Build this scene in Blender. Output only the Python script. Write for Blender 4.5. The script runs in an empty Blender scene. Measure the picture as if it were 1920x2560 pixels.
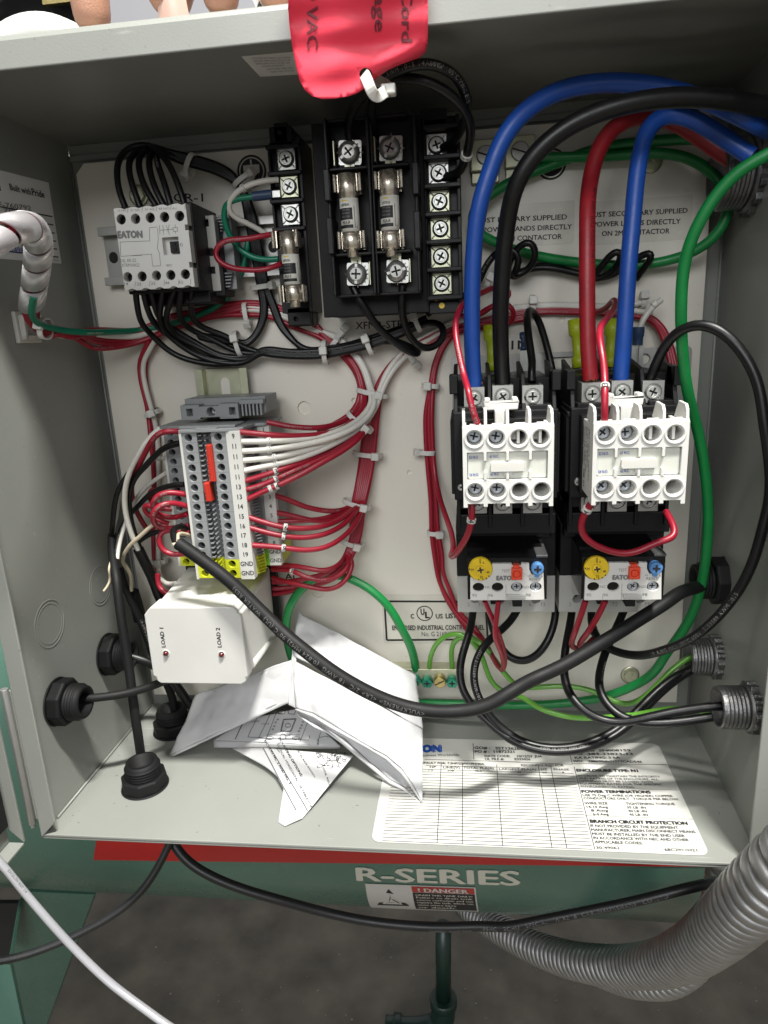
import bpy, bmesh, math, random
from mathutils import Vector, Matrix, Euler
from mathutils.geometry import tessellate_polygon
random.seed(7)
rad = math.radians
SC = bpy.context.scene
COL = SC.collection
# ------------------------------------------------------------------ camera
# all lengths below are in millimetres; meshes are written out in metres
CAM_POS = Vector((49.2, -460.24, 277.07))
CAM_ROT = Euler((1.3123, 0.049, 0.1134), 'XYZ')
FPX = 1702.7                                   # focal length in photo pixels (1920 x 2560)
cam = bpy.data.cameras.new('camera')
cam.sensor_fit = 'VERTICAL'; cam.sensor_height = 24.0; cam.sensor_width = 18.0
cam.lens = FPX / 2560 * 24.0
cam.clip_start = 0.01; cam.clip_end = 60
co = bpy.data.objects.new('camera', cam); COL.objects.link(co)
co.location = CAM_POS * 0.001; co.rotation_euler = CAM_ROT
SC.camera = co
cam.dof.use_dof = True; cam.dof.focus_distance = 0.40; cam.dof.aperture_fstop = 16.0
# ------------------------------------------------------------------ room light
w = bpy.data.worlds.new("World"); SC.world = w; w.use_nodes = True
wb = w.node_tree.nodes['Background']
wb.inputs['Strength'].default_value = 1.0
_t = w.node_tree; _tc = _t.nodes.new('ShaderNodeTexCoord'); _sx = _t.nodes.new('ShaderNodeSeparateXYZ'); _rp = _t.nodes.new('ShaderNodeValToRGB'); _mr = _t.nodes.new('ShaderNodeMapRange')
_t.links.new(_tc.outputs['Generated'], _sx.inputs[0]); _mr.inputs['From Min'].default_value = -1; _t.links.new(_sx.outputs['Z'], _mr.inputs['Value']); _t.links.new(_mr.outputs[0], _rp.inputs['Fac'])
_e = _rp.color_ramp.elements; _e[0].color = (.42,.41,.38,1); _e[1].color = (.26,.265,.27,1); _m = _e.new(.5); _m.color = (.33,.333,.34,1)
_t.links.new(_rp.outputs['Color'], wb.inputs['Color'])
def area(name, loc, target, sx, sy, power, col, spread=180):
    l = bpy.data.lights.new(name, 'AREA'); l.shape = 'RECTANGLE'; l.size = sx; l.size_y = sy
    l.energy = power; l.color = col; l.spread = rad(spread)
    o = bpy.data.objects.new(name, l); COL.objects.link(o); o.location = loc
    d = Vector(target) - Vector(loc); o.rotation_euler = d.to_track_quat('-Z', 'Y').to_euler()
    return o
area('ceiling_lamp', (0.50, -0.93, 2.45), (0, -0.1, 0.1), 0.42, 0.09, 104, (1.0, 0.985, 0.93))
area('ceiling_lamp', (-0.42, -1.15, 2.5), (0, -0.1, 0.1), 0.8, 0.10, 20, (1.0, 0.985, 0.93))
area('front_fill', (-0.25, -2.6, 1.25), (0, 0, 0.25), 1.6, 0.9, 28, (0.97, 0.985, 1.0))  # added soft fill from behind the camera, lifts the panel face-on
SC.view_settings.view_transform = 'Standard'; SC.view_settings.look = 'None'
SC.view_settings.exposure = 0.30; SC.view_settings.gamma = 1.0
SC.cycles.max_bounces = 7; SC.cycles.caustics_reflective = False; SC.cycles.caustics_refractive = False

# ------------------------------------------------------------------ pixel -> place (real planes of the cabinet)
RM = CAM_ROT.to_matrix()
def ray(px, py): return RM @ Vector(((px - 960) / FPX, -(py - 1280) / FPX, -1.0))
def U(px, py, d):
    v = ray(px, py); return CAM_POS + v * ((-d - CAM_POS.y) / v.y)
def UZ(px, py, z=0.0):
    v = ray(px, py); return CAM_POS + v * ((z - CAM_POS.z) / v.z)
def UX(px, py, x):
    v = ray(px, py); return CAM_POS + v * ((x - CAM_POS.x) / v.x)
VIEWS = dict(A=(0,0,2.37), B=(600,0,2.37), C=(1220,100,2.37), D=(0,350,2.37), E=(600,280,2.765), F=(1120,500,2.074),
  G=(1100,850,2.37), H=(1100,1250,2.37), I=(200,880,2.765), J=(600,800,2.765), K=(80,1380,2.37), L=(700,1450,2.765),
  M=(1220,1600,2.37), N=(0,1900,2.37), O=(600,2060,2.37), Q=(1120,2060,2.074), R1=(0,800,4.1475), R2=(0,1200,4.1475),
  R3=(1620,1200,4.424), R4=(1620,300,5.53), R5=(400,1650,2.37), R6=(0,380,7.375), R7=(150,1050,4.74), R8=(640,1400,4.608), P=(0,0,1), Z=(0,0,0.864))
def vp(v, x, y):
    ox, oy, s = VIEWS[v]; return ox + x / s, oy + y / s
def pth(spec):
    """spec: 'V', (x,y,d), (x,y,d), 'W', ... -> list of mm points"""
    out = []; v = 'P'
    for t in spec:
        if isinstance(t, str): v = t
        elif isinstance(t, Vector): out.append(t)
        else:
            a, b = vp(v, t[0], t[1]); out.append(U(a, b, t[2]))
    return out

# ------------------------------------------------------------------ materials
MATS = {}
def mat(name, col, rough=0.5, metal=0.0, var=0.06, scale=60, bump=0.0, bscale=300, coat=0.0, sss=0.0, trans=0.0, alpha=1.0, emit=None, spec=0.5, rvar=0.08, dirt=0.0, scratch=0.0):
    if name in MATS: return MATS[name]
    m = bpy.data.materials.new(name); m.use_nodes = True
    nt = m.node_tree; b = nt.nodes['Principled BSDF']; N = nt.nodes.new; Lk = nt.links.new
    b.inputs['Roughness'].default_value = rough; b.inputs['Metallic'].default_value = metal
    b.inputs['Specular IOR Level'].default_value = spec
    if coat: b.inputs['Coat Weight'].default_value = coat; b.inputs['Coat Roughness'].default_value = 0.15
    if sss: b.inputs['Subsurface Weight'].default_value = sss; b.inputs['Subsurface Scale'].default_value = 0.004; b.inputs['Subsurface Radius'].default_value = (1, .7, .5)
    if trans: b.inputs['Transmission Weight'].default_value = trans
    b.inputs['Alpha'].default_value = alpha
    if emit: b.inputs['Emission Color'].default_value = (*emit[:3], 1); b.inputs['Emission Strength'].default_value = emit[3]
    tc = N('ShaderNodeTexCoord'); nz = N('ShaderNodeTexNoise'); nz.inputs['Scale'].default_value = scale; nz.inputs['Detail'].default_value = 6
    Lk(tc.outputs['Object'], nz.inputs['Vector'])
    mx = N('ShaderNodeMix'); mx.data_type = 'RGBA'
    lo = [max(0, c * (1 - var * 1.6)) for c in col]; hi = [min(1, c * (1 + var * 1.6)) for c in col]
    mx.inputs[6].default_value = (*lo, 1); mx.inputs[7].default_value = (*hi, 1)
    Lk(nz.outputs['Fac'], mx.inputs[0]); last = mx.outputs[2]
    if dirt:
        n2 = N('ShaderNodeTexNoise'); n2.inputs['Scale'].default_value = 420; n2.inputs['Detail'].default_value = 2
        Lk(tc.outputs['Object'], n2.inputs['Vector'])
        rp = N('ShaderNodeValToRGB'); rp.color_ramp.elements[0].position = 0.72; rp.color_ramp.elements[1].position = 0.78
        Lk(n2.outputs['Fac'], rp.inputs['Fac'])
        ml = N('ShaderNodeMath'); ml.operation = 'MULTIPLY'; ml.inputs[1].default_value = dirt; Lk(rp.outputs['Color'], ml.inputs[0])
        m2 = N('ShaderNodeMix'); m2.data_type = 'RGBA'; m2.inputs[7].default_value = (.05, .05, .045, 1)
        Lk(ml.outputs[0], m2.inputs[0]); Lk(last, m2.inputs[6]); last = m2.outputs[2]
    if scratch:      # fine light scuffs, stretched along one direction
        mp = N('ShaderNodeMapping'); mp.inputs['Scale'].default_value = (28, 420, 260); mp.inputs['Rotation'].default_value = (.5, .35, .6)
        n5 = N('ShaderNodeTexNoise'); n5.inputs['Scale'].default_value = 1.0; n5.inputs['Detail'].default_value = 3
        Lk(tc.outputs['Object'], mp.inputs['Vector']); Lk(mp.outputs[0], n5.inputs['Vector'])
        r5 = N('ShaderNodeValToRGB'); r5.color_ramp.elements[0].position = .70; r5.color_ramp.elements[1].position = .76; Lk(n5.outputs['Fac'], r5.inputs['Fac'])
        k5 = N('ShaderNodeMath'); k5.operation = 'MULTIPLY'; k5.inputs[1].default_value = scratch; Lk(r5.outputs['Color'], k5.inputs[0])
        m5 = N('ShaderNodeMix'); m5.data_type = 'RGBA'; m5.inputs[7].default_value = (.62, .62, .60, 1); Lk(k5.outputs[0], m5.inputs[0]); Lk(last, m5.inputs[6]); last = m5.outputs[2]
    Lk(last, b.inputs['Base Color'])
    mr = N('ShaderNodeMapRange'); mr.inputs['To Min'].default_value = max(.02, rough - rvar); mr.inputs['To Max'].default_value = min(1, rough + rvar)
    n3 = N('ShaderNodeTexNoise'); n3.inputs['Scale'].default_value = scale * 2.3; n3.inputs['Detail'].default_value = 4
    Lk(tc.outputs['Object'], n3.inputs['Vector']); Lk(n3.outputs['Fac'], mr.inputs['Value']); Lk(mr.outputs[0], b.inputs['Roughness'])
    if bump:
        n4 = N('ShaderNodeTexNoise'); n4.inputs['Scale'].default_value = bscale; n4.inputs['Detail'].default_value = 3
        Lk(tc.outputs['Object'], n4.inputs['Vector'])
        bp = N('ShaderNodeBump'); bp.inputs['Strength'].default_value = bump; bp.inputs['Distance'].default_value = 0.001
        Lk(n4.outputs['Fac'], bp.inputs['Height']); Lk(bp.outputs[0], b.inputs['Normal'])
    MATS[name] = m; return m
PAINT = mat('grey_paint', (.28, .29, .265), .36, var=.08, scale=11, bump=.06, bscale=1100, dirt=.4, rvar=.16, scratch=.30)
PANELW = mat('white_panel_paint', (.74, .71, .625), .32, var=.06, scale=14, bump=.05, bscale=700, dirt=.35, rvar=.14)
BLK = mat('black_plastic', (.006, .006, .0065), .45, var=.3, bump=.05, bscale=1500, spec=.28)
BLKG = mat('black_plastic_glossy', (.006, .006, .0065), .2, var=.3, spec=.35)
BLKM = mat('black_plastic_matt', (.008, .008, .0085), .6, var=.3, bump=.15, bscale=2500, spec=.25)
DARK = mat('dark_recess', (.006, .006, .006), .7)  # near black, paints shade into hole floors; also some black parts
WHT = mat('white_plastic', (.62, .615, .585), .45, var=.06, scale=30, bump=.04, bscale=1800, dirt=.12)
OFFW = mat('light_grey_plastic', (.42, .42, .395), .45, var=.04, bump=.05, bscale=1800)
GRYP = mat('terminal_grey', (.25, .26, .265), .5, var=.06, bump=.06, bscale=1800)
GRYD = mat('terminal_grey_dark', (.09, .095, .10), .5, var=.08)
YEL = mat('ground_yellow', (.52, .55, .02), .45)
GRN_T = mat('ground_green', (.16, .42, .05), .45)
REDP = mat('jumper_red', (.48, .03, .015), .45)
ZINC = mat('zinc', (.52, .53, .50), .36, metal=.75, var=.12, scale=150, rvar=.12)
ZINCY = mat('zinc_yellow', (.50, .51, .37), .38, metal=.75, var=.12, scale=80, rvar=.1)
STEEL = mat('dull_steel', (.42, .42, .40), .4, metal=.75, var=.05, scale=60, rvar=.1)
STEELD = mat('dark_steel', (.34, .34, .32), .34, metal=.7, var=.15, scale=200, rvar=.12)
NICK = mat('nickel', (.68, .62, .52), .27, metal=.88, var=.15, scale=200, rvar=.12)
COPPER = mat('copper', (.55, .25, .12), .35, metal=1)
BRASS = mat('brass', (.52, .42, .18), .35, metal=1, var=.2, scale=300)
GSCREW = mat('green_screw', (.03, .26, .17), .3, metal=.6)
NYLON = mat('nylon_white', (.62, .61, .57), .38, sss=.25, var=.03)
W_RED = mat('wire_red', (.30, .008, .024), .38, var=.12, coat=.05)
W_WHT = mat('wire_white', (.68, .66, .60), .35, var=.04)
W_BLK = mat('wire_black', (.0045, .0045, .005), .38, scratch=.03, var=.4, spec=.4, bump=.05, bscale=500, rvar=.14)
W_SHEATH = mat('sheath_black', (.008, .008, .0085), .58, var=.25, bump=.1, bscale=1500, spec=.3)
W_BLU = mat('wire_blue', (.012, .075, .38), .40, var=.14, scale=90, bump=.06, bscale=300, rvar=.14)
W_REDB = mat('wire_red_heavy', (.33, .014, .022), .42, var=.18, scale=120, bump=.08, bscale=300, rvar=.12)
W_GRN = mat('wire_green', (.006, .20, .045), .38, var=.12, scale=100, rvar=.12)
W_LGRN = mat('wire_light_green', (.12, .34, .04), .30, var=.1, coat=.3)
W_GRNC = mat('wire_green_control', (.006, .18, .10), .35, var=.08)
W_CRM = mat('wire_cream', (.60, .52, .38), .4, var=.05)
INK = mat('black_ink', (.012, .012, .014), .6)
INKG = mat('grey_ink', (.17, .17, .17), .6)
INKW = mat('white_ink', (.27, .27, .26), .6)
INKD = mat('faint_ink', (.13, .13, .125), .6)
ZINCH = mat('bright_zinc', (.46, .49, .53), .3, metal=.6, var=.05, scale=90, rvar=.1)
INKB = mat('blue_ink', (.02, .05, .35), .6)
PAPER = mat('paper', (.58, .58, .585), .8, var=.02, bump=.12, bscale=60)
STICKW = mat('card_white', (.80, .80, .78), .6, var=.02)
FUSEW = mat('fuse_paper', (.76, .75, .68), .5, var=.03)
STICK = mat('label_white', (.60, .595, .56), .35, var=.02, bump=.03, bscale=200)
CLEAR = mat('clear_label', (.66, .64, .56), .25, var=.03)
TAGR = mat('tag_red', (.80, .035, .075), .5, var=.05, bump=.15, bscale=120)
LENS = mat('milky_plastic', (.70, .71, .64), .3, trans=.15, sss=.25)
SPIRAL = mat('spiral_wrap', (.78, .74, .76), .34, trans=.62, sss=.1)
BLUEP = mat('blue_button', (.09, .24, .52), .4)
YELP = mat('yellow_dial', (.72, .50, .015), .4)
REDB = mat('red_button', (.72, .06, .02), .4)
VINB = mat('blue_terminal_sleeve', (.03, .06, .13), .4)
YGRN = mat('yellow_terminal_sleeve', (.42, .52, .02), .4, sss=.1)

# ------------------------------------------------------------------ mesh builder (mm)
class MB:
    def __init__(s): s.v = []; s.f = []; s.m = []; s.s = []; s.T = Matrix.Identity(4); s.mi = 0; s.mats = []
    def use(s, m):
        if m not in s.mats: s.mats.append(m)
        s.mi = s.mats.index(m); return s
    def add(s, vs, fs, smooth=False):
        b = len(s.v)
        for p in vs: s.v.append(s.T @ Vector(p))
        for f in fs: s.f.append([b + i for i in f]); s.m.append(s.mi); s.s.append(smooth)
    def box(s, x0, x1, y0, y1, z0, z1):
        vs = [(x, y, z) for x in (x0, x1) for y in (y0, y1) for z in (z0, z1)]
        s.add(vs, [(0,1,3,2),(4,6,7,5),(0,4,5,1),(2,3,7,6),(0,2,6,4),(1,5,7,3)]); return s
    def dbox(s, x0, x1, d0, d1, z0, z1): return s.box(x0, x1, -d1, -d0, z0, z1)
    def hexa(s, a, b):   # two quads of 4 points
        s.add(list(a) + list(b), [(0,1,2,3),(7,6,5,4),(0,4,5,1),(1,5,6,2),(2,6,7,3),(3,7,4,0)]); return s
    def prism(s, poly, d0, d1, holes=()):
        """poly in (x,z); front at d1 (towards the viewer), back at d0; holes: (poly, bottom_depth or None, material of bottom)"""
        base = [[Vector((p[0], p[1], 0)) for p in poly]] + [[Vector((p[0], p[1], 0)) for p in h[0]] for h in holes]
        tris = tessellate_polygon(base)
        flat = [p for l in base for p in l]
        s.add([(p.x, -d1, p.y) for p in flat], [tuple(t) for t in tris])
        n = len(poly)
        s.add([(p[0], -d1, p[1]) for p in poly] + [(p[0], -d0, p[1]) for p in poly], [(i, (i+1) % n, n + (i+1) % n, n + i) for i in range(n)])
        thr = [h for h in holes if h[1] is not None and h[1] <= d0 + .001]
        if thr:
            bk = [base[0]] + [[Vector((p[0], p[1], 0)) for p in h[0]] for h in thr]; fl = [p for l in bk for p in l]
            s.add([(p.x, -d0, p.y) for p in fl], [tuple(t) for t in tessellate_polygon(bk)])
        else: s.add([(p[0], -d0, p[1]) for p in poly], [tuple(range(n))])
        keep = s.mi
        for h in holes:
            hp = h[0]; k = len(hp); bd = d0 + .01 if h[1] is None else h[1]
            s.add([(p[0], -d1, p[1]) for p in hp] + [(p[0], -bd, p[1]) for p in hp], [(i, (i+1) % k, k + (i+1) % k, k + i) for i in range(k)], True)
            if len(h) > 2 and h[2] is not None: s.use(h[2])
            s.add([(p[0], -bd, p[1]) for p in hp], [tuple(range(k))]); s.mi = keep
        return s
    def zprism(s, poly, z0, z1):      # poly in (x,y) extruded in z
        n = len(poly)
        s.add([(p[0], p[1], z0) for p in poly] + [(p[0], p[1], z1) for p in poly],
              [tuple(range(n)), tuple(range(2*n-1, n-1, -1))] + [(i, (i+1) % n, n + (i+1) % n, n + i) for i in range(n)]); return s
    def xprism(s, poly, x0, x1):      # poly in (d,z) extruded in x
        n = len(poly)
        s.add([(x0, -p[0], p[1]) for p in poly] + [(x1, -p[0], p[1]) for p in poly],
              [tuple(range(n)), tuple(range(2*n-1, n-1, -1))] + [(i, (i+1) % n, n + (i+1) % n, n + i) for i in range(n)]); return s
    def lathe(s, prof, n=20, c=(0,0,0), axis=(0,-1,0), cap=True, smooth=True, ang=0, seg=None):
        """prof: (radius, height along axis)"""
        a = Vector(axis).normalized(); q = a.orthogonal().normalized()
        if abs(a.y) > .9: q = Vector((1,0,0))
        if abs(a.x) > .9: q = Vector((0,0,1))
        if abs(a.z) > .9: q = Vector((1,0,0))
        r = a.cross(q); c = Vector(c); vs = []
        for (R_, h) in prof:
            for i in range(n):
                t = 2*math.pi*i/n + ang; vs.append(c + a*h + (q*math.cos(t) + r*math.sin(t))*R_)
        fs = [(j*n+i, j*n+(i+1) % n, (j+1)*n+(i+1) % n, (j+1)*n+i) for j in range(len(prof)-1) for i in range(n)]
        s.add(vs, fs, smooth)
        if cap:
            s.add(vs[:n], [tuple(range(n))]); s.add(vs[-n:], [tuple(range(n))])
        return s
    def cyl(s, c, r, h, axis=(0,-1,0), n=20, smooth=True, ang=0):
        return s.lathe([(r, 0), (r, h)], n, c, axis, True, smooth, ang)
    def tube(s, pts, r, n=10, cap=True):
        fr = frames(pts); vs = []
        m = len(pts)
        for i, (p, t, a, b) in enumerate(fr):
            rr = r(i/(m-1)) if callable(r) else r
            for k in range(n):
                th = 2*math.pi*k/n; vs.append(p + (a*math.cos(th) + b*math.sin(th))*rr)
        fs = [(j*n+i, j*n+(i+1) % n, (j+1)*n+(i+1) % n, (j+1)*n+i) for j in range(m-1) for i in range(n)]
        s.add(vs, fs, True)
        if cap: s.add(vs[:n], [tuple(range(n))]); s.add(vs[-n:], [tuple(range(n))])
        return s
    def quadgrid(s, f, nu, nv, smooth=True):
        vs = [f(i/nu, j/nv) for i in range(nu+1) for j in range(nv+1)]
        s.add(vs, [(i*(nv+1)+j, (i+1)*(nv+1)+j, (i+1)*(nv+1)+j+1, i*(nv+1)+j+1) for i in range(nu) for j in range(nv)], smooth); return s
def circ(cx, cz, r, n=18, sx=1, a0=0): return [(cx + r*sx*math.cos(a0+2*math.pi*i/n), cz + r*math.sin(a0+2*math.pi*i/n)) for i in range(n)]
def rect(x0, x1, z0, z1): return [(x0,z0),(x1,z0),(x1,z1),(x0,z1)]
def rrect(x0, x1, z0, z1, r=1, n=4):
    o = []
    for cx, cz, a in ((x1-r,z0+r,-90),(x1-r,z1-r,0),(x0+r,z1-r,90),(x0+r,z0+r,180)):
        for i in range(n+1): t = rad(a + 90*i/n); o.append((cx+r*math.cos(t), cz+r*math.sin(t)))
    return o
def frames(pts):
    n = len(pts); out = []; prev = None
    for i, p in enumerate(pts):
        t = (pts[min(i+1, n-1)] - pts[max(i-1, 0)])
        if t.length < 1e-9: t = Vector((0,0,1))
        t.normalize()
        if prev is None: a = t.orthogonal().normalized()
        else:
            a = prev - t*prev.dot(t)
            a = a.normalized() if a.length > 1e-6 else t.orthogonal().normalized()
        prev = a; out.append((p, t, a, t.cross(a)))
    return out
def smooth_path(P, step=2.0, passes=2):
    """centripetal Catmull-Rom through P, resampled"""
    P = [Vector(p) for p in P]
    if len(P) == 2: P = [P[0], P[0].lerp(P[1], .5), P[1]]
    Q = [P[0]*2 - P[1]] + P + [P[-1]*2 - P[-2]]; out = []
    for i in range(1, len(Q)-2):
        p0, p1, p2, p3 = Q[i-1:i+3]
        t0 = 0; t1 = t0 + max(1e-3, (p1-p0).length**.5); t2 = t1 + max(1e-3, (p2-p1).length**.5); t3 = t2 + max(1e-3, (p3-p2).length**.5)
        n = max(2, int((p2-p1).length/step))
        for k in range(n):
            t = t1 + (t2-t1)*k/n
            A1 = p0*((t1-t)/(t1-t0)) + p1*((t-t0)/(t1-t0)); A2 = p1*((t2-t)/(t2-t1)) + p2*((t-t1)/(t2-t1)); A3 = p2*((t3-t)/(t3-t2)) + p3*((t-t2)/(t3-t2))
            B1 = A1*((t2-t)/(t2-t0)) + A2*((t-t0)/(t2-t0)); B2 = A2*((t3-t)/(t3-t1)) + A3*((t-t1)/(t3-t1))
            out.append(B1*((t2-t)/(t2-t1)) + B2*((t-t1)/(t2-t1)))
    out.append(P[-1])
    # a light smoothing keeps hand-picked points from wobbling
    for _ in range(passes):
        out = [out[0]] + [(out[i-1] + out[i]*2 + out[i+1])/4 for i in range(1, len(out)-1)] + [out[-1]]
    return out

# ------------------------------------------------------------------ objects
ORG = {}
def mesh(mb, name, org):
    me = bpy.data.meshes.new(name)
    me.from_pydata([(v - org)*0.001 for v in mb.v], [], mb.f)
    for m in mb.mats: me.materials.append(m)
    me.polygons.foreach_set('material_index', mb.m); me.polygons.foreach_set('use_smooth', mb.s)
    me.update(); return me
def fixn(me):
    bm = bmesh.new(); bm.from_mesh(me); bmesh.ops.remove_doubles(bm, verts=bm.verts, dist=1e-6)
    bmesh.ops.recalc_face_normals(bm, faces=bm.faces); bm.to_mesh(me); bm.free()
def props(o, label=None, cat=None, group=None, kind=None):
    if label: o['label'] = label
    if cat: o['category'] = cat
    if group: o['group'] = group
    if kind: o['kind'] = kind
    return o
def thing(name, org, label, cat, group=None):
    o = bpy.data.objects.new(name, None); COL.objects.link(o); o.empty_display_size = .01
    org = Vector(org); o.location = org*0.001; ORG[o] = org
    return props(o, label, cat, group)
def obj(name, mb, parent=None, label=None, cat=None, group=None, kind=None, bevel=0, fix=True, seg=2):
    if parent is not None: org = ORG[parent]; loc = Vector((0,0,0))
    else:
        lo = Vector((min(v.x for v in mb.v), min(v.y for v in mb.v), min(v.z for v in mb.v)))
        hi = Vector((max(v.x for v in mb.v), max(v.y for v in mb.v), max(v.z for v in mb.v)))
        org = Vector(((lo.x+hi.x)/2, (lo.y+hi.y)/2, lo.z)); loc = org*0.001
    me = mesh(mb, name, org)
    if fix: fixn(me)
    o = bpy.data.objects.new(name, me); COL.objects.link(o); o.location = loc; ORG[o] = org
    if parent is not None: o.parent = parent
    if bevel:
        b = o.modifiers.new('edge', 'BEVEL'); b.width = bevel*0.001; b.segments = seg; b.limit_method = 'ANGLE'; b.angle_limit = rad(40); b.harden_normals = False
    return props(o, label, cat, group, kind)
def place(name, me, pos, parent, rot=None, label=None, scale=1):
    """a copy of a small shared mesh (modelled round its own origin, in mm/1000) as a part"""
    o = bpy.data.objects.new(name, me); COL.objects.link(o)
    if parent is not None: o.parent = parent; o.location = (Vector(pos) - ORG[parent])*0.001
    else: o.location = Vector(pos)*0.001
    ORG[o] = Vector(pos)
    if rot: o.rotation_euler = rot
    if scale != 1: o.scale = (scale,)*3 if not isinstance(scale, tuple) else scale
    if label: o['label'] = label
    return o

# ------------------------------------------------------------------ lettering
_TC = {}
def glyphs(s, bold=0.0, space=1.0):
    k = (s, bold, space)
    if k in _TC: return _TC[k]
    cu = bpy.data.curves.new('lettering', 'FONT'); cu.body = s; cu.size = 1.0;  cu.resolution_u = 2; cu.space_character = space
    o = bpy.data.objects.new('lettering', cu); COL.objects.link(o)
    dg = bpy.context.evaluated_depsgraph_get(); me = o.evaluated_get(dg).to_mesh()
    vs = [(v.co.x, v.co.y) for v in me.vertices]; fs = [tuple(p.vertices) for p in me.polygons]
    o.evaluated_get(dg).to_mesh_clear(); bpy.data.objects.remove(o); bpy.data.curves.remove(cu)
    if vs:
        x0 = min(v[0] for v in vs); vs = [(v[0]-x0, v[1]) for v in vs]; W = max(v[0] for v in vs)
    else: W = 0
    nv = len(vs); vs = [(x, y, 0.0) for x, y in vs]
    if bold and nv:       # heavier strokes: the same letters printed again a hair to each side
        f0 = list(fs); base = list(vs)
        for c, (dx, dy) in enumerate(((bold, 0), (bold*2, 0), (bold, bold*.7), (bold, -bold*.7))):
            o_ = len(vs); vs = vs + [(x+dx, y+dy, (c+1)*.006) for x, y, _ in base]; fs = fs + [tuple(i+o_ for i in f) for f in f0]
        W += 2*bold
    _TC[k] = (vs, fs, W); return _TC[k]
CAPH = 0.72
def put_text(mb, s, o, ux, uy, h, m, width=None, bold=0.0, lift=0.15, nrm=None, space=1.0):
    """flat print: o = baseline left corner (mm), ux / uy unit vectors, h = cap height mm, width forces the width"""
    vs, fs, W = glyphs(s, bold, space)
    if not vs: return
    k = h/CAPH; kx = k if width is None else width/W
    ux = Vector(ux).normalized(); uy = Vector(uy).normalized(); n = nrm if nrm else ux.cross(uy)
    keep = mb.mi; mb.use(m)
    mb.add([Vector(o) + ux*(v[0]*kx) + uy*(v[1]*k) + n*(lift+v[2]) for v in vs], fs); mb.mi = keep
def px_text(mb, s, view, a, b, caph, d, m, bold=0.0, lift=0.2, plane=None, space=1.0):
    """print on a wall of the cabinet: a, b = baseline ends, caph = cap height, all in photo pixels of the view; d or plane give the wall"""
    un = plane or (lambda x, y: U(x, y, d))
    pa = un(*vp(view, *a)); pb = un(*vp(view, *b)); up = un(*vp(view, a[0], a[1]-caph)) - pa
    ux = (pb - pa); wdt = ux.length; ux.normalize()
    nrm = None
    upp = up - ux*up.dot(ux); h = upp.length; upp.normalize()
    nrm = ux.cross(upp)
    if nrm.dot(CAM_POS - pa) < 0: nrm = -nrm
    put_text(mb, s, pa, ux, upp, h, m, wdt, bold, lift, nrm, space)
def tube_text(mb, path, s, start, h, r, m, flip=False, bold=0.0, side=0.0, width=None, lift=.12):
    """print that follows a round cable; start = arc length; side = angle off the side that faces the camera"""
    vs, fs, W = glyphs(s, bold, 1.15)
    if not vs: return
    k = h/CAPH; kx = k if width is None else width/W
    acc = [0.0]
    for i in range(1, len(path)): acc.append(acc[-1] + (path[i]-path[i-1]).length)
    L_ = acc[-1]; fr = frames(path); out = []
    import bisect
    for (x, y, _c) in vs:
        u = x*kx; v = (y - CAPH/2)*k
        if flip: u = W*kx - u; v = -v
        sa = min(max(start + u, 0), L_ - 1e-4); i = max(0, min(len(path)-2, bisect.bisect_right(acc, sa) - 1))
        t = (sa - acc[i])/max(1e-9, acc[i+1]-acc[i]); p = path[i].lerp(path[i+1], t); tg = fr[i][1].lerp(fr[i+1][1], t).normalized()
        f = (CAM_POS - p); f = (f - tg*f.dot(tg)).normalized(); g = f.cross(tg)   # up for text running along +tg
        th = v/r + side
        out.append(p + (f*math.cos(th) + g*math.sin(th))*(r + lift + _c))
    keep = mb.mi; mb.use(m); mb.add(out, fs); mb.mi = keep
def nearest_s(path, px, py):
    best = None; s = 0; o = None
    Ri = RM.transposed()
    for i, p in enumerate(path):
        if i: s += (p - path[i-1]).length
        q = Ri @ (p - CAM_POS); x = 960 + FPX*q.x/-q.z; y = 1280 - FPX*q.y/-q.z
        dd = (x-px)**2 + (y-py)**2
        if best is None or dd < best: best = dd; o = s
    return o
def sub_path(path, a, b):
    s = 0; o = []
    for i, p in enumerate(path):
        if i: s += (p - path[i-1]).length
        if a <= s <= b: o.append(p)
    return o
def toward(path):  # does the path run left to right in the picture
    return (path[-1].x - path[0].x) > 0
WIRES = {}
def untangle(P_):
    """hand-picked points from two neighbouring close-ups can step backwards: merge such pairs"""
    P_ = list(P_); i = 1
    while i < len(P_)-2:
        a, b_, c_ = P_[i]-P_[i-1], P_[i+1]-P_[i], P_[i+2]-P_[i+1]
        if min(a.length, b_.length, c_.length) < .01 or (a.angle(b_) > rad(79) and b_.angle(c_) > rad(79) and b_.length < 24):
            P_[i:i+2] = [(P_[i]+P_[i+1])/2]; i = max(1, i-2); continue
        i += 1
    return P_
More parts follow.
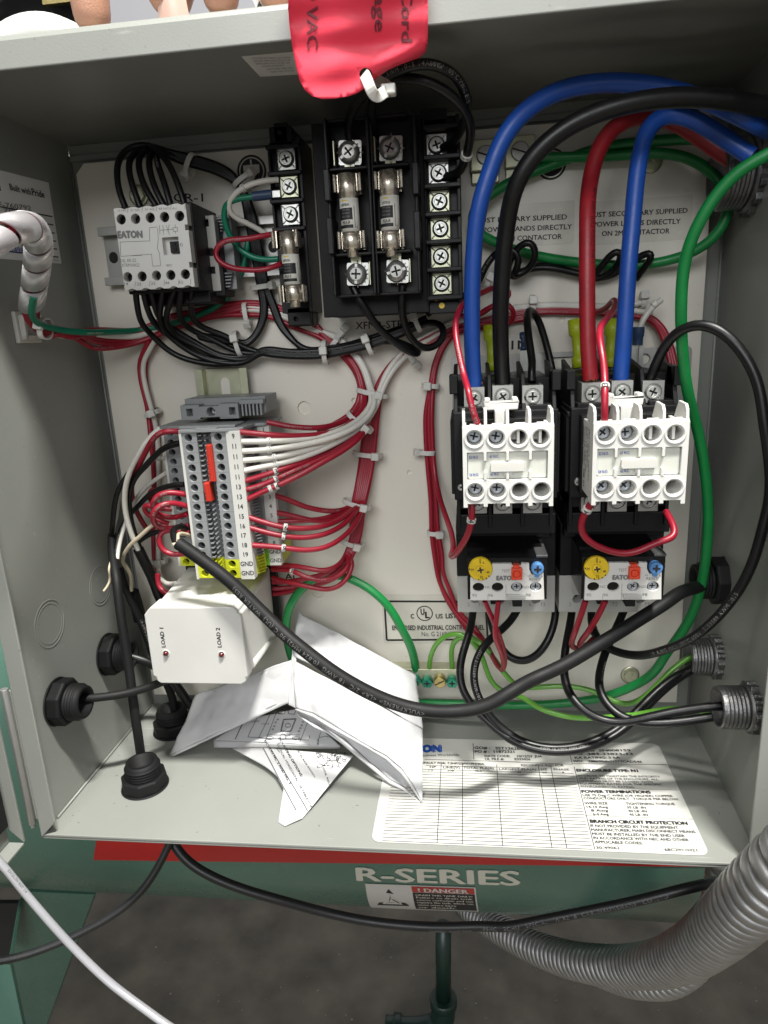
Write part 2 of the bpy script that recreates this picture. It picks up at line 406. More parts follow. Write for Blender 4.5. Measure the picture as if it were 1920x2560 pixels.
def wire(name, label, cat, spec, r, m, group=None, marks=(), prints=(), step=2.0, n=10, key=None, ends=None):
    """marks: (view,x,y,text,flip) number sleeves; prints: (view,x,y,text,height,flip,material,side)"""
    path = smooth_path(untangle(pth(spec)), step, 34 if r > 2.4 else (10 if r > 1.7 else 5))
    mb = MB().use(m); mb.tube(path, r, n)
    if ends: mb.use(ends).tube([path[-1], path[-1] + (path[-1]-path[-2]).normalized()*3], r*.6, 8)
    o = obj(name, mb, None, label, cat, group, fix=False)
    for (v, x, y, t, fl) in marks:
        s = nearest_s(path, *vp(v, x, y)); rr = r + .75
        for i, ch in enumerate(t):
            w_ = 3.8; a = s + (i - len(t)/2)*(w_ + .25)
            if fl: a = s + (len(t)/2 - 1 - i)*(w_ + .25)
            sp = sub_path(path, a, a + w_)
            if len(sp) < 2: continue
            b = MB().use(STICK); b.tube(sp, rr, 12); tube_text(b, path, ch, a + .6, 2.9, rr, INK, fl, .012)
            obj('number_sleeve', b, o, fix=False)
    if prints:
        b = MB()
        for (v, x, y, t, h, fl, mm, side) in prints:
            s = nearest_s(path, *vp(v, x, y)); tube_text(b, path, t, s, h, r, mm, fl, 0, side, lift=.06)
        if b.v: obj('printing', b, o, kind='stuff', fix=False)
    if key: WIRES[key] = path
    return o
# ================================================================== cabinet
LX, RX, D = -203.0, 205.0, 145.0
RXF = 197.5                                     # the right side leans in a little towards the front
TOPZ = 403.0
enc = thing('control_enclosure', (0,0,0), 'open grey sheet metal control enclosure holding all the wiring, lid lifted off', 'electrical enclosure')
b = MB().use(PAINT); b.box(LX, RX+1.5, 0, 1.6, 0, TOPZ); obj('back_wall', b, enc, bevel=.3)
# left wall with stamped knockouts
def ring_groove(b, cy, cz, r, x, wdt=.7):
    for rr, pr_ in ((r, .35), (r-2.2, .25)):
        pr2 = []
        n = 36; vs = []
        for i in range(n):
            t = 2*math.pi*i/n
            for (dr, h) in ((-wdt/2, 0), (0, pr_), (wdt/2, 0)):
                vs.append((x + h*(1 if x < 0 else -1), cy + (rr+dr)*math.cos(t), cz + (rr+dr)*math.sin(t)))
        b.add(vs, [((i*3+j) % (3*n), (i*3+j+1) % (3*n), ((i+1) % n*3+j+1), ((i+1) % n*3+j)) for i in range(n) for j in range(2)], True)
b = MB().use(PAINT)
b.add([(LX-1.5,-D,-1.5),(LX-1.5,1.6,-1.5),(LX-1.5,1.6,TOPZ),(LX-1.5,-D,TOPZ),(LX,-D,0),(LX,0,0),(LX,0,TOPZ),(LX,-D,TOPZ)], [(0,1,2,3),(4,7,6,5),(0,4,5,1),(1,5,6,2),(2,6,7,3),(3,7,4,0)])
obj('left_wall', b, enc)
b = MB().use(PAINT)
b.add([(RXF,-D,0),(RX,0,0),(RX,0,TOPZ),(RXF,-D,TOPZ),(RXF+1.5,-D,-1.5),(RX+1.5,0,-1.5),(RX+1.5,0,TOPZ),(RXF+1.5,-D,TOPZ)], [(0,1,2,3),(4,7,6,5),(0,4,5,1),(1,5,6,2),(2,6,7,3),(3,7,4,0)])
obj('right_wall', b, enc)
b = MB().use(PAINT); b.zprism([(LX-1.5,-D-1),(RXF+1.5,-D-1),(RX+1.5,1.6),(LX-1.5,1.6)], -1.6, 0); obj('bottom_wall', b, enc, bevel=.4)
b = MB().use(PAINT); b.box(LX-1.5, RXF+2, -D-.6, -D+1, -3.4, -1.7); obj('bottom_flange', b, enc, bevel=.4)
b = MB().use(PAINT); b.box(LX-1.5, RX+1.5, -D, 1.6, TOPZ, TOPZ+1.6); obj('top_wall', b, enc, bevel=.4)
# front flanges (mitred at the bottom) and the raised top lip
b = MB().use(PAINT)
b.prism([(LX-1.5,-2),(LX+9,9),(LX+9,TOPZ-4),(LX-1.5,TOPZ+1.6)], D, D+1.6); obj('left_flange', b, enc, bevel=.5)
b = MB().use(PAINT); b.prism([(RXF+1.5,-2),(RXF+1.5,TOPZ+1.6),(RXF-7,TOPZ-4),(RXF-7,9)], D, D+1.6); obj('right_flange', b, enc, bevel=.5)
b = MB().use(PAINT); b.xprism([(D-1.5,TOPZ-8),(D+1.2,TOPZ-8.5),(D+1.6,TOPZ+2.5),(D+.5,TOPZ+5),(D-9,TOPZ+6.5),(D-9,TOPZ+5),(D-1.5,TOPZ+3)], LX-1.5, RXF+1.5); obj('top_lip', b, enc, bevel=.7, seg=3)
# inner corner seams
b = MB().use(PAINT); b.tube([Vector((LX+.6,-.6,2)), Vector((LX+.6,-.6,TOPZ-8))], .9, 8); obj('corner_seam', b, enc)
b = MB().use(PAINT); b.tube([Vector((RX-.6,-.6,2)), Vector((RX-.6,-.6,TOPZ-8))], .9, 8); obj('corner_seam', b, enc)
b = MB().use(PAINT); b.box(LX+1, RX-1, -2.5, -.1, TOPZ-10, TOPZ-6); obj('back_hem', b, enc, bevel=.8)
b = MB().use(PAINT); b.tube([Vector((LX+.8,-4,1)), Vector((LX+.8,-D+12,1))], .8, 8); obj('bottom_seam', b, enc)
def knock(px, py, x, r, rz=1.0):
    p = UX(px, py, x); b = MB().use(PAINT); ring_groove(b, p.y, p.z, r, x)
    obj('knockout', b, enc)
    return p
knock(*vp('K',405,200), LX+.05, 13.5); knock(*vp('K',105,425), LX+.05, 14.5); knock(*vp('R3',1240,1570), RX-3.0, 13.5)
# tiny scratches and swarf lying on the bottom
b = MB().use(INK)
rs = random.Random(4)
for i in range(46):
    x = rs.uniform(LX+6, RXF-4); y = rs.uniform(-140, -3); L_ = rs.uniform(.2, 1.0); a = rs.uniform(0, 6.3)
    if rs.random() < .3: x = rs.choice((rs.uniform(LX+4, LX+20), rs.uniform(RXF-16, RXF-2)))
    b.tube([Vector((x, y, .18)), Vector((x+L_*math.cos(a), y+L_*math.sin(a), .2)), Vector((x+1.5*L_*math.cos(a+.6), y+1.5*L_*math.sin(a+.6), .18))], rs.uniform(.04,.08), 4)
obj('dirt_specks', b, enc, kind='stuff')
# ---- hinge and the swung-open door at the left edge
b = MB().use(STEEL); p = UX(*vp('N',205,330), LX-4)
b.cyl((LX-5, -D-2, 8), 2.2, 88, (0,0,1), 14); b.use(PAINT).box(LX-4.5, LX-1.6, -D-.6, -D+1, 10, 94); b.use(ZINC).cyl((LX-5,-D-2,5.6), 1.3, 2.6, (0,0,1), 12); obj('hinge', b, enc, bevel=.2)
dr = thing('enclosure_door', (LX-18,-D,0), 'grey hinged flange of the swung open enclosure door at the left edge', 'enclosure door')
x1 = -213.5
b = MB().use(PAINT); b.box(x1-11, x1-9.5, -520, -150, -3, 412); obj('door_skin', b, dr, bevel=.3)
b = MB().use(PAINT); b.prism([(x1,-3),(x1,412),(x1-9.5,412),(x1-9.5,7)], 148.5, 150); obj('door_return_flange', b, dr, bevel=.3)
b = MB().use(PAINT); b.box(x1-9.5, x1, -520, -150, -4.5, -3); obj('door_return_flange', b, dr, bevel=.3)
b = MB().use(DARK); b.box(x1-9.4, x1-6, -500, -152, 10, 400); obj('door_inside_shade', b, dr)  # black sheet painting shade over the door's inner face

# ================================================================== mounting panel
pan = thing('backplate', (0,-14,20), 'white painted steel mounting panel standing at the back of the enclosure', 'mounting panel')
PX0, PX1, PZ0, PZ1 = -192.5, 192.0, 16.4, 388.6
PD = 14.0
poly = [(PX0,PZ0),(PX1,PZ0),(PX1,PZ1-6),(PX1-6,PZ1),(PX0+6,PZ1),(PX0,PZ1-6)]
def pp(v, x, y, d=PD): q = U(*vp(v, x, y), d); return q.x, q.z
holes = []
for (v, x, y, r, sx) in (('I',1550,388,4.6,1),('J',787,557,1.6,1),('J',1171,1055,1.6,1),('R1',1640,960,3.6,1),('R8',712,372,4.4,1),('F',588,615,2.0,1),('P',1345,1610,.1,1)):
    cx, cz = pp(v, x, y); holes.append((circ(cx, cz, r, 18), PD-1.9, None))
b = MB().use(PANELW); b.prism(poly, 12, PD, holes[:-1]); obj('panel_sheet', b, pan, bevel=.3)
def hexbolt_me():
    b = MB().use(ZINCY); b.lathe([(6.2,0),(6.4,.6),(5.2,.8)], 24); b.prism([(4.6*math.cos(rad(60*i)), 4.6*math.sin(rad(60*i))) for i in range(6)], .8, 3.6, [(rect(-.6,.6,-3.4,3.4), 2.4, None)])
    me = mesh(b, 'panel_bolt', Vector((0,0,0))); fixn(me); return me
HB = hexbolt_me()
for (v, x, y) in (('H',1125,1035), ('C',965,720), ('D',825,330)):
    cx, cz = pp(v, x, y); place('panel_bolt', HB, (cx, -PD, cz), pan, (0, rad(rs.uniform(-60,60)), 0))
# printing on the panel: component names
b = MB()
px_text(b, 'CR-1', 'D', (1030,365), (1205,365), 50, PD, INK, .01)
px_text(b, 'XFMR-STR', 'E', (800,1502), (1130,1490), 52, PD, INK, .01)
px_text(b, '1M', 'F', (328,775), (420,772), 48, PD, INK, .015)
px_text(b, 'ALT', 'R8', (338,225), (560,215), 70, PD, INK, .02)
obj('printed_names', b, pan, kind='stuff')
# stickers on the panel
def sticker(name, label, v, c4, m, d=PD+.05, th=.15, r=1.5, lift=0):
    """c4: view corners left-top, right-bottom on the panel"""
    a = U(*vp(v, *c4[0]), d); c = U(*vp(v, *c4[1]), d)
    t = thing(name, ((a.x+c.x)/2, -d, c.z), label, 'sticker')
    b = MB().use(m); b.prism(rrect(a.x, c.x, c.z, a.z, r), d, d+th); obj('film', b, t)
    return t, a, c
t, a, c = sticker('primary_power_label', 'clear label reading POWER LANDS DIRECTLY ON 1M CONTACTOR behind the heavy black cable', 'C', ((-60,990),(510,1205)), CLEAR)
b = MB()
for s, A_, B_ in (('CUST PRIMARY SUPPLIED',(-75,1085),(468,1062)), ('POWER LANDS DIRECTLY',(-28,1140),(497,1120)), ('ON 1M CONTACTOR',(30,1195),(437,1178))):
    px_text(b, s, 'C', A_, B_, 30, PD+.3, INK, .02)
obj('lettering', b, t, kind='stuff')
t, a, c = sticker('secondary_power_label', 'clear label reading POWER LANDS DIRECTLY ON 2M CONTACTOR behind the heavy blue cable', 'C', ((600,960),(1200,1180)), CLEAR)
b = MB()
for s, A_, B_ in (('CUST SECONDARY SUPPLIED',(590,1052),(1182,1024)), ('POWER LANDS DIRECTLY',(622,1107),(1140,1088)), ('ON 2M CONTACTOR',(673,1162),(1075,1145))):
    px_text(b, s, 'C', A_, B_, 30, PD+.3, INK, .02)
obj('lettering', b, t, kind='stuff')
t, a, c = sticker('listing_label', 'clear certification label with a black border reading ENCLOSED INDUSTRIAL CONTROL PANEL', 'L', ((700,100),(1440,440)), CLEAR)
b = MB().use(INK)
for (p, q) in (((722,148),(1420,150)), ((738,416),(1436,410)), ((722,148),(738,416)), ((1420,150),(1436,410))):
    P0 = U(*vp('L',*p), PD+.3); P1 = U(*vp('L',*q), PD+.3); hh = .7
    dx, dz = P1.x-P0.x, P1.z-P0.z; l = math.hypot(dx, dz); nx, nz = -dz/l*hh, dx/l*hh
    b.prism([(P0.x-nx,P0.z-nz),(P1.x-nx,P1.z-nz),(P1.x+nx,P1.z+nz),(P0.x+nx,P0.z+nz)], PD+.2, PD+.3)
p = U(*vp('L',1000,230), PD); n = 32
for (r0, r1) in ((5.1,5.8),):
    b.prism(circ(p.x, p.z, r1, n), PD+.2, PD+.3, [(circ(p.x, p.z, r0, n)[::-1], PD+.21, CLEAR)])
px_text(b, 'U', 'L', (972,240), (1000,240), 44, PD+.32, INK, .05); px_text(b, 'L', 'L', (1003,262), (1035,262), 44, PD+.32, INK, .05)
px_text(b, 'C', 'L', (903,265), (928,265), 32, PD+.3, INK, .03); px_text(b, 'US', 'L', (1077,265), (1126,264), 32, PD+.3, INK, .03); px_text(b, 'LISTED', 'L', (1145,264), (1275,262), 34, PD+.3, INK, .04); px_text(b, 'TM', 'L', (1285,240), (1310,240), 12, PD+.3, INK)
px_text(b, 'ENCLOSED INDUSTRIAL CONTROL PANEL', 'L', (776,345), (1414,342), 32, PD+.3, INK, .03)
px_text(b, 'No. G 2169154', 'L', (980,388), (1210,387), 32, PD+.3, INK, .0)
obj('lettering', b, t, kind='stuff')
# round inspection stickers
def round_mark(v, x, y, r, label, txt, dark):
    p = U(*vp(v,x,y), PD); t = thing('round_sticker', p, label, 'sticker')
    b = MB().use(INK); b.cyl((p.x,-PD,p.z), r, .15, n=36); b.use(CLEAR).cyl((p.x,-PD-.16,p.z), r*.86, .05, n=36); b.use(INK).cyl((p.x,-PD-.23,p.z), r*.78, .05, n=36)
    if dark: b.use(CLEAR).box(p.x-.5,p.x+.5,-PD-.36,-PD-.3,p.z-r*.7,p.z+r*.7); b.box(p.x-r*.5,p.x+r*.5,-PD-.36,-PD-.3,p.z-1.5,p.z-.9)
    obj('disc', b, t, fix=False)
    b = MB(); put_text(b, txt, (p.x-r*.55,-PD-.3,p.z-r*.3 if not dark else p.z-r*.1), (1,0,0), (0,0,1), r*.5, CLEAR, r*1.1, .03, .1, Vector((0,-1,0)))
    obj('lettering', b, t, kind='stuff')
round_mark('C', 375, 735, 8.6, 'round black and white emblem sticker behind the green loop, left of the heavy red cable', 'UL', False)
round_mark('D', 1492, 185, 9.2, 'round black sticker with a white cross beside the small fuse holder', 'I', True)
# steel bracket the two contactors are screwed to
t = thing('mounting_bracket', U(*vp('G',700,150),PD), 'slotted galvanised steel bracket behind both contactors', 'bracket')
hs = []
a = U(*vp('G',68,100), 17); c = U(*vp('G',1440,900), 17)
for (x, y, wd) in ((125,160,3.2),(740,132,12),(1215,112,3.2)):
    p = U(*vp('G',x,y), 17); h = 3.3; hs.append((rrect(p.x-wd, p.x+wd, p.z-h, p.z+h, 3.2), PD+.2, PANELW))
b = MB().use(STEEL); b.prism(rrect(a.x, c.x, c.z, a.z, 3), PD+1.2, 17, hs); obj('bracket_plate', b, t, bevel=.3)

# ================================================================== labels on the side, top and bottom walls
WALLL = lambda x, y: UX(x, y, LX+.1)
t = thing('inspection_card', UX(60,560,LX), 'white build card with handwritten numbers and Built with Pride on the left wall', 'sticker')
c4 = [UX(*vp('R6',-330,250), LX+.25), UX(*vp('R6',895,565), LX+.25), UX(*vp('R6',1135,2060), LX+.25), UX(*vp('R6',-330,1940), LX+.25)]
off = Vector((-.2,0,0)); b = MB().use(STICKW); b.hexa(c4, [q+off for q in c4]); obj('card', b, t)
b = MB(); WL = lambda x, y: UX(x, y, LX+.3)
px_text(b, 'Built with', 'R6', (183,700), (570,795), 120, 0, INK, .012, plane=WL); px_text(b, 'Pride', 'R6', (592,797), (820,848), 130, 0, INK, .02, plane=WL)
px_text(b, 'EATON', 'R6', (-330,650), (14,715), 110, 0, INK, .06, plane=WL)
px_text(b, 'SE-760792', 'R6', (-120,1000), (575,1085), 100, 0, INKG, -.01, plane=WL)
px_text(b, '789', 'R6', (70,1110), (330,1130), 70, 0, INKG, -.01, plane=WL)
px_text(b, '5016', 'R6', (230,1700), (455,1722), 70, 0, INKB, -.01, plane=WL); px_text(b, '01498', 'R6', (150,1850), (430,1865), 110, 0, INKB, -.005, plane=WL)
px_text(b, 'No.47-20185', 'R6', (945,2010), (1075,2015), 30, 0, INKG, 0, plane=WL)
b.use(INK)
for (xa, ya, xb, yb) in ((-300,950,960,1192),(-300,1130,980,1346),(-300,1300,1005,1497),(-300,1470,1030,1645),(-300,1620,1052,1793),(-300,1780,1075,1938)):
    A_, B_ = WL(*vp('R6',xa,ya)), WL(*vp('R6',xb,yb)); B2 = A_ + (B_-A_)
    b.add([A_+Vector((.1,0,-.35)), B2+Vector((.1,0,-.35)), B2+Vector((.1,0,.35)), A_+Vector((.1,0,.35))], [(0,1,2,3)])
obj('lettering', b, t, kind='stuff', fix=False)
# adhesive anchor for the tie on the left wall
# small data label under the top wall
t = thing('small_data_label', UZ(690,160,TOPZ), 'small white data label under the top wall, half behind the red tag', 'sticker')
TW = lambda x, y: UZ(x, y, TOPZ-.2)
c4 = [TW(*vp('B',8,335)), TW(*vp('B',420,300)), TW(*vp('B',520,430)), TW(*vp('B',120,455))]
b = MB().use(STICKW); b.hexa(c4, [q+Vector((0,0,.15)) for q in c4]); obj('film', b, t)
b = MB()
for i, (s, x0, x1) in enumerate((('CAUTION: DISCONNECT ALL POWER',60,300),('BEFORE SERVICING DEVICE OR',75,300),('REMOVING THE COVER. SEE',85,295),('WIRING DIAGRAM',120,260),('USE COPPER WIRE ONLY',150,320),('PART NO 29-7146',175,320))):
    px_text(b, s, 'B', (x0+10, 348+i*16), (x1, 342+i*15.5), 9, 0, INKG, 0, plane=lambda x, y: UZ(x, y, TOPZ-.35))
obj('lettering', b, t, kind='stuff')
# rating label on the bottom wall
t = thing('rating_label', (85,-92,0), 'large white rating label with a ruled table stuck to the enclosure floor', 'sticker')
LX0, LX1, LY0, LY1 = -8.0, 173.5, -141.5, -40.0
b = MB().use(STICK)
pl = rrect(LX0, LX1, LY0, LY1, 5, 6); b.zprism(pl, .25, .45); obj('film', b, t)
b = MB(); FLR = lambda x, y: UZ(x, y, .5)
def ft(s, v, A_, B_, cap, m=INK, bold=.02):
    _ft(s, v, A_, B_, cap, m, bold+.022)
def _ft(s, v, A_, B_, cap, m=INK, bold=.02): px_text(b, s, v, A_, B_, cap, 0, m, bold, .08, FLR)
def fline(v, p, q, wd=.22):
    A_, B_ = FLR(*vp(v,*p)), FLR(*vp(v,*q)); dv = (B_-A_).normalized(); n_ = Vector((-dv.y, dv.x, 0))*wd
    b.use(INK); b.add([A_-n_+Vector((0,0,.05)), B_-n_+Vector((0,0,.05)), B_+n_+Vector((0,0,.05)), A_+n_+Vector((0,0,.05))], [(0,1,2,3)])
NV = mat('navy_print', (.01,.08,.42), .4)
ft('EATON', 'L', (830,1190), (1120,1188), 48, NV, .09)
ft('Powering Business Worldwide', 'L', (840,1222), (1240,1216), 17, INKG, .01)
ft('GO# :   SST1362863', 'L', (1343,1168), (1700,1176), 18); ft('PO # :  11872321', 'L', (1346,1195), (1622,1196), 18)
ft('DATE CODE:     10/12/23  JUA', 'M', (-20,694), (323,696), 13); ft('UL FILE #:        E333426', 'M', (-18,712), (253,713), 13)
ft('CAT#  SN008159', 'M', (520,662), (848,660), 13); ft('SO  384-33823-13', 'M', (500,682), (862,682), 13); ft('KA RATING: 5 kA', 'M', (515,704), (785,703), 13); ft('WD:   288690sht5/377CAD546', 'M', (503,724), (915,728), 13)
ft('DEFAULT FOR: 7.5HP/230V/1PH/40A', 'L', (960,1270), (1413,1279), 14); ft('RECONFIGURED FOR', 'M', (197,748), (450,750), 13, INK, 0)
ft('HP', 'L', (1035,1300), (1078,1301), 15, INK, 0); ft('LINE(V)', 'L', (1128,1303), (1243,1305), 15, INK, 0); ft('TOTAL FLA(A)', 'L', (1268,1306), (1478,1309), 15, INK, 0)
ft('LARGEST FLA(A)', 'M', (66,770), (287,773), 12, INK, 0); ft('HZ', 'M', (316,773), (352,773), 12, INK, 0); ft('PHASE', 'M', (390,773), (482,774), 12, INK, 0)
ft('7.5', 'L', (1022,1320), (1058,1321), 12, INK, 0); ft('208', 'L', (1155,1323), (1202,1324), 12, INK, 0); ft('45.5', 'L', (1345,1326), (1395,1327), 12, INK, 0); ft('44', 'M', (172,788), (197,788), 9, INK, 0); ft('60', 'M', (322,790), (350,790), 9, INK, 0); ft('1', 'M', (442,790), (452,790), 9, INK, 0)
ft('ENCLOSURE TYPE: N1', 'M', (525,780), (893,783), 16, INK, .05)
for i, (s, x0, x1) in enumerate((('IN ORDER TO MAINTAIN THE INTEGRITY',533,1022),('AND RATING OF THE ENCLOSURE, ALL',538,1012),('OPENINGS MUST BE CLOSED WITH',541,978),('EQUIPMENT RATED FOR THE SPECIFIC',546,1033),('ENVIRONMENTAL RATING.',550,872))):
    ft(s, 'M', (x0,810+i*15.5), (x1,816+i*15.6), 11, INK, 0)
ft('POWER TERMINATIONS', 'M', (555,906), (968,910), 17, INK, .05)
ft('USE 75 Deg C WIRE (OR HIGHER) COPPER', 'M', (562,926), (1098,932), 13, INK, .01); ft('CONDUCTORS ONLY.  TORQUE PER BELOW:', 'M', (567,944), (1135,951), 13, INK, .01)
for i, (s, s2) in enumerate((('WIRE SIZE','TIGHTENING TORQUE'),('14-10 Awg','35 LB -IN'),('8 Awg','40 LB -IN'),('6-4 Awg','45 LB -IN'))):
    yy = 974 + i*21.5; ft(s, 'M', (574+(12*i if i else 0)+(14 if i>1 else 0), yy), (711+i*2, yy+1), 14, INK, .01); ft(s2, 'M', (818+7*i, yy+3), (1110 if i == 0 else 932+6*i, yy+5), 14, INK, .01)
ft('BRANCH CIRCUIT PROTECTION', 'M', (605,1083), (1187,1096), 19, INK, .05)
for i, (s, x0, x1) in enumerate((('IF NOT PROVIDED BY THE EQUIPMENT',608,1131),('MANUFACTURER, MAIN DISCONNECT MEANS',613,1233),('MUST BE INSTALLED BY THE END USER',619,1170),('IN ACCORDANCE WITH NEC AND OTHER',626,1193),('APPLICABLE CODES.',634,920))):
    ft(s, 'M', (x0,1108+i*24), (x1,1121+i*24 if x1 > 950 else 1212), 16, INK, .01)
ft('30-49062', 'M', (643,1238), (783,1240), 16, INK, 0); ft('68C2911H21', 'M', (1048,1250), (1243,1254), 16, INK, 0)
# table rules
yM0, yM1 = -60.0, -141.0
fline('L', (1335,1128), (1340,1240), .2); fline('M', (477,640), (498,730), .2)
fline('L', (1000,1240), (1659,1258)); fline('M', (20,718), (500,737)); fline('M', (498,733), (1060,738)); fline('L', (1010,1283), (1659,1297)); 
ya = FLR(*vp('M',480,790)).y; yb = FLR(*vp('M',620,1240)).y
NR = 24
xt1 = FLR(*vp('M',560,1000)).x
for i in range(NR+1):
    y_ = ya + (yb-ya)*i/NR; b.use(INK); b.add([(LX0+6, y_-.2, .55), (xt1, y_-.2, .55), (xt1, y_+.2, .55), (LX0+6, y_+.2, .55)], [(0,1,2,3)])
for (v, x, y) in (('M',55,790),('M',305,790),('M',380,790),('L',1113,1300),('L',1262,1300),('M',520,790)):
    q = FLR(*vp(v,x,y)); b.use(INK); b.add([(q.x-.2, yb, .56), (q.x+.2, yb, .56), (q.x+.2, ya+7, .56), (q.x-.2, ya+7, .56)], [(0,1,2,3)])
q0 = FLR(*vp('M',1140,890)); b.add([(xt1, q0.y-.1, .55), (LX1, q0.y-.1, .55), (LX1, q0.y+.1, .55), (xt1, q0.y+.1, .55)], [(0,1,2,3)])
q0 = FLR(*vp('M',1210,1062)); b.add([(xt1, q0.y-.1, .55), (LX1, q0.y-.1, .55), (LX1, q0.y+.1, .55), (xt1, q0.y+.1, .55)], [(0,1,2,3)])
obj('printing', b, t, kind='stuff', fix=False)

# ================================================================== surroundings
b = MB().use(mat('concrete', (.115,.102,.078), .62, var=.62, scale=14, bump=.6, bscale=45, dirt=.5, rvar=.2)); b.add([(-3500,-2500,-620),(3500,-2500,-620),(3500,3000,-620),(-3500,3000,-620)], [(0,1,2,3)]); obj('concrete_floor', b, kind='structure', fix=False)
b = MB().use(mat('far_wall_paint', (.36,.36,.39), .8, var=.03, scale=3)); b.box(-3500, 3500, 1500, 1550, -620, 2600); obj('far_wall', b, kind='structure')
b = MB().use(mat('grit', (.30,.27,.20), .8)); r9 = random.Random(12)
for i in range(160):
    px, py = r9.uniform(380, 1900), r9.uniform(2300, 2556); p = UZ(px, py, -619.6); k = r9.uniform(.5, 2.2)
    b.add([p+Vector((r9.uniform(-k,k), r9.uniform(-k,k), r9.uniform(0,k))) for _ in range(4)], [(0,1,2),(0,2,3),(0,1,3),(1,2,3)])
obj('grit', b, kind='stuff')
# green receiver tank under the cabinet
TG = mat('tank_green', (.070,.155,.118), .28, var=.16, scale=9, bump=.10, bscale=60, coat=.25, dirt=.35, rvar=.15)
TY, TZ, TR = 205.0, -106.0, 203.0
tank = thing('receiver_tank', (0,TY,TZ-TR), 'glossy dark green compressor tank with a red stripe below the enclosure', 'air tank')
b = MB().use(TG); b.lathe([(20,-1150),(110,-1120),(170,-1070),(197,-1010),(TR,-940),(TR,940),(197,1010),(150,1100),(20,1150)], 96, (60,TY,TZ), (1,0,0)); obj('shell', b, tank)
def TK(px, py):   # where a sight line meets the tank
    v = ray(px, py); c = CAM_POS
    A_ = v.y**2+v.z**2; B_ = 2*((c.y-TY)*v.y+(c.z-TZ)*v.z); C_ = (c.y-TY)**2+(c.z-TZ)**2-TR**2
    disc = B_*B_-4*A_*C_
    if disc < 0: disc = 0
    return c + v*((-B_-math.sqrt(disc))/(2*A_))
def tank_patch(m, c4, nu=12, nv=6, lift=.4, mb=None):
    b = mb or MB(); b.use(m); P4 = [TK(*p) for p in c4]
    an = lambda p: (math.atan2(p.z-TZ, p.y-TY) % (2*math.pi))
    def f(u, v):
        top = P4[0].lerp(P4[1], u); bot = P4[3].lerp(P4[2], u); a_ = an(P4[0])*(1-u)*(1-v)+an(P4[1])*u*(1-v)+an(P4[2])*u*v+an(P4[3])*(1-u)*v
        x = top.x*(1-v)+bot.x*v; return Vector((x, TY+(TR+lift)*math.cos(a_), TZ+(TR+lift)*math.sin(a_)))
    b.quadgrid(f, nu, nv); return b, f
b, f = tank_patch(mat('stripe_red', (.42,.012,.012), .35, coat=.2), [(250,2060),(1815,2080),(1800,2166),(234,2149)], 24, 8); obj('red_stripe', b, tank, fix=False)
# lettering wrapped on the tank
def tank_text(s, c4, m, bold, name='lettering', mb=None, lift=.8):
    vs, fs, W = glyphs(s, bold); P4 = [TK(*p) for p in c4]; an = lambda p: (math.atan2(p.z-TZ, p.y-TY) % (2*math.pi)); b = mb or MB(); b.use(m); out = []
    for (x, y, _c) in vs:
        u = x/W; v = 1 - y/CAPH
        top = P4[0].x*(1-u)+P4[1].x*u; bot = P4[3].x*(1-u)+P4[2].x*u
        a_ = an(P4[0])*(1-u)*(1-v)+an(P4[1])*u*(1-v)+an(P4[2])*u*v+an(P4[3])*(1-u)*v
        out.append(Vector((top*(1-v)+bot*v, TY+(TR+lift)*math.cos(a_), TZ+(TR+lift)*math.sin(a_))))
    b.add(out, fs); return b
V_ = lambda v, *ps: [vp(v, *p) for p in ps]
b = tank_text('R-SERIES', V_('O',(682,252),(1660,285),(1660,358),(690,332)), mat('tank_lettering', (.62,.60,.52), .5), .06); 
# stretch: the last letters run past this view
obj('model_lettering', tank_text('R-SERIES', [vp('O',682,252), vp('Q',372,240), vp('Q',378,316), vp('O',690,332)], MATS['tank_lettering'], .03, lift=.45), tank, fix=False)
t = thing('danger_label', TK(1050,2240), 'white DANGER decal with an exploding tank pictogram on the green tank', 'sticker')
Q = V_('O',(742,350),(1395,372),(1415,515),(782,494))
b, f = tank_patch(STICK, Q, lift=.5); obj('film', b, t, fix=False)
def Lq(u, v): return (Q[0][0]*(1-u)*(1-v)+Q[1][0]*u*(1-v)+Q[2][0]*u*v+Q[3][0]*(1-u)*v, Q[0][1]*(1-u)*(1-v)+Q[1][1]*u*(1-v)+Q[2][1]*u*v+Q[3][1]*(1-u)*v)
def sub(u0, u1, v0, v1): return [Lq(u0,v0), Lq(u1,v0), Lq(u1,v1), Lq(u0,v1)]
b, _ = tank_patch(MATS['stripe_red'], sub(.415,.985,.04,.27), 8, 3, .8); tank_text('! DANGER', sub(.47,.93,.08,.24), STICK, .04, mb=b, lift=1.1)
tank_patch(INK, sub(.415,.985,.29,.96), 8, 3, .8, b)
for i, s in enumerate(('DRAIN THIS TANK DAILY!','Failure to drain tank','causes corrosion and can','rupture the tank, which can','cause severe injury','or death.')):
    tank_text(s, sub(.44, .96 if i not in (4,5) else .8, .33+i*.1, .40+i*.1), MATS['tank_lettering'], .02, mb=b, lift=1.1)
obj('print', b, t, kind='stuff', fix=False)
b = MB().use(INK); TA = [TK(*Lq(.20,.18)), TK(*Lq(.36,.84)), TK(*Lq(.06,.84))]
nn = Vector((0, math.cos(math.atan2(TA[0].z-TZ,TA[0].y-TY)), math.sin(math.atan2(TA[0].z-TZ,TA[0].y-TY)))); b.add([p+nn*1.2 for p in TA], [(0,1,2)])
cen = (TA[0]+TA[1]+TA[2])/3; b.use(STICK); b.add([cen.lerp(p,.62)+nn*1.6 for p in TA], [(0,1,2)]); b.use(INK)
for k in range(5): a_ = cen.lerp(TA[k%3], .2)+nn*1.9; c_ = cen.lerp(TA[(k+1)%3], .45)+nn*1.9; b.add([a_, c_, a_.lerp(c_,.5)+Vector((2.5,0,1.5))], [(0,1,2)])
obj('pictogram', b, t, fix=False)
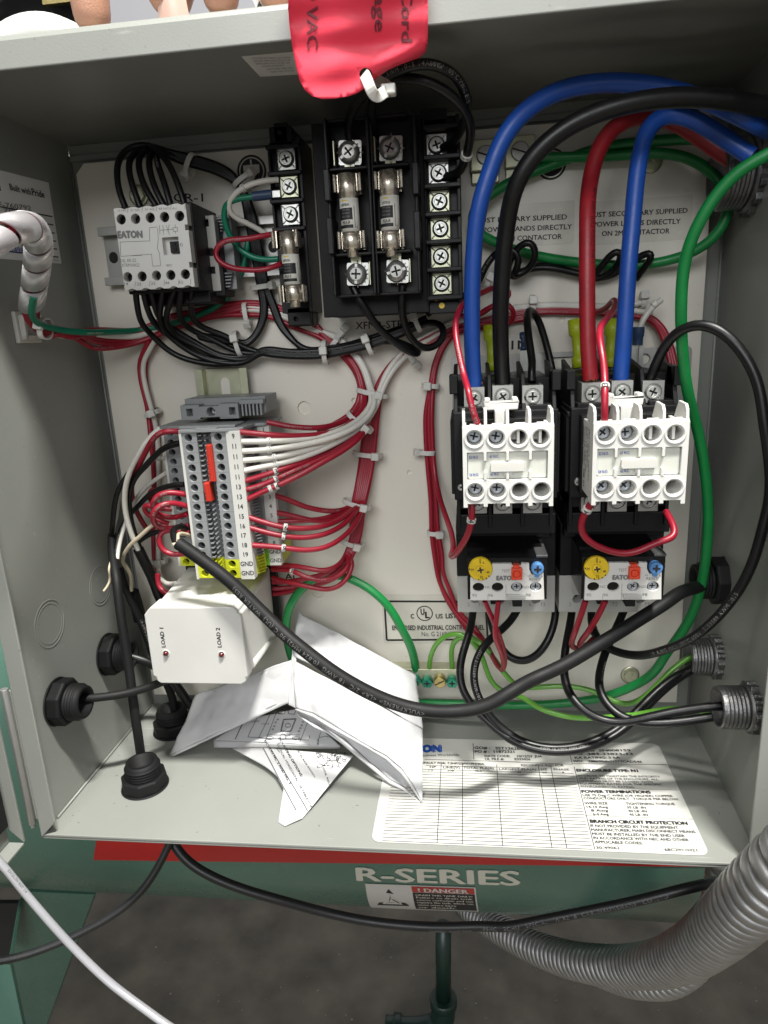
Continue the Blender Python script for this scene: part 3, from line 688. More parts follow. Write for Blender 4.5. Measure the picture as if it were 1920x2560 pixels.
# green feet and side plates at the lower left, drain pipe
b = MB().use(TG)
foot = thing('tank_foot', (-420,60,-600), 'green welded steel foot plate of the tank at the lower left corner', 'tank foot')
def slab(name, pts, n, th, par):
    b = MB().use(TG); b.hexa(pts, [p+n*th for p in pts]); obj(name, b, par, bevel=.8)
yb_ = -230
fz = -600
A_ = [UX(*vp('N',125,860), -330), UX(*vp('N',45,1230), -330), UX(*vp('N',45,1700), -330)]
# web plate: upright, facing right
w0 = U(*vp('N',120,780), -72); w1 = U(*vp('N',560,800), -72); w2 = UZ(*vp('N',270,1590), -560); w3 = UZ(*vp('N',40,1590), -560)
slab('web_plate', [w0, w1, Vector((w2.x, w2.y, w2.z)), w3], Vector((0,6,0)), 1, foot)
e0 = U(*vp('N',108,840), -62); e1 = U(*vp('N',122,840), -62); e2 = U(*vp('N',62,1225), 40); e3 = U(*vp('N',40,1225), 40)
slab('flange_edge', [e0, e1, e2, e3], Vector((0,3,0)), 1, foot)
g0 = U(*vp('N',-60,1200), 42); g1 = U(*vp('N',60,1215), 42); g2 = U(*vp('N',140,1600), 60); g3 = U(*vp('N',-60,1600), 60)
slab('base_plate', [g0, g1, g2, g3], Vector((0,4,-2)), 1, foot)
b = MB().use(DARK); q = [U(*vp('N',-60,850), -66), U(*vp('N',110,850), -66), U(*vp('N',50,1200), -60), U(*vp('N',-60,1200), -60)]; b.hexa(q, [p+Vector((0,5,0)) for p in q]); obj('painted_gap_shade', b, foot)  # solid black slab, paints in the shade of the gap by the foot
pipe = thing('drain_pipe', TK(1108,2300), 'thin dark green drain pipe with an elbow hanging below the tank', 'drain pipe')
p0 = U(*vp('O',1205,600), -205); p1 = U(*vp('O',1205,1040), -205)
TGD = mat('pipe_green', (.009,.030,.023), .35, var=.15, scale=20)
b = MB().use(TGD); b.tube([Vector((p0.x,205,p0.z)), Vector((p1.x,205,p1.z))], 9.5, 18); obj('riser', b, pipe)
b = MB().use(TGD); b.lathe([(16,0),(17,3),(17,12),(15,14)], 20, (p1.x,205,p1.z+4), (0,0,-1)); b.tube(smooth_path([Vector((p1.x,205,p1.z-8)), Vector((p1.x-4,205,p1.z-36)), Vector((p1.x-30,205,p1.z-52)), Vector((p1.x-75,205,p1.z-54))], 4), 15, 16); b.lathe([(18,0),(18,10)], 8, (p1.x-55,205,p1.z-54), (-1,0,0)); obj('elbow', b, pipe)
# dark disc with a white rim seen above the top wall
t = thing('pump_flywheel', (-330,330,560), 'black round flywheel behind the top left corner of the enclosure', 'flywheel')
c0 = U(112, 172, -260)
b = MB().use(BLKM); b.lathe([(8,0),(60,2),(62,9),(70,11),(72,0),(72,-12)], 64, c0); b.use(BRASS).box(c0.x+18, c0.x+46, c0.y-18, c0.y-12, c0.z+46, c0.z+58); obj('rim', b, t)
t = thing('white_duct_ring', (-330,200,480), 'white round plastic ring in front of the black flywheel', 'ring')
c0 = U(114, 268, -160)
b = MB().use(WHT); b.lathe([(40,-4),(44,6),(62,9),(70,4),(72,-8),(60,-14),(40,-10)], 64, c0, cap=False); obj('ring_body', b, t)
# ================================================================== small shared pieces
def tm(name, build):
    b = MB(); build(b); me = mesh(b, name, Vector((0,0,0))); fixn(me); return me
def plus(r, w_): return [(-w_,r),(-w_,w_),(-r,w_),(-r,-w_),(-w_,-w_),(-w_,-r),(w_,-r),(w_,-w_),(r,-w_),(r,w_),(w_,w_),(w_,r)][::-1]
def rotp(poly, a): return [(x*math.cos(a)-y*math.sin(a), x*math.sin(a)+y*math.cos(a)) for x, y in poly]
def scr(r, h, m, rot=0, combo=True, dome=True):
    def f(b):
        b.use(m); p = rotp(plus(r*.6, r*.14), rot)
        if dome: b.lathe([(r,0),(r,h*.55),(r*.9,h*.8)], 20, cap=False)
        else: b.lathe([(r,0),(r,h*.8)], 20, cap=False)
        b.prism(circ(0,0,r*.9,20), h*.8, h, [(p, h*.25, DARK)])
        b.use(m); b.lathe([(r*.9,h*.78),(r*.9,h)], 20, cap=False)
        if combo: b.lathe([(r*.66,h),(r*.7,h+.12),(r*.76,h)], 20, cap=False)
    return f
SCR_Z = tm('screw', scr(3.0, 1.6, ZINC, .3)); SCR_Z2 = tm('screw', scr(3.0, 1.6, ZINC, 1.0)); SCR_Z3 = tm('screw', scr(3.0, 1.6, ZINC, -.5))
SCRS = [SCR_Z, SCR_Z2, SCR_Z3]
SCRH = [tm('screw', scr(3.0, 1.6, ZINCH, a)) for a in (.3, 1.0, -.5)]
def bigscr(rot):
    def f(b):
        b.use(STEELD); b.lathe([(5.6,0),(5.6,.9),(4.9,1.9),(3.2,2.7)], 28, cap=False); b.prism(circ(0,0,3.25,24), 2.0, 2.7, [(rotp(plus(2.6,.5), rot), 1.2, DARK)])
        b.use(STEEL); b.prism(rotp(rect(-5.1,-2.8,-.7,.7), rot), 1.0, 2.55); b.prism(rotp(rect(2.8,5.1,-.7,.7), rot), 1.0, 2.55)
    return f
BIG = [tm('terminal_screw', bigscr(a)) for a in (.6, 1.1, 1.5, .2)]
def saddle(m, sx=6.3):
    def f(b):
        b.use(m); b.prism(rrect(-sx,sx,-sx*.98,sx*.98,1.0), 0, 1.0)
        for i in range(16):
            a = 2*math.pi*i/16; r0 = sx*.78; r1 = sx*(1.0 if i % 4 else 1.18)
            p = Vector((math.cos(a), 0, math.sin(a))); b.tube([p*r0+Vector((0,-1.0,0)), p*min(r1, sx*1.2)+Vector((0,-1.0,0))], .35, 5)
    return f
SAD = tm('clamp_plate', saddle(ZINC, 6.0))
def saddle2(m):
    def f(b):
        b.use(m); s = 5.4; b.prism(rrect(-s,s,-s,s,.8), 0, .9)
        for a in (45,135,225,315): p = Vector((math.cos(rad(a)),0,math.sin(rad(a)))); b.tube([p*4.6+Vector((0,-.8,0)), p*6.9+Vector((0,-.8,0))], .45, 5)
        b.use(DARK); b.lathe([(4.5,.95),(3.7,1.0)], 24, cap=False)  # dark ring painted round the screw as its shadow
        for sg in (-1,1): b.box(sg*s-.25, sg*s+.25, -2.0, 0, -s, s)
    return f
SADZ = tm('clamp_plate', saddle2(ZINC)); SADY = tm('clamp_plate', saddle2(ZINCY))
def q2(v, x, y, d): p = U(*vp(v, x, y), d); return p.x, p.z

# ================================================================== relay CR-1 and its rail
t = thing('din_rail', (-120,-PD,332), 'short horizontal zinc mounting rail under the white relay at the upper left', 'mounting rail')
def rail_profile(w1=13.5, w2=17.5, h=7.5): # (offset across, depth)
    return [(-w2,h),(-w2,h-1),(-w1,h-1),(-w1,0),(w1,0),(w1,h-1),(w2,h-1),(w2,h),(w1-1,h),(w1-1,1),(-w1+1,1),(-w1+1,h)]
b = MB().use(STEEL); zc = 332.0
pr_ = [(PD+d_, zc+o_) for o_, d_ in rail_profile()]; b.xprism(pr_, -180, -62)
obj('rail', b, t, bevel=.2)
for x_ in (-178, -72): b = MB().use(DARK); b.prism(rrect(x_,x_+6,zc-3.5,zc+3.5,3), PD+1.01, PD+1.06); obj('slot', b, t)
cr = thing('control_relay', (-123,-PD,329), 'white and black control relay full of black wires, below the printed name CR-1', 'relay')
X0, X1, Z0, Z1 = -144.3, -102.3, 307.0, 351.2
b = MB().use(BLK); b.box(X0-.8, X1+1.2, -62, -22, Z0-1.5, Z1+1.5); b.box(X0+4, X1+2, -50, -22, Z0-8, Z0-1.4); b.box(X0+6, X1+8, -40, -22, Z0-4, Z1-6); obj('base', b, cr, bevel=.6)
b = MB().use(WHT); hs = []
for (x, y) in ((718,470),(803,467),(890,460),(975,456),(1064,450),(757,812),(842,808),(927,803),(1012,800),(1098,795)):
    hx, hz = q2('D', x, y, 68); hs.append((circ(hx, hz, 2.75, 18), 60, DARK))
wx0, wz1 = q2('D', 958, 578, 68); wx1, wz0 = q2('D', 1068, 676, 68)
hs.append((rect(wx0, wx1, wz0, wz1), 64, WHT))
out = []
n = 5; st = (X1-X0)/n     # scalloped bottom edge, notched right edge
out += [(X0, Z1-2)]; 
bot = []
for i in range(n):
    for k in range(5): bot.append((X0+st*(i+k/5), Z0 + (1.1 if k in (2,3) else .2)))
out = bot + [(X1, Z0+.3), (X1, Z0+10.5), (X1-1.8, Z0+10.5), (X1-1.8, Z0+13.5), (X1, Z0+13.5), (X1, Z1-14), (X1-1.8,Z1-14), (X1-1.8,Z1-11), (X1,Z1-11), (X1,Z1-.2)] + [(X1-st*(i+k/4), Z1 + (-.9 if k in (1,) else 0)) for i in range(n) for k in range(1,4)] + [(X0, Z1-.2)]
b.prism(out, 60, 68, hs); obj('cover', b, cr, bevel=.35)
b = MB().use(DARK); b.prism(rect(wx0+3.6, wx1-.4, wz0+1, wz1-2.2), 64.1, 66.5); b.use(BLKG).box((wx0+wx1)/2+1.2,(wx0+wx1)/2+2.4,-67.3,-66.5,wz0+2,wz1-3); obj('plunger', b, cr, bevel=.2)
for h in hs[:10]:
    c_ = [sum(p[i] for p in h[0])/18 for i in (0,1)]; o = place('screw', SCRS[rs.randrange(3)], (c_[0]+.5, -60.2, c_[1]-.3), cr, (0,rs.uniform(0,3),0), scale=.8)
b = MB(); dd = 68
b.use(INKG)
for (s, A_, B_, c_, m, bo) in (('EATON',(698,582),(848,578),42,INKG,.09),('DIL ER-22',(716,725),(808,722),20,INKG,.0),('XTRM10A22',(722,752),(828,750),20,INKG,.0),('1823',(985,750),(1018,749),14,INKG,0),('0',(1068,632),(1084,631),22,INKG,0),
    ('14',(738,862),(760,861),18,INKG,0),('22',(812,862),(838,861),18,INKG,0),('32',(896,858),(922,857),18,INKG,0),('44',(980,856),(1004,855),18,INKG,0),('A2',(1058,852),(1086,850),18,INKG,0),('13 NO',(700,425),(750,423),13,INKG,0),('21 NC',(775,423),(830,421),13,INKG,0),('31 NC',(860,418),(920,416),13,INKG,0),('43 NO',(940,414),(1005,411),13,INKG,0),('A1',(1020,412),(1045,411),13,INKG,0)):
    px_text(b, s, 'D', A_, B_, c_, dd, m, bo, .12)
def lines(b, v, d, m, pts, wd=.12):
    b.use(m)
    for (x0_, y0_, x1_, y1_) in pts:
        A_ = U(*vp(v,x0_,y0_), d); B_ = U(*vp(v,x1_,y1_), d); dv = (B_-A_).normalized(); n_ = Vector((-dv.z,0,dv.x))*wd; o_ = Vector((0,-.1,0))
        b.add([A_-n_+o_, B_-n_+o_, B_+n_+o_, A_+n_+o_], [(0,1,2,3)])
lines(b, 'D', dd, INKG, ((710,605,830,600),(830,600,888,598),(888,598,885,520),(885,520,930,516),(712,605,716,690),(716,690,898,676),(898,676,905,748),(905,748,952,745),(952,745,945,670),(945,670,932,640),(932,640,938,590),(938,590,934,518),(945,505,948,560),(965,503,970,560),(985,505,1005,562),(1003,500,995,545),(948,535,1030,528),(1025,520,1052,518),(1052,518,1053,540),(1053,540,1027,542),(1027,542,1025,520),(1038,500,1039,518),(1040,542,1041,556),(784,686,842,683)), .13)
for k in range(5): lines(b, 'D', dd, INKG, ((756+85*k if k < 4 else 1096, 430-5*k, 760+85*k if k < 4 else 1096, 398-4*k), (800+86*k if k < 4 else 1130, 868-3*k, 803+86*k if k < 4 else 1130, 838-4*k)))
obj('printing', b, cr, kind='stuff', fix=False)
t = thing('end_stop', (-92,-22,328), 'grey screw-down end stop right of the white relay', 'end stop')
b = MB().use(OFFW); bx0, bz1 = q2('D',1182,450,42); bx1, bz0 = q2('D',1280,895,42)
b.prism([(bx0,bz1),(bx0,bz0+8),(bx0+3,bz0),(bx0+8.5,bz0),(bx0+8.5,bz1)], 24, 42, [(rect(bx0+1.2,bx0+5,bz1-6,bz1-2), 34, DARK),(rect(bx0+2.2,bx0+6,bz0+10,bz0+14), 34, DARK),(circ(bx0+4.5,(bz0+bz1)/2+1,2.3,16), 36, DARK)])
b.use(GRYP); b.box(bx0+8.5, bx0+16, -34, -22, bz0+1, bz1+1)
for k in range(5): b.box(bx0+8.5, bx0+15-k, -38, -34, bz1-2-k*1.7, bz1-1-k*1.7); b.box(bx0+8.5, bx0+13+k*.5, -38, -34, bz0+2+k*1.9, bz0+3+k*1.9)
obj('clamp_body', b, t, bevel=.4); place('screw', SCR_Z, (bx0+4.5,-37,(bz0+bz1)/2+1), t, scale=.6)

# ================================================================== fuses
def fuse(label, v, top, bot, d, L_=38.1, txt='FNQ-R', big=True):
    p0 = U(*vp(v,*top), d); p1 = U(*vp(v,*bot), d); ax = (p1-p0); L_ = ax.length; ax.normalize()
    t = thing('fuse', p1, label, 'fuse', 'cartridge fuses in the black fuse holders')
    r = 5.15
    b = MB().use(FUSEW); b.cyl(p0+ax*(L_*.30), r*.97, L_*.40, ax, 28); obj('tube', b, t)
    b = MB().use(NICK); b.lathe([(r*.6,0),(r,.5),(r,L_*.30-1.6),(r*.93,L_*.30-1.2),(r*.99,L_*.30)], 28, p0, ax); obj('ferrule', b, t)
    b = MB().use(NICK); b.lathe([(r*.99,L_*.70),(r*.93,L_*.7+1.2),(r,L_*.7+1.6),(r,L_-4.2),(r*.9,L_-3.8),(r*.58,L_-3.4),(r*.58,L_-.4),(r*.5,L_)], 28, p0, ax); obj('ferrule', b, t)
    # wrapped print: dark block and lettering
    b = MB(); up = -ax; pth_ = [p0+ax*(L_*.3), p0+ax*(L_*.70)]
    def wrap(x0, x1, y0, y1, m, lift=.05):
        b.use(m)
        def f(u, v_):
            a = x0+(x1-x0)*u; yy = y0+(y1-y0)*v_; c_ = p0+ax*(L_*yy); return c_+Vector((math.sin(a)*(r*.97+lift), -math.cos(a)*(r*.97+lift), 0))
        b.quadgrid(f, 10, 2)
    def wtext(s, a0, yb, h, m, wd, lift=.12, bold=0.0):
        vs, fs, W = glyphs(s, bold); c_ = p0+ax*(L_*yb); b.use(m)
        b.add([c_ + up*(y*h/CAPH) + Vector((math.sin(a0+x/W*wd/r)*(r*.97+lift), -math.cos(a0+x/W*wd/r)*(r*.97+lift), 0)) for x, y, _c in vs], fs)
    wrap(-1.7, .42 if big else .75, .42, .56, INK); wrap(-1.7, .42 if big else .75, .62, .66, INK); wrap(.6 if big else 1.0, .68 if big else 1.05, .40, .66, INKG)
    wrap(-.6, .0, .325, .34, YELP)
    wtext('LIMITRON', -.75, .40, 1.3, INK, 4.6, bold=.02); wtext(txt, -.75, .612, 1.8, INK, 4.4, bold=.03)
    for i, s in enumerate(('CURRENT LIMITING','TIME DELAY','CLASS CC 600V')): wtext(s, -.8, .452+.04*i, .8, INKW, 4.8)
    wtext('Made in U.S.A. IR 200kA', .75 if big else 1.1, .66, .9, INK, 1.2)
    obj('label_print', b, t, kind='stuff', fix=False)
def clip(par, cx, cz, d, hgt=9.0, w_=6.6, rot=0):
    b = MB().use(NICK)
    for sg in (-1, 1):
        b.prism(rrect(cx+sg*w_-.5, cx+sg*w_+.5, cz-hgt/2, cz+hgt/2, .4), d-9, d+2.4)
        b.tube([Vector((cx+sg*(w_+.2),-d-2.2,cz-hgt/2)), Vector((cx+sg*(w_+.2),-d-2.2,cz+hgt/2))], .9, 8)
        for k in range(2): b.prism(rect(cx+sg*(w_-1.6)-.35, cx+sg*(w_-1.6)+.35, cz-hgt/2, cz+hgt/2), d-4, d+1.2+k*.3)
    b.prism(rect(cx-w_, cx+w_, cz-hgt/2, cz+hgt/2), d-9.5, d-8.5); obj('fuse_clip', b, par, bevel=.15)

# ---- small fuse holder at the left, with three screw terminals
fh = thing('small_fuse_holder', (-50,-PD,290), 'narrow black single fuse holder with three screw terminals, left of the transformer', 'fuse holder')
fx0, fx1 = -61.5, -40.5
b = MB().use(BLK); b.box(fx0, fx1, -34, -PD, 291, 386); b.box(fx0+1, fx1-7, -34, -PD, 384, 394)
b.prism(rect(-57.5,-50,386,396), 26, 34, [(circ(-54.5,391,1.3,12), 28, DARK)]); obj('base', b, fh, bevel=.6)
for (y0_, y1_) in ((385,383),(357.5,355.5),(328.5,326.5),(360.5+26,360.5+24)):
    pass
for zz in (383.5, 361, 332, 303+29*0.02+28.4):
    pass
b = MB().use(BLK)
zs = [q2('E',300,y,44)[1] for y in (240,425,618,812)]
for zz in zs: b.box(fx0+1, fx1-.5, -46, -33, zz-1.1, zz+1.1)
b.box(fx1-2.2, fx1, -44, -33, 291, 386); b.box(fx0, fx0+1.5, -38, -33, zs[-1], zs[0])
obj('partitions', b, fh, bevel=.5)
for i, (x, y) in enumerate(((315,320),(335,512),(345,705))):
    cx, cz = q2('E', x, y, 45); place('clamp_plate', SADZ if i != 1 else SADY, (cx,-42,cz), fh); place('screw', SCRS[i], (cx,-43.2,cz), fh, scale=1.28)
pa = U(*vp('E',322,830), 56); pb = U(*vp('E',385,1345), 56)
clip(fh, q2('E',315,880,56)[0], q2('E',315,880,56)[1], 56, 9); clip(fh, q2('E',362,1255,56)[0], q2('E',362,1255,56)[1], 56, 9)
b = MB().use(BLK); zb = q2('E',340,1340,44)[1]; b.box(fx0+2, fx1-3, -30, -PD, 283, 292); b.prism(rect(fx0+3,-44,283.5,294), 30, 34, [(circ(-53.5,287.5,1.2,12), 31, DARK)]); obj('foot', b, fh, bevel=.5)
fuse('cartridge fuse in the narrow holder with its label facing front, at the left', 'E', (330,826), (384,1350), 56, txt='FNQ-R 10', big=False)

# ---- control transformer with fuse block and terminal strip
tr = thing('control_transformer', (10,-PD,287), 'black control transformer carrying two fuses and a column of six screw terminals', 'transformer')
b = MB().use(BLKM); b.box(-30, 48.8, -56, -PD, 287, 386); obj('core', b, tr, bevel=.8)
for i in range(16): pass
b = MB().use(BLKM)
for k in range(9): b.box(-30.4, -29.8, -54+k*4.3, -52.2+k*4.3, 288, 385)
obj('laminations', b, tr, kind='stuff')
b = MB().use(BLKM); b.box(-30.2, 30, -62, -56, 286.6, 386.2); obj('top_plate', b, tr, bevel=.5)
fb = MB().use(BLK); fb.box(-20.5, 27, -66, -62, 297.0, 384)
poles = (-8.9, 12.4)
for x0_ in (-20.5, 1.2, 25.2): fb.box(x0_, x0_+1.6, -80, -65, 297, 384)
fb.box(2.9, 4.2, -78, -65, 297, 384)
for xc in poles:
    fb.box(xc-10, xc+10, -78, -65, 317.2, 318.8); fb.box(xc-10, xc+10, -78, -65, 359, 360.6); fb.box(xc-10, xc+10, -76, -65, 382.4, 384)
fb.box(-20.5, 26.8, -74, -65, 296.4, 297.8)
for sx in (-20.5, 25.2): fb.box(sx-.8, sx+2.4, -84, -64, 318, 336); fb.box(sx-.8, sx+2.4, -84, -64, 344, 359)
obj('fuse_block', fb, tr, bevel=.5)
for k, (xs, ys, v_) in enumerate(((745,270,0),(1030,240,1),(800,1118,2),(1078,1098,3))):
    cx, cz = q2('E', xs, ys, 76); place('clamp_plate', SAD, (cx+.6,-71.5,cz), tr, (0,rad(3),0)); place('terminal_screw', BIG[k], (cx,-72.8,cz), tr)
    b = MB().use(ZINCY); b.box(cx-2.8, cx+2.8, -72.4, -70, min(cz, cz-9 if k < 2 else cz+9), max(cz, cz-9 if k < 2 else cz+9)); b.box(cx+(7.0 if k > 1 else -8.2), cx+(7.8 if k > 1 else -7.4), -74, -66, cz-6, cz+6); obj('terminal_strap', b, tr, bevel=.2)
for (x0_, y0_, x1_, y1_, lb) in ((738,425,782,1003,'left of the two cartridge fuses lying side by side on the transformer'),(1025,400,1048,1000,'right of the two cartridge fuses lying side by side on the transformer')):
    fuse(lb, 'E', (x0_,y0_), (x1_,y1_), 78, txt='FNQ-R-3/4')
    for f_ in (.12, .80): 
        xx, yy = x0_+(x1_-x0_)*f_, y0_+(y1_-y0_)*f_; cx, cz = q2('E', xx, yy, 78); clip(tr, cx, cz, 78, 8.4, 6.4)
ts = MB().use(BLK); ts.box(29.5, 48.8, -60, -55, 291, 384); ts.box(46.6, 48.8, -66, -58, 291, 384); ts.box(29.5, 30.6, -66, -58, 291, 384)
sy = [(1358,225),(1372,420),(1378,617),(1385,805),(1388,998),(1395,1185)]
cs = [q2('E', x, y, 64) for x, y in sy]
zz = [ (cs[i][1]+cs[i+1][1])/2 for i in range(5)]; zz = [cs[0][1]+7.4] + zz + [cs[5][1]-7.6]
for z_ in zz: ts.box(29.5, 48.8, -69, -58, z_-1.2, z_+1.2)
ts.box(30, 48.8, -62, -55, 285.5, 292)
obj('terminal_strip', ts, tr, bevel=.5)
for i, (cx, cz) in enumerate(cs):
    place('clamp_plate', SADZ if i < 2 else SADY, (cx,-61.5,cz), tr); place('screw', SCRS[i % 3], (cx,-62.6,cz), tr, scale=1.25)
b = MB().use(BLK); b.box(28, 42, -60, -56, 378, 389); obj('mounting_ear', b, tr, bevel=.5)
b = MB().use(YELP)
for (x, y, r) in ((1355,1293,1.2),(1395,1338,1.6)): p = U(*vp('E',x,y), 62.4); b.cyl((p.x, -62.2, p.z), r, .4, n=10)
obj('paint_dots', b, tr)

# ================================================================== terminal strip with rail
t = thing('din_rail', (-100,-PD,180), 'vertical zinc mounting rail with a long slot above the terminal blocks', 'mounting rail')
xc = (q2('I',800,125,PD+8)[0]+q2('I',1155,110,PD+8)[0])/2; ztop = q2('I',980,115,PD+8)[1]
b = MB().use(ZINCY)
pr_ = [(xc+o_, -(PD+3+d_)) for o_, d_ in rail_profile()]; b.zprism(pr_, 128, ztop)
obj('rail', b, t, bevel=.2)
b = MB().use(PANELW); b.prism(rrect(xc-2.8, xc+3.2, ztop-26, ztop-6, 3), PD+4.01, PD+4.1); obj('slot', b, t)
TD1, TD0 = 80.0, 57.0
xL = q2('I',748,590,TD1)[0]; xR = q2('I',953,587,TD1)[0]; zt = q2('I',953,587,TD1)[1]; zb = q2('I',1050,1530,TD1)[1]; PITCH = (zt-zb)/14
xFL, xFR = q2('I',690,560,TD1)[0], q2('I',1106,555,TD1)[0]
xMK = q2('I',1008,560,TD1)[0]
xBL0 = q2('I',562,500,TD0)[0]; xBR1 = q2('I',1303,480,TD0)[0]; xbl = q2('I',614,518,TD0)[0]; xbr = q2('I',1170,512,TD0)[0]; xbm = q2('I',1220,480,TD0)[0]
xC0, xC1 = q2('I',808,600,TD1)[0], q2('I',908,600,TD1)[0]
def tb_mesh(mm, m2, mh):
    b = MB(); h = PITCH/2-.06
    def zz(p0, p1, x0, x1): b.hexa
    b.use(mm)
    # body profile (x, depth): lower tiers, sloping funnels, raised front
    prof = [(xBL0,30),(xBL0,TD0-5),(xFL-3,TD0-5),(xFL,TD1-6),(xFR,TD1-6),(xFR+1,TD0-5),(xBR1,TD0-5),(xBR1,30)]
    b.zprism([(x,-d) for x, d in prof], -h, h)
    b.prism(rect(xFL+.8, xC0, -h, h), TD1-6, TD1, [(circ(xL,0,2.35,16), TD1-5.5, DARK)])
    b.prism(rect(xC1, xMK, -h, h), TD1-6, TD1, [(circ(xR,0,2.35,16), TD1-5.5, DARK)])
    b.prism(rect(xBL0+.8, xFL-2.6, -h, h), TD0-5, TD0, [(circ(xbl,0,2.2,16), TD0-4.8, DARK)])
    b.use(m2); b.prism(rect(xbr-3.6, xbm, -h, h), TD0-5, TD0, [(circ(xbr,0,2.2,16), TD0-4.8, DARK)])
    b.use(mh); b.box(xC0, xC1, -(TD1-5), -(TD1-6), -h, h)
    # funnel fins and the comb between the bridge slots
    b.use(mm)
    for k in range(2):
        z_ = -h + (k+.2)*h; b.box(xC0+.2, xC0+2.2, -(TD1-1.2), -(TD1-6), z_, z_+.7); b.box((xC0+xC1)/2-.4, (xC0+xC1)/2+.5, -(TD1-.8), -(TD1-6), z_, z_+.8); b.box(xC1-1.2, xC1-.1, -(TD1-1.6), -(TD1-6), z_, z_+.7)
    for k in range(3):
        z_ = -h + k*h*.66; b.hexa([(xFR,-(TD1-7),z_),(xFR+2.6,-(TD1-14),z_-1),(xFR+1,-(TD1-22),z_-1),(xFR,-(TD1-18),z_)], [(xFR,-(TD1-7),z_+.5),(xFR+2.6,-(TD1-14),z_-.5),(xFR+1,-(TD1-22),z_-.5),(xFR,-(TD1-18),z_+.5)])
    me = mesh(b, 'terminal_block', Vector((0,0,0))); fixn(me); return me
TBG = tb_mesh(GRYP, GRYP, GRYD); TBY = tb_mesh(YEL, GRN_T, YEL)
nums = ['9','11','11','11','11','13','13','14','15','16','17','18','19','GND','GND']; nb = ['1','1','1','1','2','2','3','3','4','5','6','7','8','GND','GND']
cnt = {}
ordn = ['first','second','third','fourth']
for i in range(15):
    s = nums[i]; k = cnt.get(s, 0); cnt[s] = k+1; tot = nums.count(s)
    colr = 'yellow and green' if i > 12 else 'grey'
    RW = ['topmost','second','third','fourth','fifth','sixth','seventh','eighth','ninth','tenth','eleventh','twelfth','thirteenth'][i] if i < 13 else ''
    lb = f'{RW} grey terminal block{" from the top" if i else ""}, beside the printed number {s}' if i < 13 else ('upper' if i == 13 else 'lowest')+' yellow and green ground terminal block beside the printed GND'
    t = thing('terminal_block', (0,0,zt-i*PITCH), lb, 'terminal block', 'terminal blocks stacked on the vertical rail'); t.location = (0, 0, (zt-i*PITCH)*.001)
    me = TBG if i < 13 else TBY
    o = bpy.data.objects.new('housing', me); COL.objects.link(o); o.parent = t
    bv = o.modifiers.new('edge','BEVEL'); bv.width = .0002; bv.segments = 1; bv.limit_method = 'ANGLE'; bv.angle_limit = rad(40)
    ORG[t] = Vector((0,0,zt-i*PITCH))
    if i > 12:
        b = MB().use(GRN_T); b.prism(rect(xC1+.1, xMK, zt-i*PITCH-2.8, zt-i*PITCH-.6), TD1, TD1+.1, ()); 
t = thing('terminal_end_cover', (-100,-60,zt+PITCH/2), 'grey end cover plate closing the top of the terminal blocks', 'end cover')
b = MB().use(GRYP); prof = [(xBL0-1,28),(xBL0-1,TD0+1),(xBL0+6,TD0+4),(xFL-4,TD0+4),(xFL-.5,TD1+1),(xFR-8,TD1+1.5),(xFR+1,TD1-3),(xFR+3,TD0+4),(xBR1-2,TD0+3),(xBR1+.8,TD0),(xBR1+.8,28)]
z_ = zt+PITCH/2; b.zprism([(x,-d) for x, d in prof], z_, z_+1.8); b.box(xC0-1, xC1+4, -(TD1+1.2), -(TD1-8), z_+1.8, z_+2.4); b.box(xFL-2, xFR-4, -(TD1-4), -(TD1-22), z_+1.8, z_+3.2); obj('plate', b, t, bevel=.5)
t = thing('end_stop', (-100,-60,zt+PITCH), 'grey end stop with a comb side clamped on the vertical rail above the terminal blocks', 'end stop')
ex0, ez1 = q2('I',690,370,60); ex1, ez0 = q2('I',1100,458,60); ex2 = q2('I',1272,380,56)[0]
b = MB().use(GRYP)
cz = (ez0+ez1)/2; h1 = q2('I',757,415,60)[0]; h2 = q2('I',905,415,60)[0]; h3 = q2('I',1052,410,60)[0]
ol = [(ex0,ez0),(ex0+12,ez0),(ex0+12,ez0+1.2),(ex1-12,ez0+1.2),(ex1-12,ez0),(ex1,ez0),(ex1,ez1),(ex1-12,ez1),(ex1-12,ez1-1.2),(ex0+12,ez1-1.2),(ex0+12,ez1),(ex0,ez1)]
b.prism(ol, 30, 60, [(rect(h1-2,h1+2,cz-2.3,cz+2.3), 50, DARK),(circ(h2,cz,2.8,18), 52, DARK),(rect(h3-2,h3+2,cz-2.3,cz+2.3), 50, DARK)])
b.box(ex0, ex2, -52, -26, ez0+2, ez1+3)
for k in range(6): b.box(ex1+1+k*2.3, ex1+2.1+k*2.3, -57, -50, ez0+1, ez1-.5)
b.box(ex1, ex2, -57, -50, ez1-1, ez1+1.5)
obj('clamp_body', b, t, bevel=.4); place('screw', SCR_Z2, (h2,-52.5,cz), t, scale=.7)
def jumper(x0_, y0_, x1_, y1_, wpx, n, lb):
    t = thing('bridge_jumper', U(*vp('I',x1_,y1_), TD1), lb, 'jumper')
    a = U(*vp('I',x0_,y0_), TD1+2); c = U(*vp('I',x1_,y1_), TD1+2); wd = wpx/2.765/4.6
    b = MB().use(REDP); b.prism([(a.x-wd/2,a.z),(a.x+wd/2,a.z),(c.x+wd/2,c.z),(c.x-wd/2,c.z)], TD1-4, TD1+2); b.prism([(a.x-wd/2+.9,a.z-.3),(a.x+wd/2-.8,a.z-.3),(c.x+wd/2-.8,c.z+.3),(c.x-wd/2+.9,c.z+.3)], TD1+2, TD1+2.6)
    obj('bar', b, t, bevel=.3)
    for k in range(1, n):
        b = MB().use(REDP); p = a.lerp(c, k/n); b.box(p.x-wd/2-.1, p.x-wd/2+1, -(TD1+2.3), -(TD1+1.8), p.z-.25, p.z+.25); obj('notch_line', b, t)
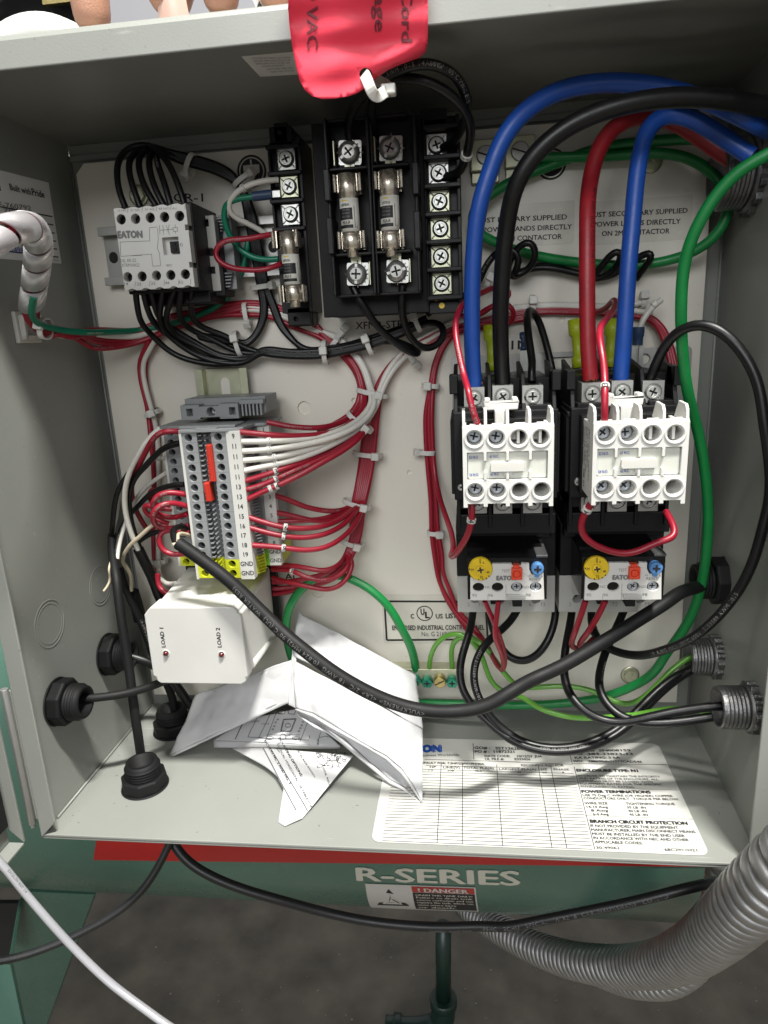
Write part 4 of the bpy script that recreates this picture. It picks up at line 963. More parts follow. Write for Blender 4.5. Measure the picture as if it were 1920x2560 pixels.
jumper(888,642,918,898,44,4,'long red bridge jumper pushed into the upper terminal blocks')
jumper(872,905,892,1035,46,2,'short red bridge jumper just below the long one')
# marker strips
def marker(lb, x0_, x1_, d, ztop_, zbot_, texts, v, first, last, capm, th=1.2):
    t = thing('marker_strip', (x0_,-d,zbot_), lb, 'marker strip')
    b = MB().use(STICK); b.prism(rect(x0_, x1_, zbot_, ztop_), d-th, d); obj('strip', b, t, bevel=.15)
    b = MB()
    for i, s in enumerate(texts):
        if not s: continue
        z_ = zt - i*PITCH - capm/2 + .3 + rs.uniform(-.1,.1); wd = capm*.62*len(s); xm = (x0_+x1_)/2+.2
        W_ = glyphs(s, .02)[2]*capm/CAPH*.9; put_text(b, s, (xm-W_/2,-d,z_), (1,0,.02), (0,0,1), capm, INK, W_, .02, .1, Vector((0,-1,0)))
    if b.v: obj('numbers', b, t, kind='stuff')
marker('white strip numbered 9 to 19 and GND on the front row of terminal blocks', xMK, xFR, TD1+.6, zt+PITCH*.52, zb-PITCH*.62, nums, 'I', 0, 0, 2.9, 6)
marker('white strip numbered 1 to 8 and GND on the right rear row of terminal blocks', xbm, xBR1, TD0+.4, zt+PITCH*.5, zb-PITCH*.5, nb, 'I', 0, 0, 2.7, 5)
marker('blank white strip along the left edge of the front terminal row', xFL-.7, xFL+.8, TD1+.6, zt+PITCH*.5, zb-PITCH*.6, [], 'I', 0, 0, 2.7, 6)
marker('blank white strip along the left edge of the rear terminal row', xBL0-.7, xBL0+.8, TD0+.4, zt+PITCH*.5, zb-PITCH*.5, [], 'I', 0, 0, 2.7, 5)

# ================================================================== alternating relay
al = thing('alternating_relay', (-115,-40,73), 'white alternating relay box with LOAD 1 and LOAD 2 indicator lamps', 'relay')
AX0, AX1, AZ0, AZ1, AD = -146.0, -85.6, 73.2, 124.0, 98.0
b = MB().use(WHT)
def oct_(x0_, x1_, z0_, z1_, n_): return [(x0_+n_,z0_),(x1_-n_,z0_),(x1_-n_*.35,z0_+n_*.35),(x1_-n_*.3,z0_+n_),(x1_,z0_+n_*1.1),(x1_,z1_-n_*1.1),(x1_-n_*.4,z1_-n_*.9),(x1_-n_*.4,z1_-n_*.5),(x1_-n_,z1_),(x0_+n_,z1_),(x0_+n_*.5,z1_-n_*.5),(x0_,z1_-n_*1.1),(x0_,z0_+n_*1.1),(x0_+n_*.4,z0_+n_*.9),(x0_+n_*.45,z0_+n_*.4)]
b.prism(oct_(AX0,AX1,AZ0,AZ1,4.6), 84, AD); obj('front_cover', b, al, bevel=.9, seg=3)
b = MB().use(WHT); b.hexa([(AX0+2.5,-85,AZ0+2.5),(AX1-2.5,-85,AZ0+2.5),(AX1-2.5,-85,AZ1-3),(AX0+2.5,-85,AZ1-3)], [(AX0+1,-30,AZ0+1),(AX1-1,-30,AZ0+1),(AX1-1,-30,AZ1+1.5),(AX0+1,-30,AZ1+1.5)]); obj('case', b, al, bevel=1.2, seg=3)
for (xx) in (AX1-2.2,):
    b = MB().use(WHT); b.tube([Vector((AX1-3,-84,AZ1-4.5)), Vector((AX1-2.4,-34,AZ1-1))], 2.6, 12); obj('corner_rib', b, al)
    b = MB().use(WHT); b.tube([Vector((AX1-3,-84,AZ0+4.5)), Vector((AX1-2.4,-34,AZ0+2))], 2.6, 12); obj('corner_rib', b, al)
b = MB().use(WHT); b.box(AX0+2, AX1-2.0, -86.2, -85.4, AZ0+2, AZ1-2.2); b.box(AX0+7, AX1-8, -84, -40, AZ1-1.6, AZ1-1.1); obj('cover_seam', b, al, bevel=.2)
b = MB().use(BLK); b.box(AX0-1, AX1+3.0, -30, -24, AZ0-1, AZ1+3.5); b.box(AX0+4, AX1-2, -24, -PD, AZ0+4, AZ1-2); obj('socket_base', b, al, bevel=.6)
for (x, y, lb) in ((795,600,'dark red lamp under LOAD 1'),(1124,607,'dark red lamp under LOAD 2')):
    p = U(*vp('K',x,y), AD); bz = MB().use(WHT); bz.lathe([(1.7,0),(1.8,.35),(2.3,.35),(2.5,0)], 20, (p.x,-AD,p.z), cap=False); obj('lamp_bezel', bz, al); b = MB().use(mat('led_red', (.09,.004,.006), .15, coat=.5)); b.lathe([(1.6,0),(1.6,.8),(1.3,1.5),(.7,1.9),(.1,2.0)], 16, (p.x,-AD,p.z)); obj('indicator_lamp', b, al, lb)
b = MB()
for s, A_, B_ in (('LOAD 1',(792,565),(778,448)),('LOAD 2',(1124,565),(1112,448))):
    pa = U(*vp('K',*A_), AD); pb = U(*vp('K',*B_), AD); ux = (pb-pa); wd = ux.length; ux.normalize(); uy = Vector((-1,0,0)); uy = (uy-ux*uy.dot(ux)).normalized()
    put_text(b, s, pa, ux, uy, 2.5, INK, wd, .03, .12, Vector((0,-1,0)))
obj('lettering', b, al, kind='stuff')

# ================================================================== contactors, auxiliary blocks, overloads
def contactor(ox, lab, which):
    t = thing('contactor', (70+ox,-17,188), lab, 'contactor', 'the two black contactors on the steel bracket')
    X0, X1 = 42.3+ox, 97.2+ox
    b = MB().use(BLK)
    b.box(X0+1, X1-1, -86, -17, 178, 236); b.box(X0+2, X1-2, -74, -17, 160, 249)
    b.box(X0, X1, -96, -60, 186, 234); b.box(X0+4, X1-4, -104, -90, 190, 231)
    obj('body', b, t, bevel=.6)
    b = MB().use(BLK)
    for x_ in (X0+.5, X0+18.6, X0+36.4, X1-2.6):
        b.hexa([(x_,-60,232),(x_+2.2,-60,232),(x_+2.2,-92,232),(x_,-92,232)], [(x_,-50,257),(x_+2.2,-50,257),(x_+2.2,-84,252),(x_,-84,252)])
    for x_ in (X0-1.6, X1-2.6): b.box(x_, x_+4.4, -90, -76, 243, 253)
    obj('pole_dividers', b, t, bevel=.4)
    b = MB().use(BLKM)
    for k in range(3): b.box(X0+3.5+18*k, X0+15.5+18*k, -94, -80, 230.5, 236.2)
    b.box(X0-1.2, X0+3, -92, -60, 229, 231.5); b.box(X1-3, X1+1.4, -92, -60, 229, 231.5); b.box(X0-1.6, X0+.4, -90, -70, 188, 229); b.box(X1-.4, X1+1.6, -90, -70, 188, 229)
    obj('side_rails', b, t, bevel=.4)
    # top and bottom terminals
    for (x, y) in ((203,345),(372,333),(549,333)):
        cx, cz = q2('G', x, y, 90); cx += ox
        b = MB().use(STEEL); b.prism(rect(cx-5.4,cx+5.4,cz-5.6,cz+5.6), 72, 90, [(circ(cx,cz-.2,4.5,20), 88.6, None)]); b.use(DARK).box(cx-4,cx+4,-86,-76,cz+5.61,cz+5.7); o = obj('terminal_clamp', b, t, bevel=.25)
        s_ = place('terminal_screw', SCRS[rs.randrange(3)], (cx,-88.7,cz-.2), t, (0,rs.uniform(0,3),0), scale=1.25)
    for (x, y) in ((222,978),(372,978),(549,975)):
        cx, cz = q2('G', x, y, 90); cx += ox
        b = MB().use(STEEL); b.prism(rect(cx-5.2,cx+5.2,cz-5,cz+5), 72, 90, [(circ(cx,cz+1,4.4,20), 88.6, None)]); obj('terminal_clamp', b, t, bevel=.25)
        place('terminal_screw', SCRS[rs.randrange(3)], (cx,-88.7,cz+1), t, (0,rs.uniform(0,3),0), scale=1.2)
        b = MB().use(BRASS); b.box(cx-2, cx+3, -80, -70, cz-10, cz-5); obj('busbar_tail', b, t)
    b = MB().use(BLK)
    for x_ in (X0+1, X0+18.4, X0+36.2, X1-3): b.box(x_, x_+2, -88, -60, 168, 186)
    obj('lower_dividers', b, t, bevel=.3)
    cx, cz = q2('G', 125, 843, 84) if ox == 0 else q2('G', 812, 828, 92)
    if ox: place('screw', SCR_Z, (cx,-96.4,cz), t, scale=.75)
    else: place('screw', SCR_Z2, (cx,-96.4,cz), t, scale=.6)
    return t
C1 = contactor(0, 'left contactor, fed by one heavy blue and one heavy black cable', 0)
C2 = contactor(61.3, 'right contactor, fed by a heavy red and a heavy blue cable', 1)

def aux(ox, lab, side_sticker):
    t = thing('auxiliary_contact_block', (69+ox,-95,193), lab, 'contact block', 'white auxiliary blocks clipped on the contactors')
    X0, X1, Z0, Z1, dF = 47.3+ox, 90.6+ox, 192.6, 230.6, 132.0
    P_ = lambda x, y: (lambda p: (p[0]+ox, p[1]))(q2('G', x, y, dF))
    hs = []; hc = []
    for j, yy in enumerate((585, 897)):
        for i, xx in enumerate((203,334,466,597)):
            c_ = P_(xx + (6 if j else 0), yy - 2*i); hs.append((circ(c_[0], c_[1], 3.7, 22), 120 if i < 2 else 106, DARK)); hc.append((c_, i, j))
    w0 = P_(160, 668); w1 = P_(638, 822)
    hs.append((rect(w0[0], w1[0], w1[1], w0[1]), 127, WHT))
    b = MB().use(WHT)
    ol = [(X0,Z0-1.5),(X0+2,Z0-1.5),(X0+2,Z0+.4)]
    for k in range(1, 4): xx = X0+k*10.8; ol += [(xx-1,Z0+.4),(xx-1,Z0-1.2),(xx+1,Z0-1.2),(xx+1,Z0+.4)]
    ol += [(X1-2,Z0+.4),(X1-2,Z0-1.5),(X1,Z0-1.5),(X1,Z1),(X0,Z1)]
    b.prism(ol, 122, dF, hs); obj('front_plate', b, t, bevel=.3)
    b = MB().use(WHT); b.box(X0+.1, X0+2, -122, -94, Z0, Z1-1); b.box(X1-2, X1-.1, -122, -94, Z0, Z1-1); b.box(X0+2, X1-2, -104, -96, Z0+4, Z1-7); obj('case', b, t, bevel=.3)
    # raised fins along the top
    b = MB().use(WHT)
    for k in range(5):
        x_ = X0 + .1 + k*(X1-X0-1.7)/4
        b.xprism([(dF-.5,Z1-.2),(dF-1.5,Z1+5.2),(dF-4,Z1+7.5),(dF-14,Z1+8.0),(dF-20,Z1-.2)], x_, x_+1.4)
    for k in range(4):
        x_ = X0+3.6+k*10.6; b.box(x_, x_+5.5, -(dF-3), -(dF-4), Z1-.2, Z1+1.4)
    b.xprism([(dF-.6,Z1-.3),(dF-.6,Z1+1.0),(dF-2,Z1+1.0),(dF-2,Z1-.3)], X0, X1); obj('top_fins', b, t, bevel=.25)
    for (c_, i, j) in hc:
        b = MB().use(WHT); b.lathe([(3.95,0),(4.1,.5),(5.0,.5),(5.1,0)], 26, (c_[0],-dF,c_[1]), cap=False); obj('hole_rim', b, t)
        if i < 2: place('screw', SCRH[(i+j) % 3], (c_[0],-122.4,c_[1]), t, (0,rs.uniform(0,3),0), scale=1.12)
        elif j == 0:
            b = MB().use(WHT); b.box(c_[0]-.6, c_[0]+.7, -(dF-3), -106, c_[1]-3, c_[1]+3.6); b.box(c_[0]-3, c_[0]-.6, -(dF-9), -106, c_[1]-2, c_[1]+3.4); obj('inner_wall', b, t)
    # window with milky label carrier and slider
    b = MB().use(LENS); b.prism(rrect(w0[0]+.3, w1[0]-.4, w1[1]+.4, w0[1]-.4, 1), 127.1, 130.2); obj('label_carrier', b, t, bevel=.4)
    s0 = P_(300, 726); s1 = P_(497, 776); b = MB().use(NYLON); b.prism(rrect(s0[0], s1[0], s1[1], s0[1], .6), 130, 132.6); sm = (s0[0]+s1[0])/2; b.prism(rect(sm-1.5, sm+2.6, s1[1]-2.2, s1[1]), 130, 131.8); obj('slider', b, t, bevel=.35)
    b = MB().use(WHT)
    for k in range(1, 4):
        x_ = X0 + k*10.75; b.box(x_-.7, x_+.7, -(dF+.3), -127, w0[1]-4.4, w0[1]); b.box(x_-.7, x_+.7, -(dF+.3), -127, w1[1], w1[1]+4.0)
    obj('window_prongs', b, t, bevel=.25)
    b = MB()
    for s, x0_, y0_, x1_ in (('53 N.O.',172,708,228),('61 N.C.',295,703,350),('54 N.O.',175,812,230),('62 N.C.',300,808,352)):
        a_ = P_(x0_, y0_); c_ = P_(x1_, y0_-1); put_text(b, s, (a_[0],-130.3,a_[1]), (1,0,.03), (0,0,1), 1.5, INKB, c_[0]-a_[0], .02, .12, Vector((0,-1,0)))
    obj('blue_print', b, t, kind='stuff')
    b = MB().use(YELP); c_ = P_(330, 656); b.box(c_[0]-2.5, c_[0]+2.5, -129, -126, c_[1]-.6, c_[1]+.8); obj('yellow_tab', b, t, bevel=.2)
    # side print
    b = MB()
    for k, s in enumerate(('EATON','XTCEXFAC22','A600 P300','AC-15 240V 4A','DC-13 24V 3A','Ui 690V','IEC/EN 60947')):
        put_text(b, s, (X0-.02,-(98+k*4.2),Z1-4), (0,0,-1), (0,1,0), 1.7, INK, 26-3*(k%3), .02, .1, Vector((-1,0,0)))
    for k, s in enumerate(('EATON','CE 01')): put_text(b, s, (X0-.02,-(104+k*7),Z0+12), (0,0,-1), (0,1,0), 2.6, INK, 9, .03, .1, Vector((-1,0,0)))
    obj('side_print', b, t, kind='stuff')
    # white T-shaped latch standing above the block
    cc = P_(380, 440); b = MB().use(WHT); b.box(cc[0]-8.4, cc[0]+8.4, -106, -98, cc[1]-1, cc[1]+3); b.box(cc[0]-3.5, cc[0]+3.5, -112, -98, cc[1]-8, cc[1]-.5)
    for sg in (-1,1): b.box(cc[0]+sg*7-1.4, cc[0]+sg*7+1.4, -106, -98, cc[1]+3, cc[1]+5)
    obj('latch', b, t, bevel=.5)
aux(0, 'white auxiliary contact block on the left contactor, between two fuller pairs of screw holes', 0)
aux(61.3, 'white auxiliary contact block on the right contactor, beside the green wire', 1)

def overload(ox, lab, sgn):
    t = thing('overload_relay', (70+ox,-17,106), lab, 'overload relay', 'overload relays under the contactors')
    H_ = lambda x, y, d: (lambda p: (p[0]+ox, p[1]))(q2('H', x, y, d))
    X0, X1 = 42+ox, 101+ox
    b = MB().use(BLK); b.box(X0, X1, -66, -17, 130.4, 163); b.box(X0+1, X1-4, -74, -17, 157, 176); b.box(X0+.8, X1-3, -86, -60, 163, 175); obj('body', b, t, bevel=.8)
    b = MB().use(OFFW)
    hs = []
    for (x, y, r) in ((208,603,2.6),(355,606,2.6),(570,606,2.6)):
        c_ = H_(x, y-14, 65); hs.append((circ(c_[0], c_[1], r, 16), 55, DARK))
    b.prism(rect(X0, X1, 106.4, 130.4), 20, 65, hs); obj('terminal_skirt', b, t, bevel=.6)
    fx0, fz1 = H_(160, 345, 104); fx1, fz0 = H_(632, 592, 104)
    b = MB().use(BLKG); b.box(fx0, fx1, -104, -60, fz0+.5, fz1); b.hexa([(fx0,-104,fz1),(fx1,-104,fz1),(fx1,-104,fz1-.1),(fx0,-104,fz1-.1)], [(fx0+1,-70,fz1+4),(fx1-3,-70,fz1+4),(fx1-3,-70,fz1-.1),(fx0+1,-70,fz1-.1)]); obj('front_module', b, t, bevel=.5)
    b = MB().use(mat('smoked_cover', (.10,.10,.10), .12, trans=.3)); b.box(fx1-6, fx1+.3, -104.6, -74, fz1+.1, fz1+1.6); obj('clear_cover', b, t, bevel=.3)
    # white face
    pts = [(180,590),(180,455),(205,470),(240,478),(275,470),(300,445),(310,378),(425,378),(425,388),(482,388),(482,375),(528,378),(528,412),(545,445),(612,425),(618,590),(560,592),(430,592),(180,595)]
    ol = [H_(x, y, 106) for x, y in pts]; hs = []; cc = []
    for (x, y) in ((228,518),(341,517),(455,516),(567,515)):
        c_ = H_(x, y, 106); hs.append((circ(c_[0], c_[1], 2.75, 20, 1.16), 98, DARK)); cc.append(c_)
    b = MB().use(WHT); b.prism(ol, 98, 106, hs); obj('face_plate', b, t, bevel=.3)
    for k, c_ in enumerate(cc): place('terminal_screw', SCRH[k % 3], (c_[0], -(100 if k < 2 else 103.2), c_[1]-(.6 if k < 2 else .2)), t, (0,rs.uniform(0,3),0), scale=.88)
    b = MB().use(BLK); c_ = H_(460, 592, 100); b.box(c_[0]-2.6, c_[0]+2.6, -98, -66, c_[1]-5, c_[1]+2); c_ = H_(330, 600, 80); b.box(c_[0]-3, c_[0]+3, -80, -64, c_[1]-2, c_[1]+3); obj('hooks', b, t, bevel=.3)
    b = MB().use(OFFW); c0 = H_(400, 565, 108); c1 = H_(505, 590, 108); b.box(c0[0], c1[0], -107.5, -105, c1[1], c0[1]); obj('lower_step', b, t, bevel=.3)
    # dial, test and reset buttons
    c_ = H_(240, 413, 108); b = MB().use(YELP); b.lathe([(6.3,0),(6.5,.4),(6.5,2.6),(6.2,3.0)], 40, (c_[0],-104.5,c_[1])); b.lathe([(2.5,3.0),(2.4,4.2),(1.9,4.4)], 20, (c_[0],-104.5,c_[1])); b.use(INK).prism([(c_[0]+x, c_[1]+z) for x, z in rotp(plus(1.7,.45), .2)], 108.7, 109.0); obj('current_dial', b, t, bevel=.15)
    b = MB(); dd_ = 107.6
    for s, a_ in (('A',62),('32',-82),('24',180),('40',-20)):
        r_ = 4.4; ax_ = Vector((math.cos(rad(a_-90)),0,math.sin(rad(a_-90)))); p_ = Vector((c_[0]+r_*math.cos(rad(a_)),-dd_,c_[1]+r_*math.sin(rad(a_))));
        put_text(b, s, p_+Vector((-.9,0,-.7)), (1,0,0), (0,0,1), 1.4, INK, .8*len(s), .01, .12, Vector((0,-1,0)))
    for a_ in (88, 94, -60, -40, -78, -100, 178): p_ = [Vector((c_[0]+r_*math.cos(rad(a_)),-dd_-.1,c_[1]+r_*math.sin(rad(a_)))) for r_ in (3.3 if 80<a_<100 else 5.6, 6.2)]; b.use(INK).tube(p_, .12 if 80<a_<100 else .35, 4)
    for s, x0_, y0_, x1_, cp, bo in (('TEST',366,428,414,17,0),('EATON',333,475,452,26,.09),('RESET',528,476,594,15,0),('H',520,456,533,13,0),('A',598,458,610,13,0),('NC',268,524,300,16,0),('NO',491,524,526,16,0),('95',191,572,218,17,0),('96',286,572,314,17,0),('97',393,572,422,17,0),('98',508,570,537,17,0)):
        a0 = H_(x0_, y0_, 106); a1 = H_(x1_, y0_-1, 106); hp = H_(x0_, y0_-cp, 106)[1]-a0[1]
        put_text(b, s, (a0[0],-106,a0[1]), (1,0,0), (0,0,1), hp, INKG, a1[0]-a0[0], bo, .1, Vector((0,-1,0)))
    for x_ in (284, 391, 504): a0 = H_(x_, 590, 106); a1 = H_(x_, 560 if x_ != 391 else 500, 106); b.use(INKG).add([(a0[0]-.1,-106.1,a0[1]),(a0[0]+.1,-106.1,a0[1]),(a0[0]+.1,-106.1,a1[1]),(a0[0]-.1,-106.1,a1[1])], [(0,1,2,3)])
    for s, x0_, x1_ in (('2',163,175),('T1',224,250),('T2',408,440),('6',528,541),('T3',593,622)):
        a0 = H_(x0_, 629, 65); a1 = H_(x1_, 628, 65); put_text(b, s, (a0[0],-65,a0[1]), (1,0,0), (0,0,1), 2.4, INKG, a1[0]-a0[0], 0, .1, Vector((0,-1,0)))
    obj('printing', b, t, kind='stuff')
    c_ = H_(454, 433, 107); b = MB().use(REDB); b.prism(rect(c_[0]-2.8,c_[0]+2.8,c_[1]-3.2,c_[1]+3.2), 104, 109, [(circ(c_[0],c_[1],2.1,20), 108, None)]); b.cyl((c_[0],-108,c_[1]), 1.7, 1.2); b.prism(rect(c_[0]-1.8,c_[0]+1.5,c_[1]+3.2,c_[1]+4.8), 104, 108); obj('test_button', b, t, bevel=.3)
    c_ = H_(578, 408, 107); b = MB().use(BLUEP); b.lathe([(3.3,0),(3.4,1),(3.4,3.4),(3.0,4)], 26, (c_[0],-104,c_[1])); b.prism([(c_[0]-2,c_[1]-2.4),(c_[0]+1.4,c_[1]-2.8),(c_[0]+.4,c_[1]-5),(c_[0]-1.5,c_[1]-4.6)], 104, 107.4); b.use(INK).prism([(c_[0]+x, c_[1]+z) for x, z in rotp(plus(2.0,.55), .0)], 108.0, 108.3); obj('reset_button', b, t, bevel=.2)
    c_ = H_(503, 420, 106); b = MB().use(WHT); b.cyl((c_[0],-106,c_[1]), 1.7, .5); obj('dimple', b, t, bevel=.15)
overload(0, 'left overload relay with yellow dial, its two thin red wires twisted together below', 0)
overload(61.3, 'right overload relay with yellow dial, a red wire sagging across its top', 1)

# ================================================================== earth bars and lugs
t = thing('ground_bar', U(*vp('L',1000,700), 20), 'small ground bar with green screws at the bottom of the panel', 'ground bar')
b = MB().use(ZINCY); b.box(-8, 42.5, -25, -PD, 33.5, 46); obj('bar', b, t, bevel=.4)
for (x, y, g) in ((935,690,1),(1018,700,1),(1105,697,0),(1190,700,1),(860,690,1)):
    cx, cz = q2('L', x, y, 26); b = MB().use(GSCREW if g else BRASS); b.lathe([(4.3,0),(4.3,3.2),(3.8,4)], 6 if g else 20, (cx,-25,cz)); 
    if g: b.lathe([(3.3,4),(3.2,4.4)], 16, (cx,-25,cz)); b.use(DARK).prism([(cx+x_, cz+z_) for x_, z_ in plus(2.2,.5)], 29.41, 29.5)
    else: b.use(DARK).prism([(cx+x_, cz+z_) for x_, z_ in rotp(rect(-3.6,3.6,-.4,.4),.5)], 29.02, 29.1)
    obj('bar_screw', b, t, bevel=.2)
for i, (x, y, gx, lb) in enumerate(((1445,905,0,'zinc ground lug just right of the transformer, behind the blue cable'),)):
    pass
for (v, x, y, lb) in (('B',1455,915,'zinc ground lug beside the transformer, left of the heavy blue cable'), ('C',192,655,'zinc ground lug between the heavy blue and black cables')):
    p = U(*vp(v,x,y), 24); t = thing('ground_lug', (p.x,-PD,p.z-7), lb, 'ground lug', 'ground lugs at the top of the panel')
    b = MB().use(ZINCY); b.box(p.x-8.5, p.x+8.5, -22, -PD, p.z-8, p.z+8.5); b.box(p.x-8, p.x+8, -18, -PD, p.z-14, p.z-8); obj('lug_body', b, t, bevel=.5)
    b = MB().use(STEEL); b.lathe([(5.2,0),(5.2,1.2),(4.7,1.6)], 24, (p.x,-22,p.z)); b.use(DARK).prism([(p.x+x_, p.z+z_) for x_, z_ in rotp(rect(-4.6,4.6,-.45,.45),-.35)], 23.61, 23.7); obj('lug_screw', b, t, bevel=.15)
    b = MB(); put_text(b, 'CU9AL', (p.x-7.6,-22,p.z-7), (0,0,1), (-1,0,0), 1.4, INKG, 7, 0, .1, Vector((0,-1,0))); obj('stamping', b, t, kind='stuff')

# ================================================================== glands and conduit fittings
def gland(lab, c, ax, m=BLKM, r=14.6, neck=10.6, nl=9.5, nt=9.0, n=8, grp='black cable glands'):
    t = thing('cable_gland', c, lab, 'cable gland', grp); c = Vector(c); ax = Vector(ax)
    b = MB().use(m); b.lathe([(r*1.02,0),(r*1.02,1.2)], 40, c, ax); b.lathe([(r,1.2),(r,nt-1),(r*.93,nt)], n, c, ax, smooth=False, ang=.2); obj('nut', b, t, bevel=.6)
    pr = [(neck*.5,nt)]; k = 4
    for i in range(k): pr += [(neck,nt+.2+i*nl/k*.75),(neck*1.06,nt+nl*.75*(i+.35)/k),(neck*1.06,nt+nl*.75*(i+.55)/k),(neck,nt+nl*.75*(i+.8)/k)]
    pr += [(neck*.97,nt+nl*.75),(neck*.93,nt+nl),(neck*.72,nt+nl),(neck*.70,nt+nl*.3),(neck*.1,nt+nl*.3)]
    b = MB().use(m); b.lathe(pr, 32, c, ax, cap=False); obj('threaded_neck', b, t)
    return t
gl1 = UX(*vp('K',150,885), LX); gl2 = UX(*vp('K',445,605), LX)
gland('black cable gland low on the left wall near the front, cable running right', gl1, (1,0,0))
gland('black cable gland on the left wall behind the hanging cable', gl2, (1,0,0))
gland('black cable gland on the enclosure floor at the left with a cable standing up', UZ(*vp('K',672,1385), 0), (0,0,1))
gland('black cable gland on the enclosure floor half behind the folded paper', UZ(*vp('K',842,1055), 0), (0,0,1))
grb = UX(*vp('R3',860,1110), 203.5)
gland('black cable gland on the right wall holding the thick sheathed cable', grb, (-1,0,0))
GALV = mat('cast_zinc', (.17,.17,.17), .42, metal=.9, var=.25, scale=250, bump=.3, bscale=900)
def fitting(lab, c, ax, r=12.4, L_=19, lr=15.2):
    t = thing('conduit_fitting', c, lab, 'conduit fitting', 'threaded metal conduit fittings'); c = Vector(c); ax = Vector(ax)
    b = MB().use(GALV); n = 48; pr0 = []
    nn = 14
    star = []
    for i in range(nn*4):
        a = 2*math.pi*i/(nn*4); rr = lr*(1.0 if (i % 4) in (0,1) else .9); star.append((rr*math.cos(a), rr*math.sin(a)))
    q_ = Vector((0,1,0)) if abs(ax.x) > .5 else Vector((1,0,0)); r_ = ax.cross(q_)
    vs = [c+ax*h+q_*x+r_*y for h in (.5,5) for x, y in star]; k = len(star)
    b.add(vs, [(i,(i+1)%k,k+(i+1)%k,k+i) for i in range(k)]+[tuple(range(k)), tuple(range(k,2*k))]); b.lathe([(lr*.9,5),(lr*.86,6.5),(r,6.6)], 40, c, ax, cap=False); obj('locknut', b, t, bevel=.3)
    pr = [(r,5)]; m_ = 6
    for i in range(m_): z_ = 6.5+(L_-8)*i/m_; s_ = (L_-8)/m_; pr += [(r*.95,z_),(r*1.0,z_+s_*.35),(r*1.0,z_+s_*.6),(r*.95,z_+s_*.95)]
    pr += [(r*.97,L_-1),(r*.94,L_),(r*.80,L_),(r*.78,2)]
    b = MB().use(GALV); b.lathe(pr, 40, c, ax, cap=False); b.use(DARK).cyl(c+ax*2, r*.79, .3, ax); obj('threaded_tube', b, t)
    return t
fa = UX(*vp('R3',790,1955), 203.0); fbp = UX(*vp('M',1590,400), 199.8); fu = UX(*vp('R4',1500,720), 203.5)
fitting('smaller threaded conduit fitting on the right wall directly below the black gland', fa, (-1,0,0), 11.5, 19, 14)
fitting('threaded conduit fitting lowest on the right wall nearest the front edge', fbp, (-1,0,0), 11.5, 20, 14)
fitting('large threaded conduit fitting high on the right wall taking the heavy blue cables', fu, (-1,0,0), 18, 20, 22)
# ================================================================== cable ties
def tie(lab, v, x, y, d, ang, ra, rb=None, head=1.0, tail=0, hs=None, par=None, bw=3.0):
    """ang: direction of the bundle in the picture (degrees, 0 = runs right); ra: half width across, rb: half depth; head: where the lock sits (-1..1)"""
    c = U(*vp(v, x, y), d); rb = rb or ra*.6
    ax = Vector((math.cos(rad(ang)), 0, math.sin(rad(ang)))); cr_ = Vector((-math.sin(rad(ang)), 0, math.cos(rad(ang)))); dp = Vector((0,-1,0))
    t = thing('cable_tie', c, lab, 'cable tie', 'white nylon cable ties')
    b = MB().use(NYLON); n = 28
    def ringp(a, e, s): 
        ca, sa = math.cos(a), math.sin(a); ca = math.copysign(abs(ca)**.8, ca); sa = math.copysign(abs(sa)**.8, sa)
        return c + cr_*((ra+e)*ca) + dp*((rb+e)*sa) + ax*s
    vs = []; 
    for i in range(n):
        a = 2*math.pi*i/n
        for (e, s) in ((.1,-bw/2),(1.1,-bw/2),(1.1,bw/2),(.1,bw/2)): vs.append(ringp(a, e, s))
    b.add(vs, [(i*4+j, i*4+(j+1)%4, ((i+1)%n)*4+(j+1)%4, ((i+1)%n)*4+j) for i in range(n) for j in range(4)], False); obj('strap', b, t, bevel=.25)
    a = math.acos(max(-1, min(1, head))); p = ringp(a if a > .15 else .25, 1.6, 0)
    nrm = (cr_*math.cos(a)*rb + dp*math.sin(max(a,.25))*ra).normalized(); tg = ax.cross(nrm)
    b = MB().use(NYLON); b.T = Matrix((( ax.x, tg.x, nrm.x, p.x),(ax.y, tg.y, nrm.y, p.y),(ax.z, tg.z, nrm.z, p.z),(0,0,0,1)))
    w_ = bw/2+.9; b.add([(x_,y_,z_) for x_ in (-w_,w_) for y_ in (-2.4,2.4) for z_ in (-1.2,1.9)], [(0,1,3,2),(4,6,7,5),(0,4,5,1),(2,3,7,6),(0,2,6,4),(1,5,7,3)])
    if tail: b.add([(x_,y_,z_) for x_ in (-1.2,1.2) for y_ in (2.3,2.3+tail) for z_ in (-.4,.3)], [(0,1,3,2),(4,6,7,5),(0,4,5,1),(2,3,7,6),(0,2,6,4),(1,5,7,3)])
    obj('lock_head', b, t, bevel=.5)
    return t

RC = 'thin red control wires'; WC = 'thin white control wires'; BC = 'black relay wires'
HP = 'heavy power cables'
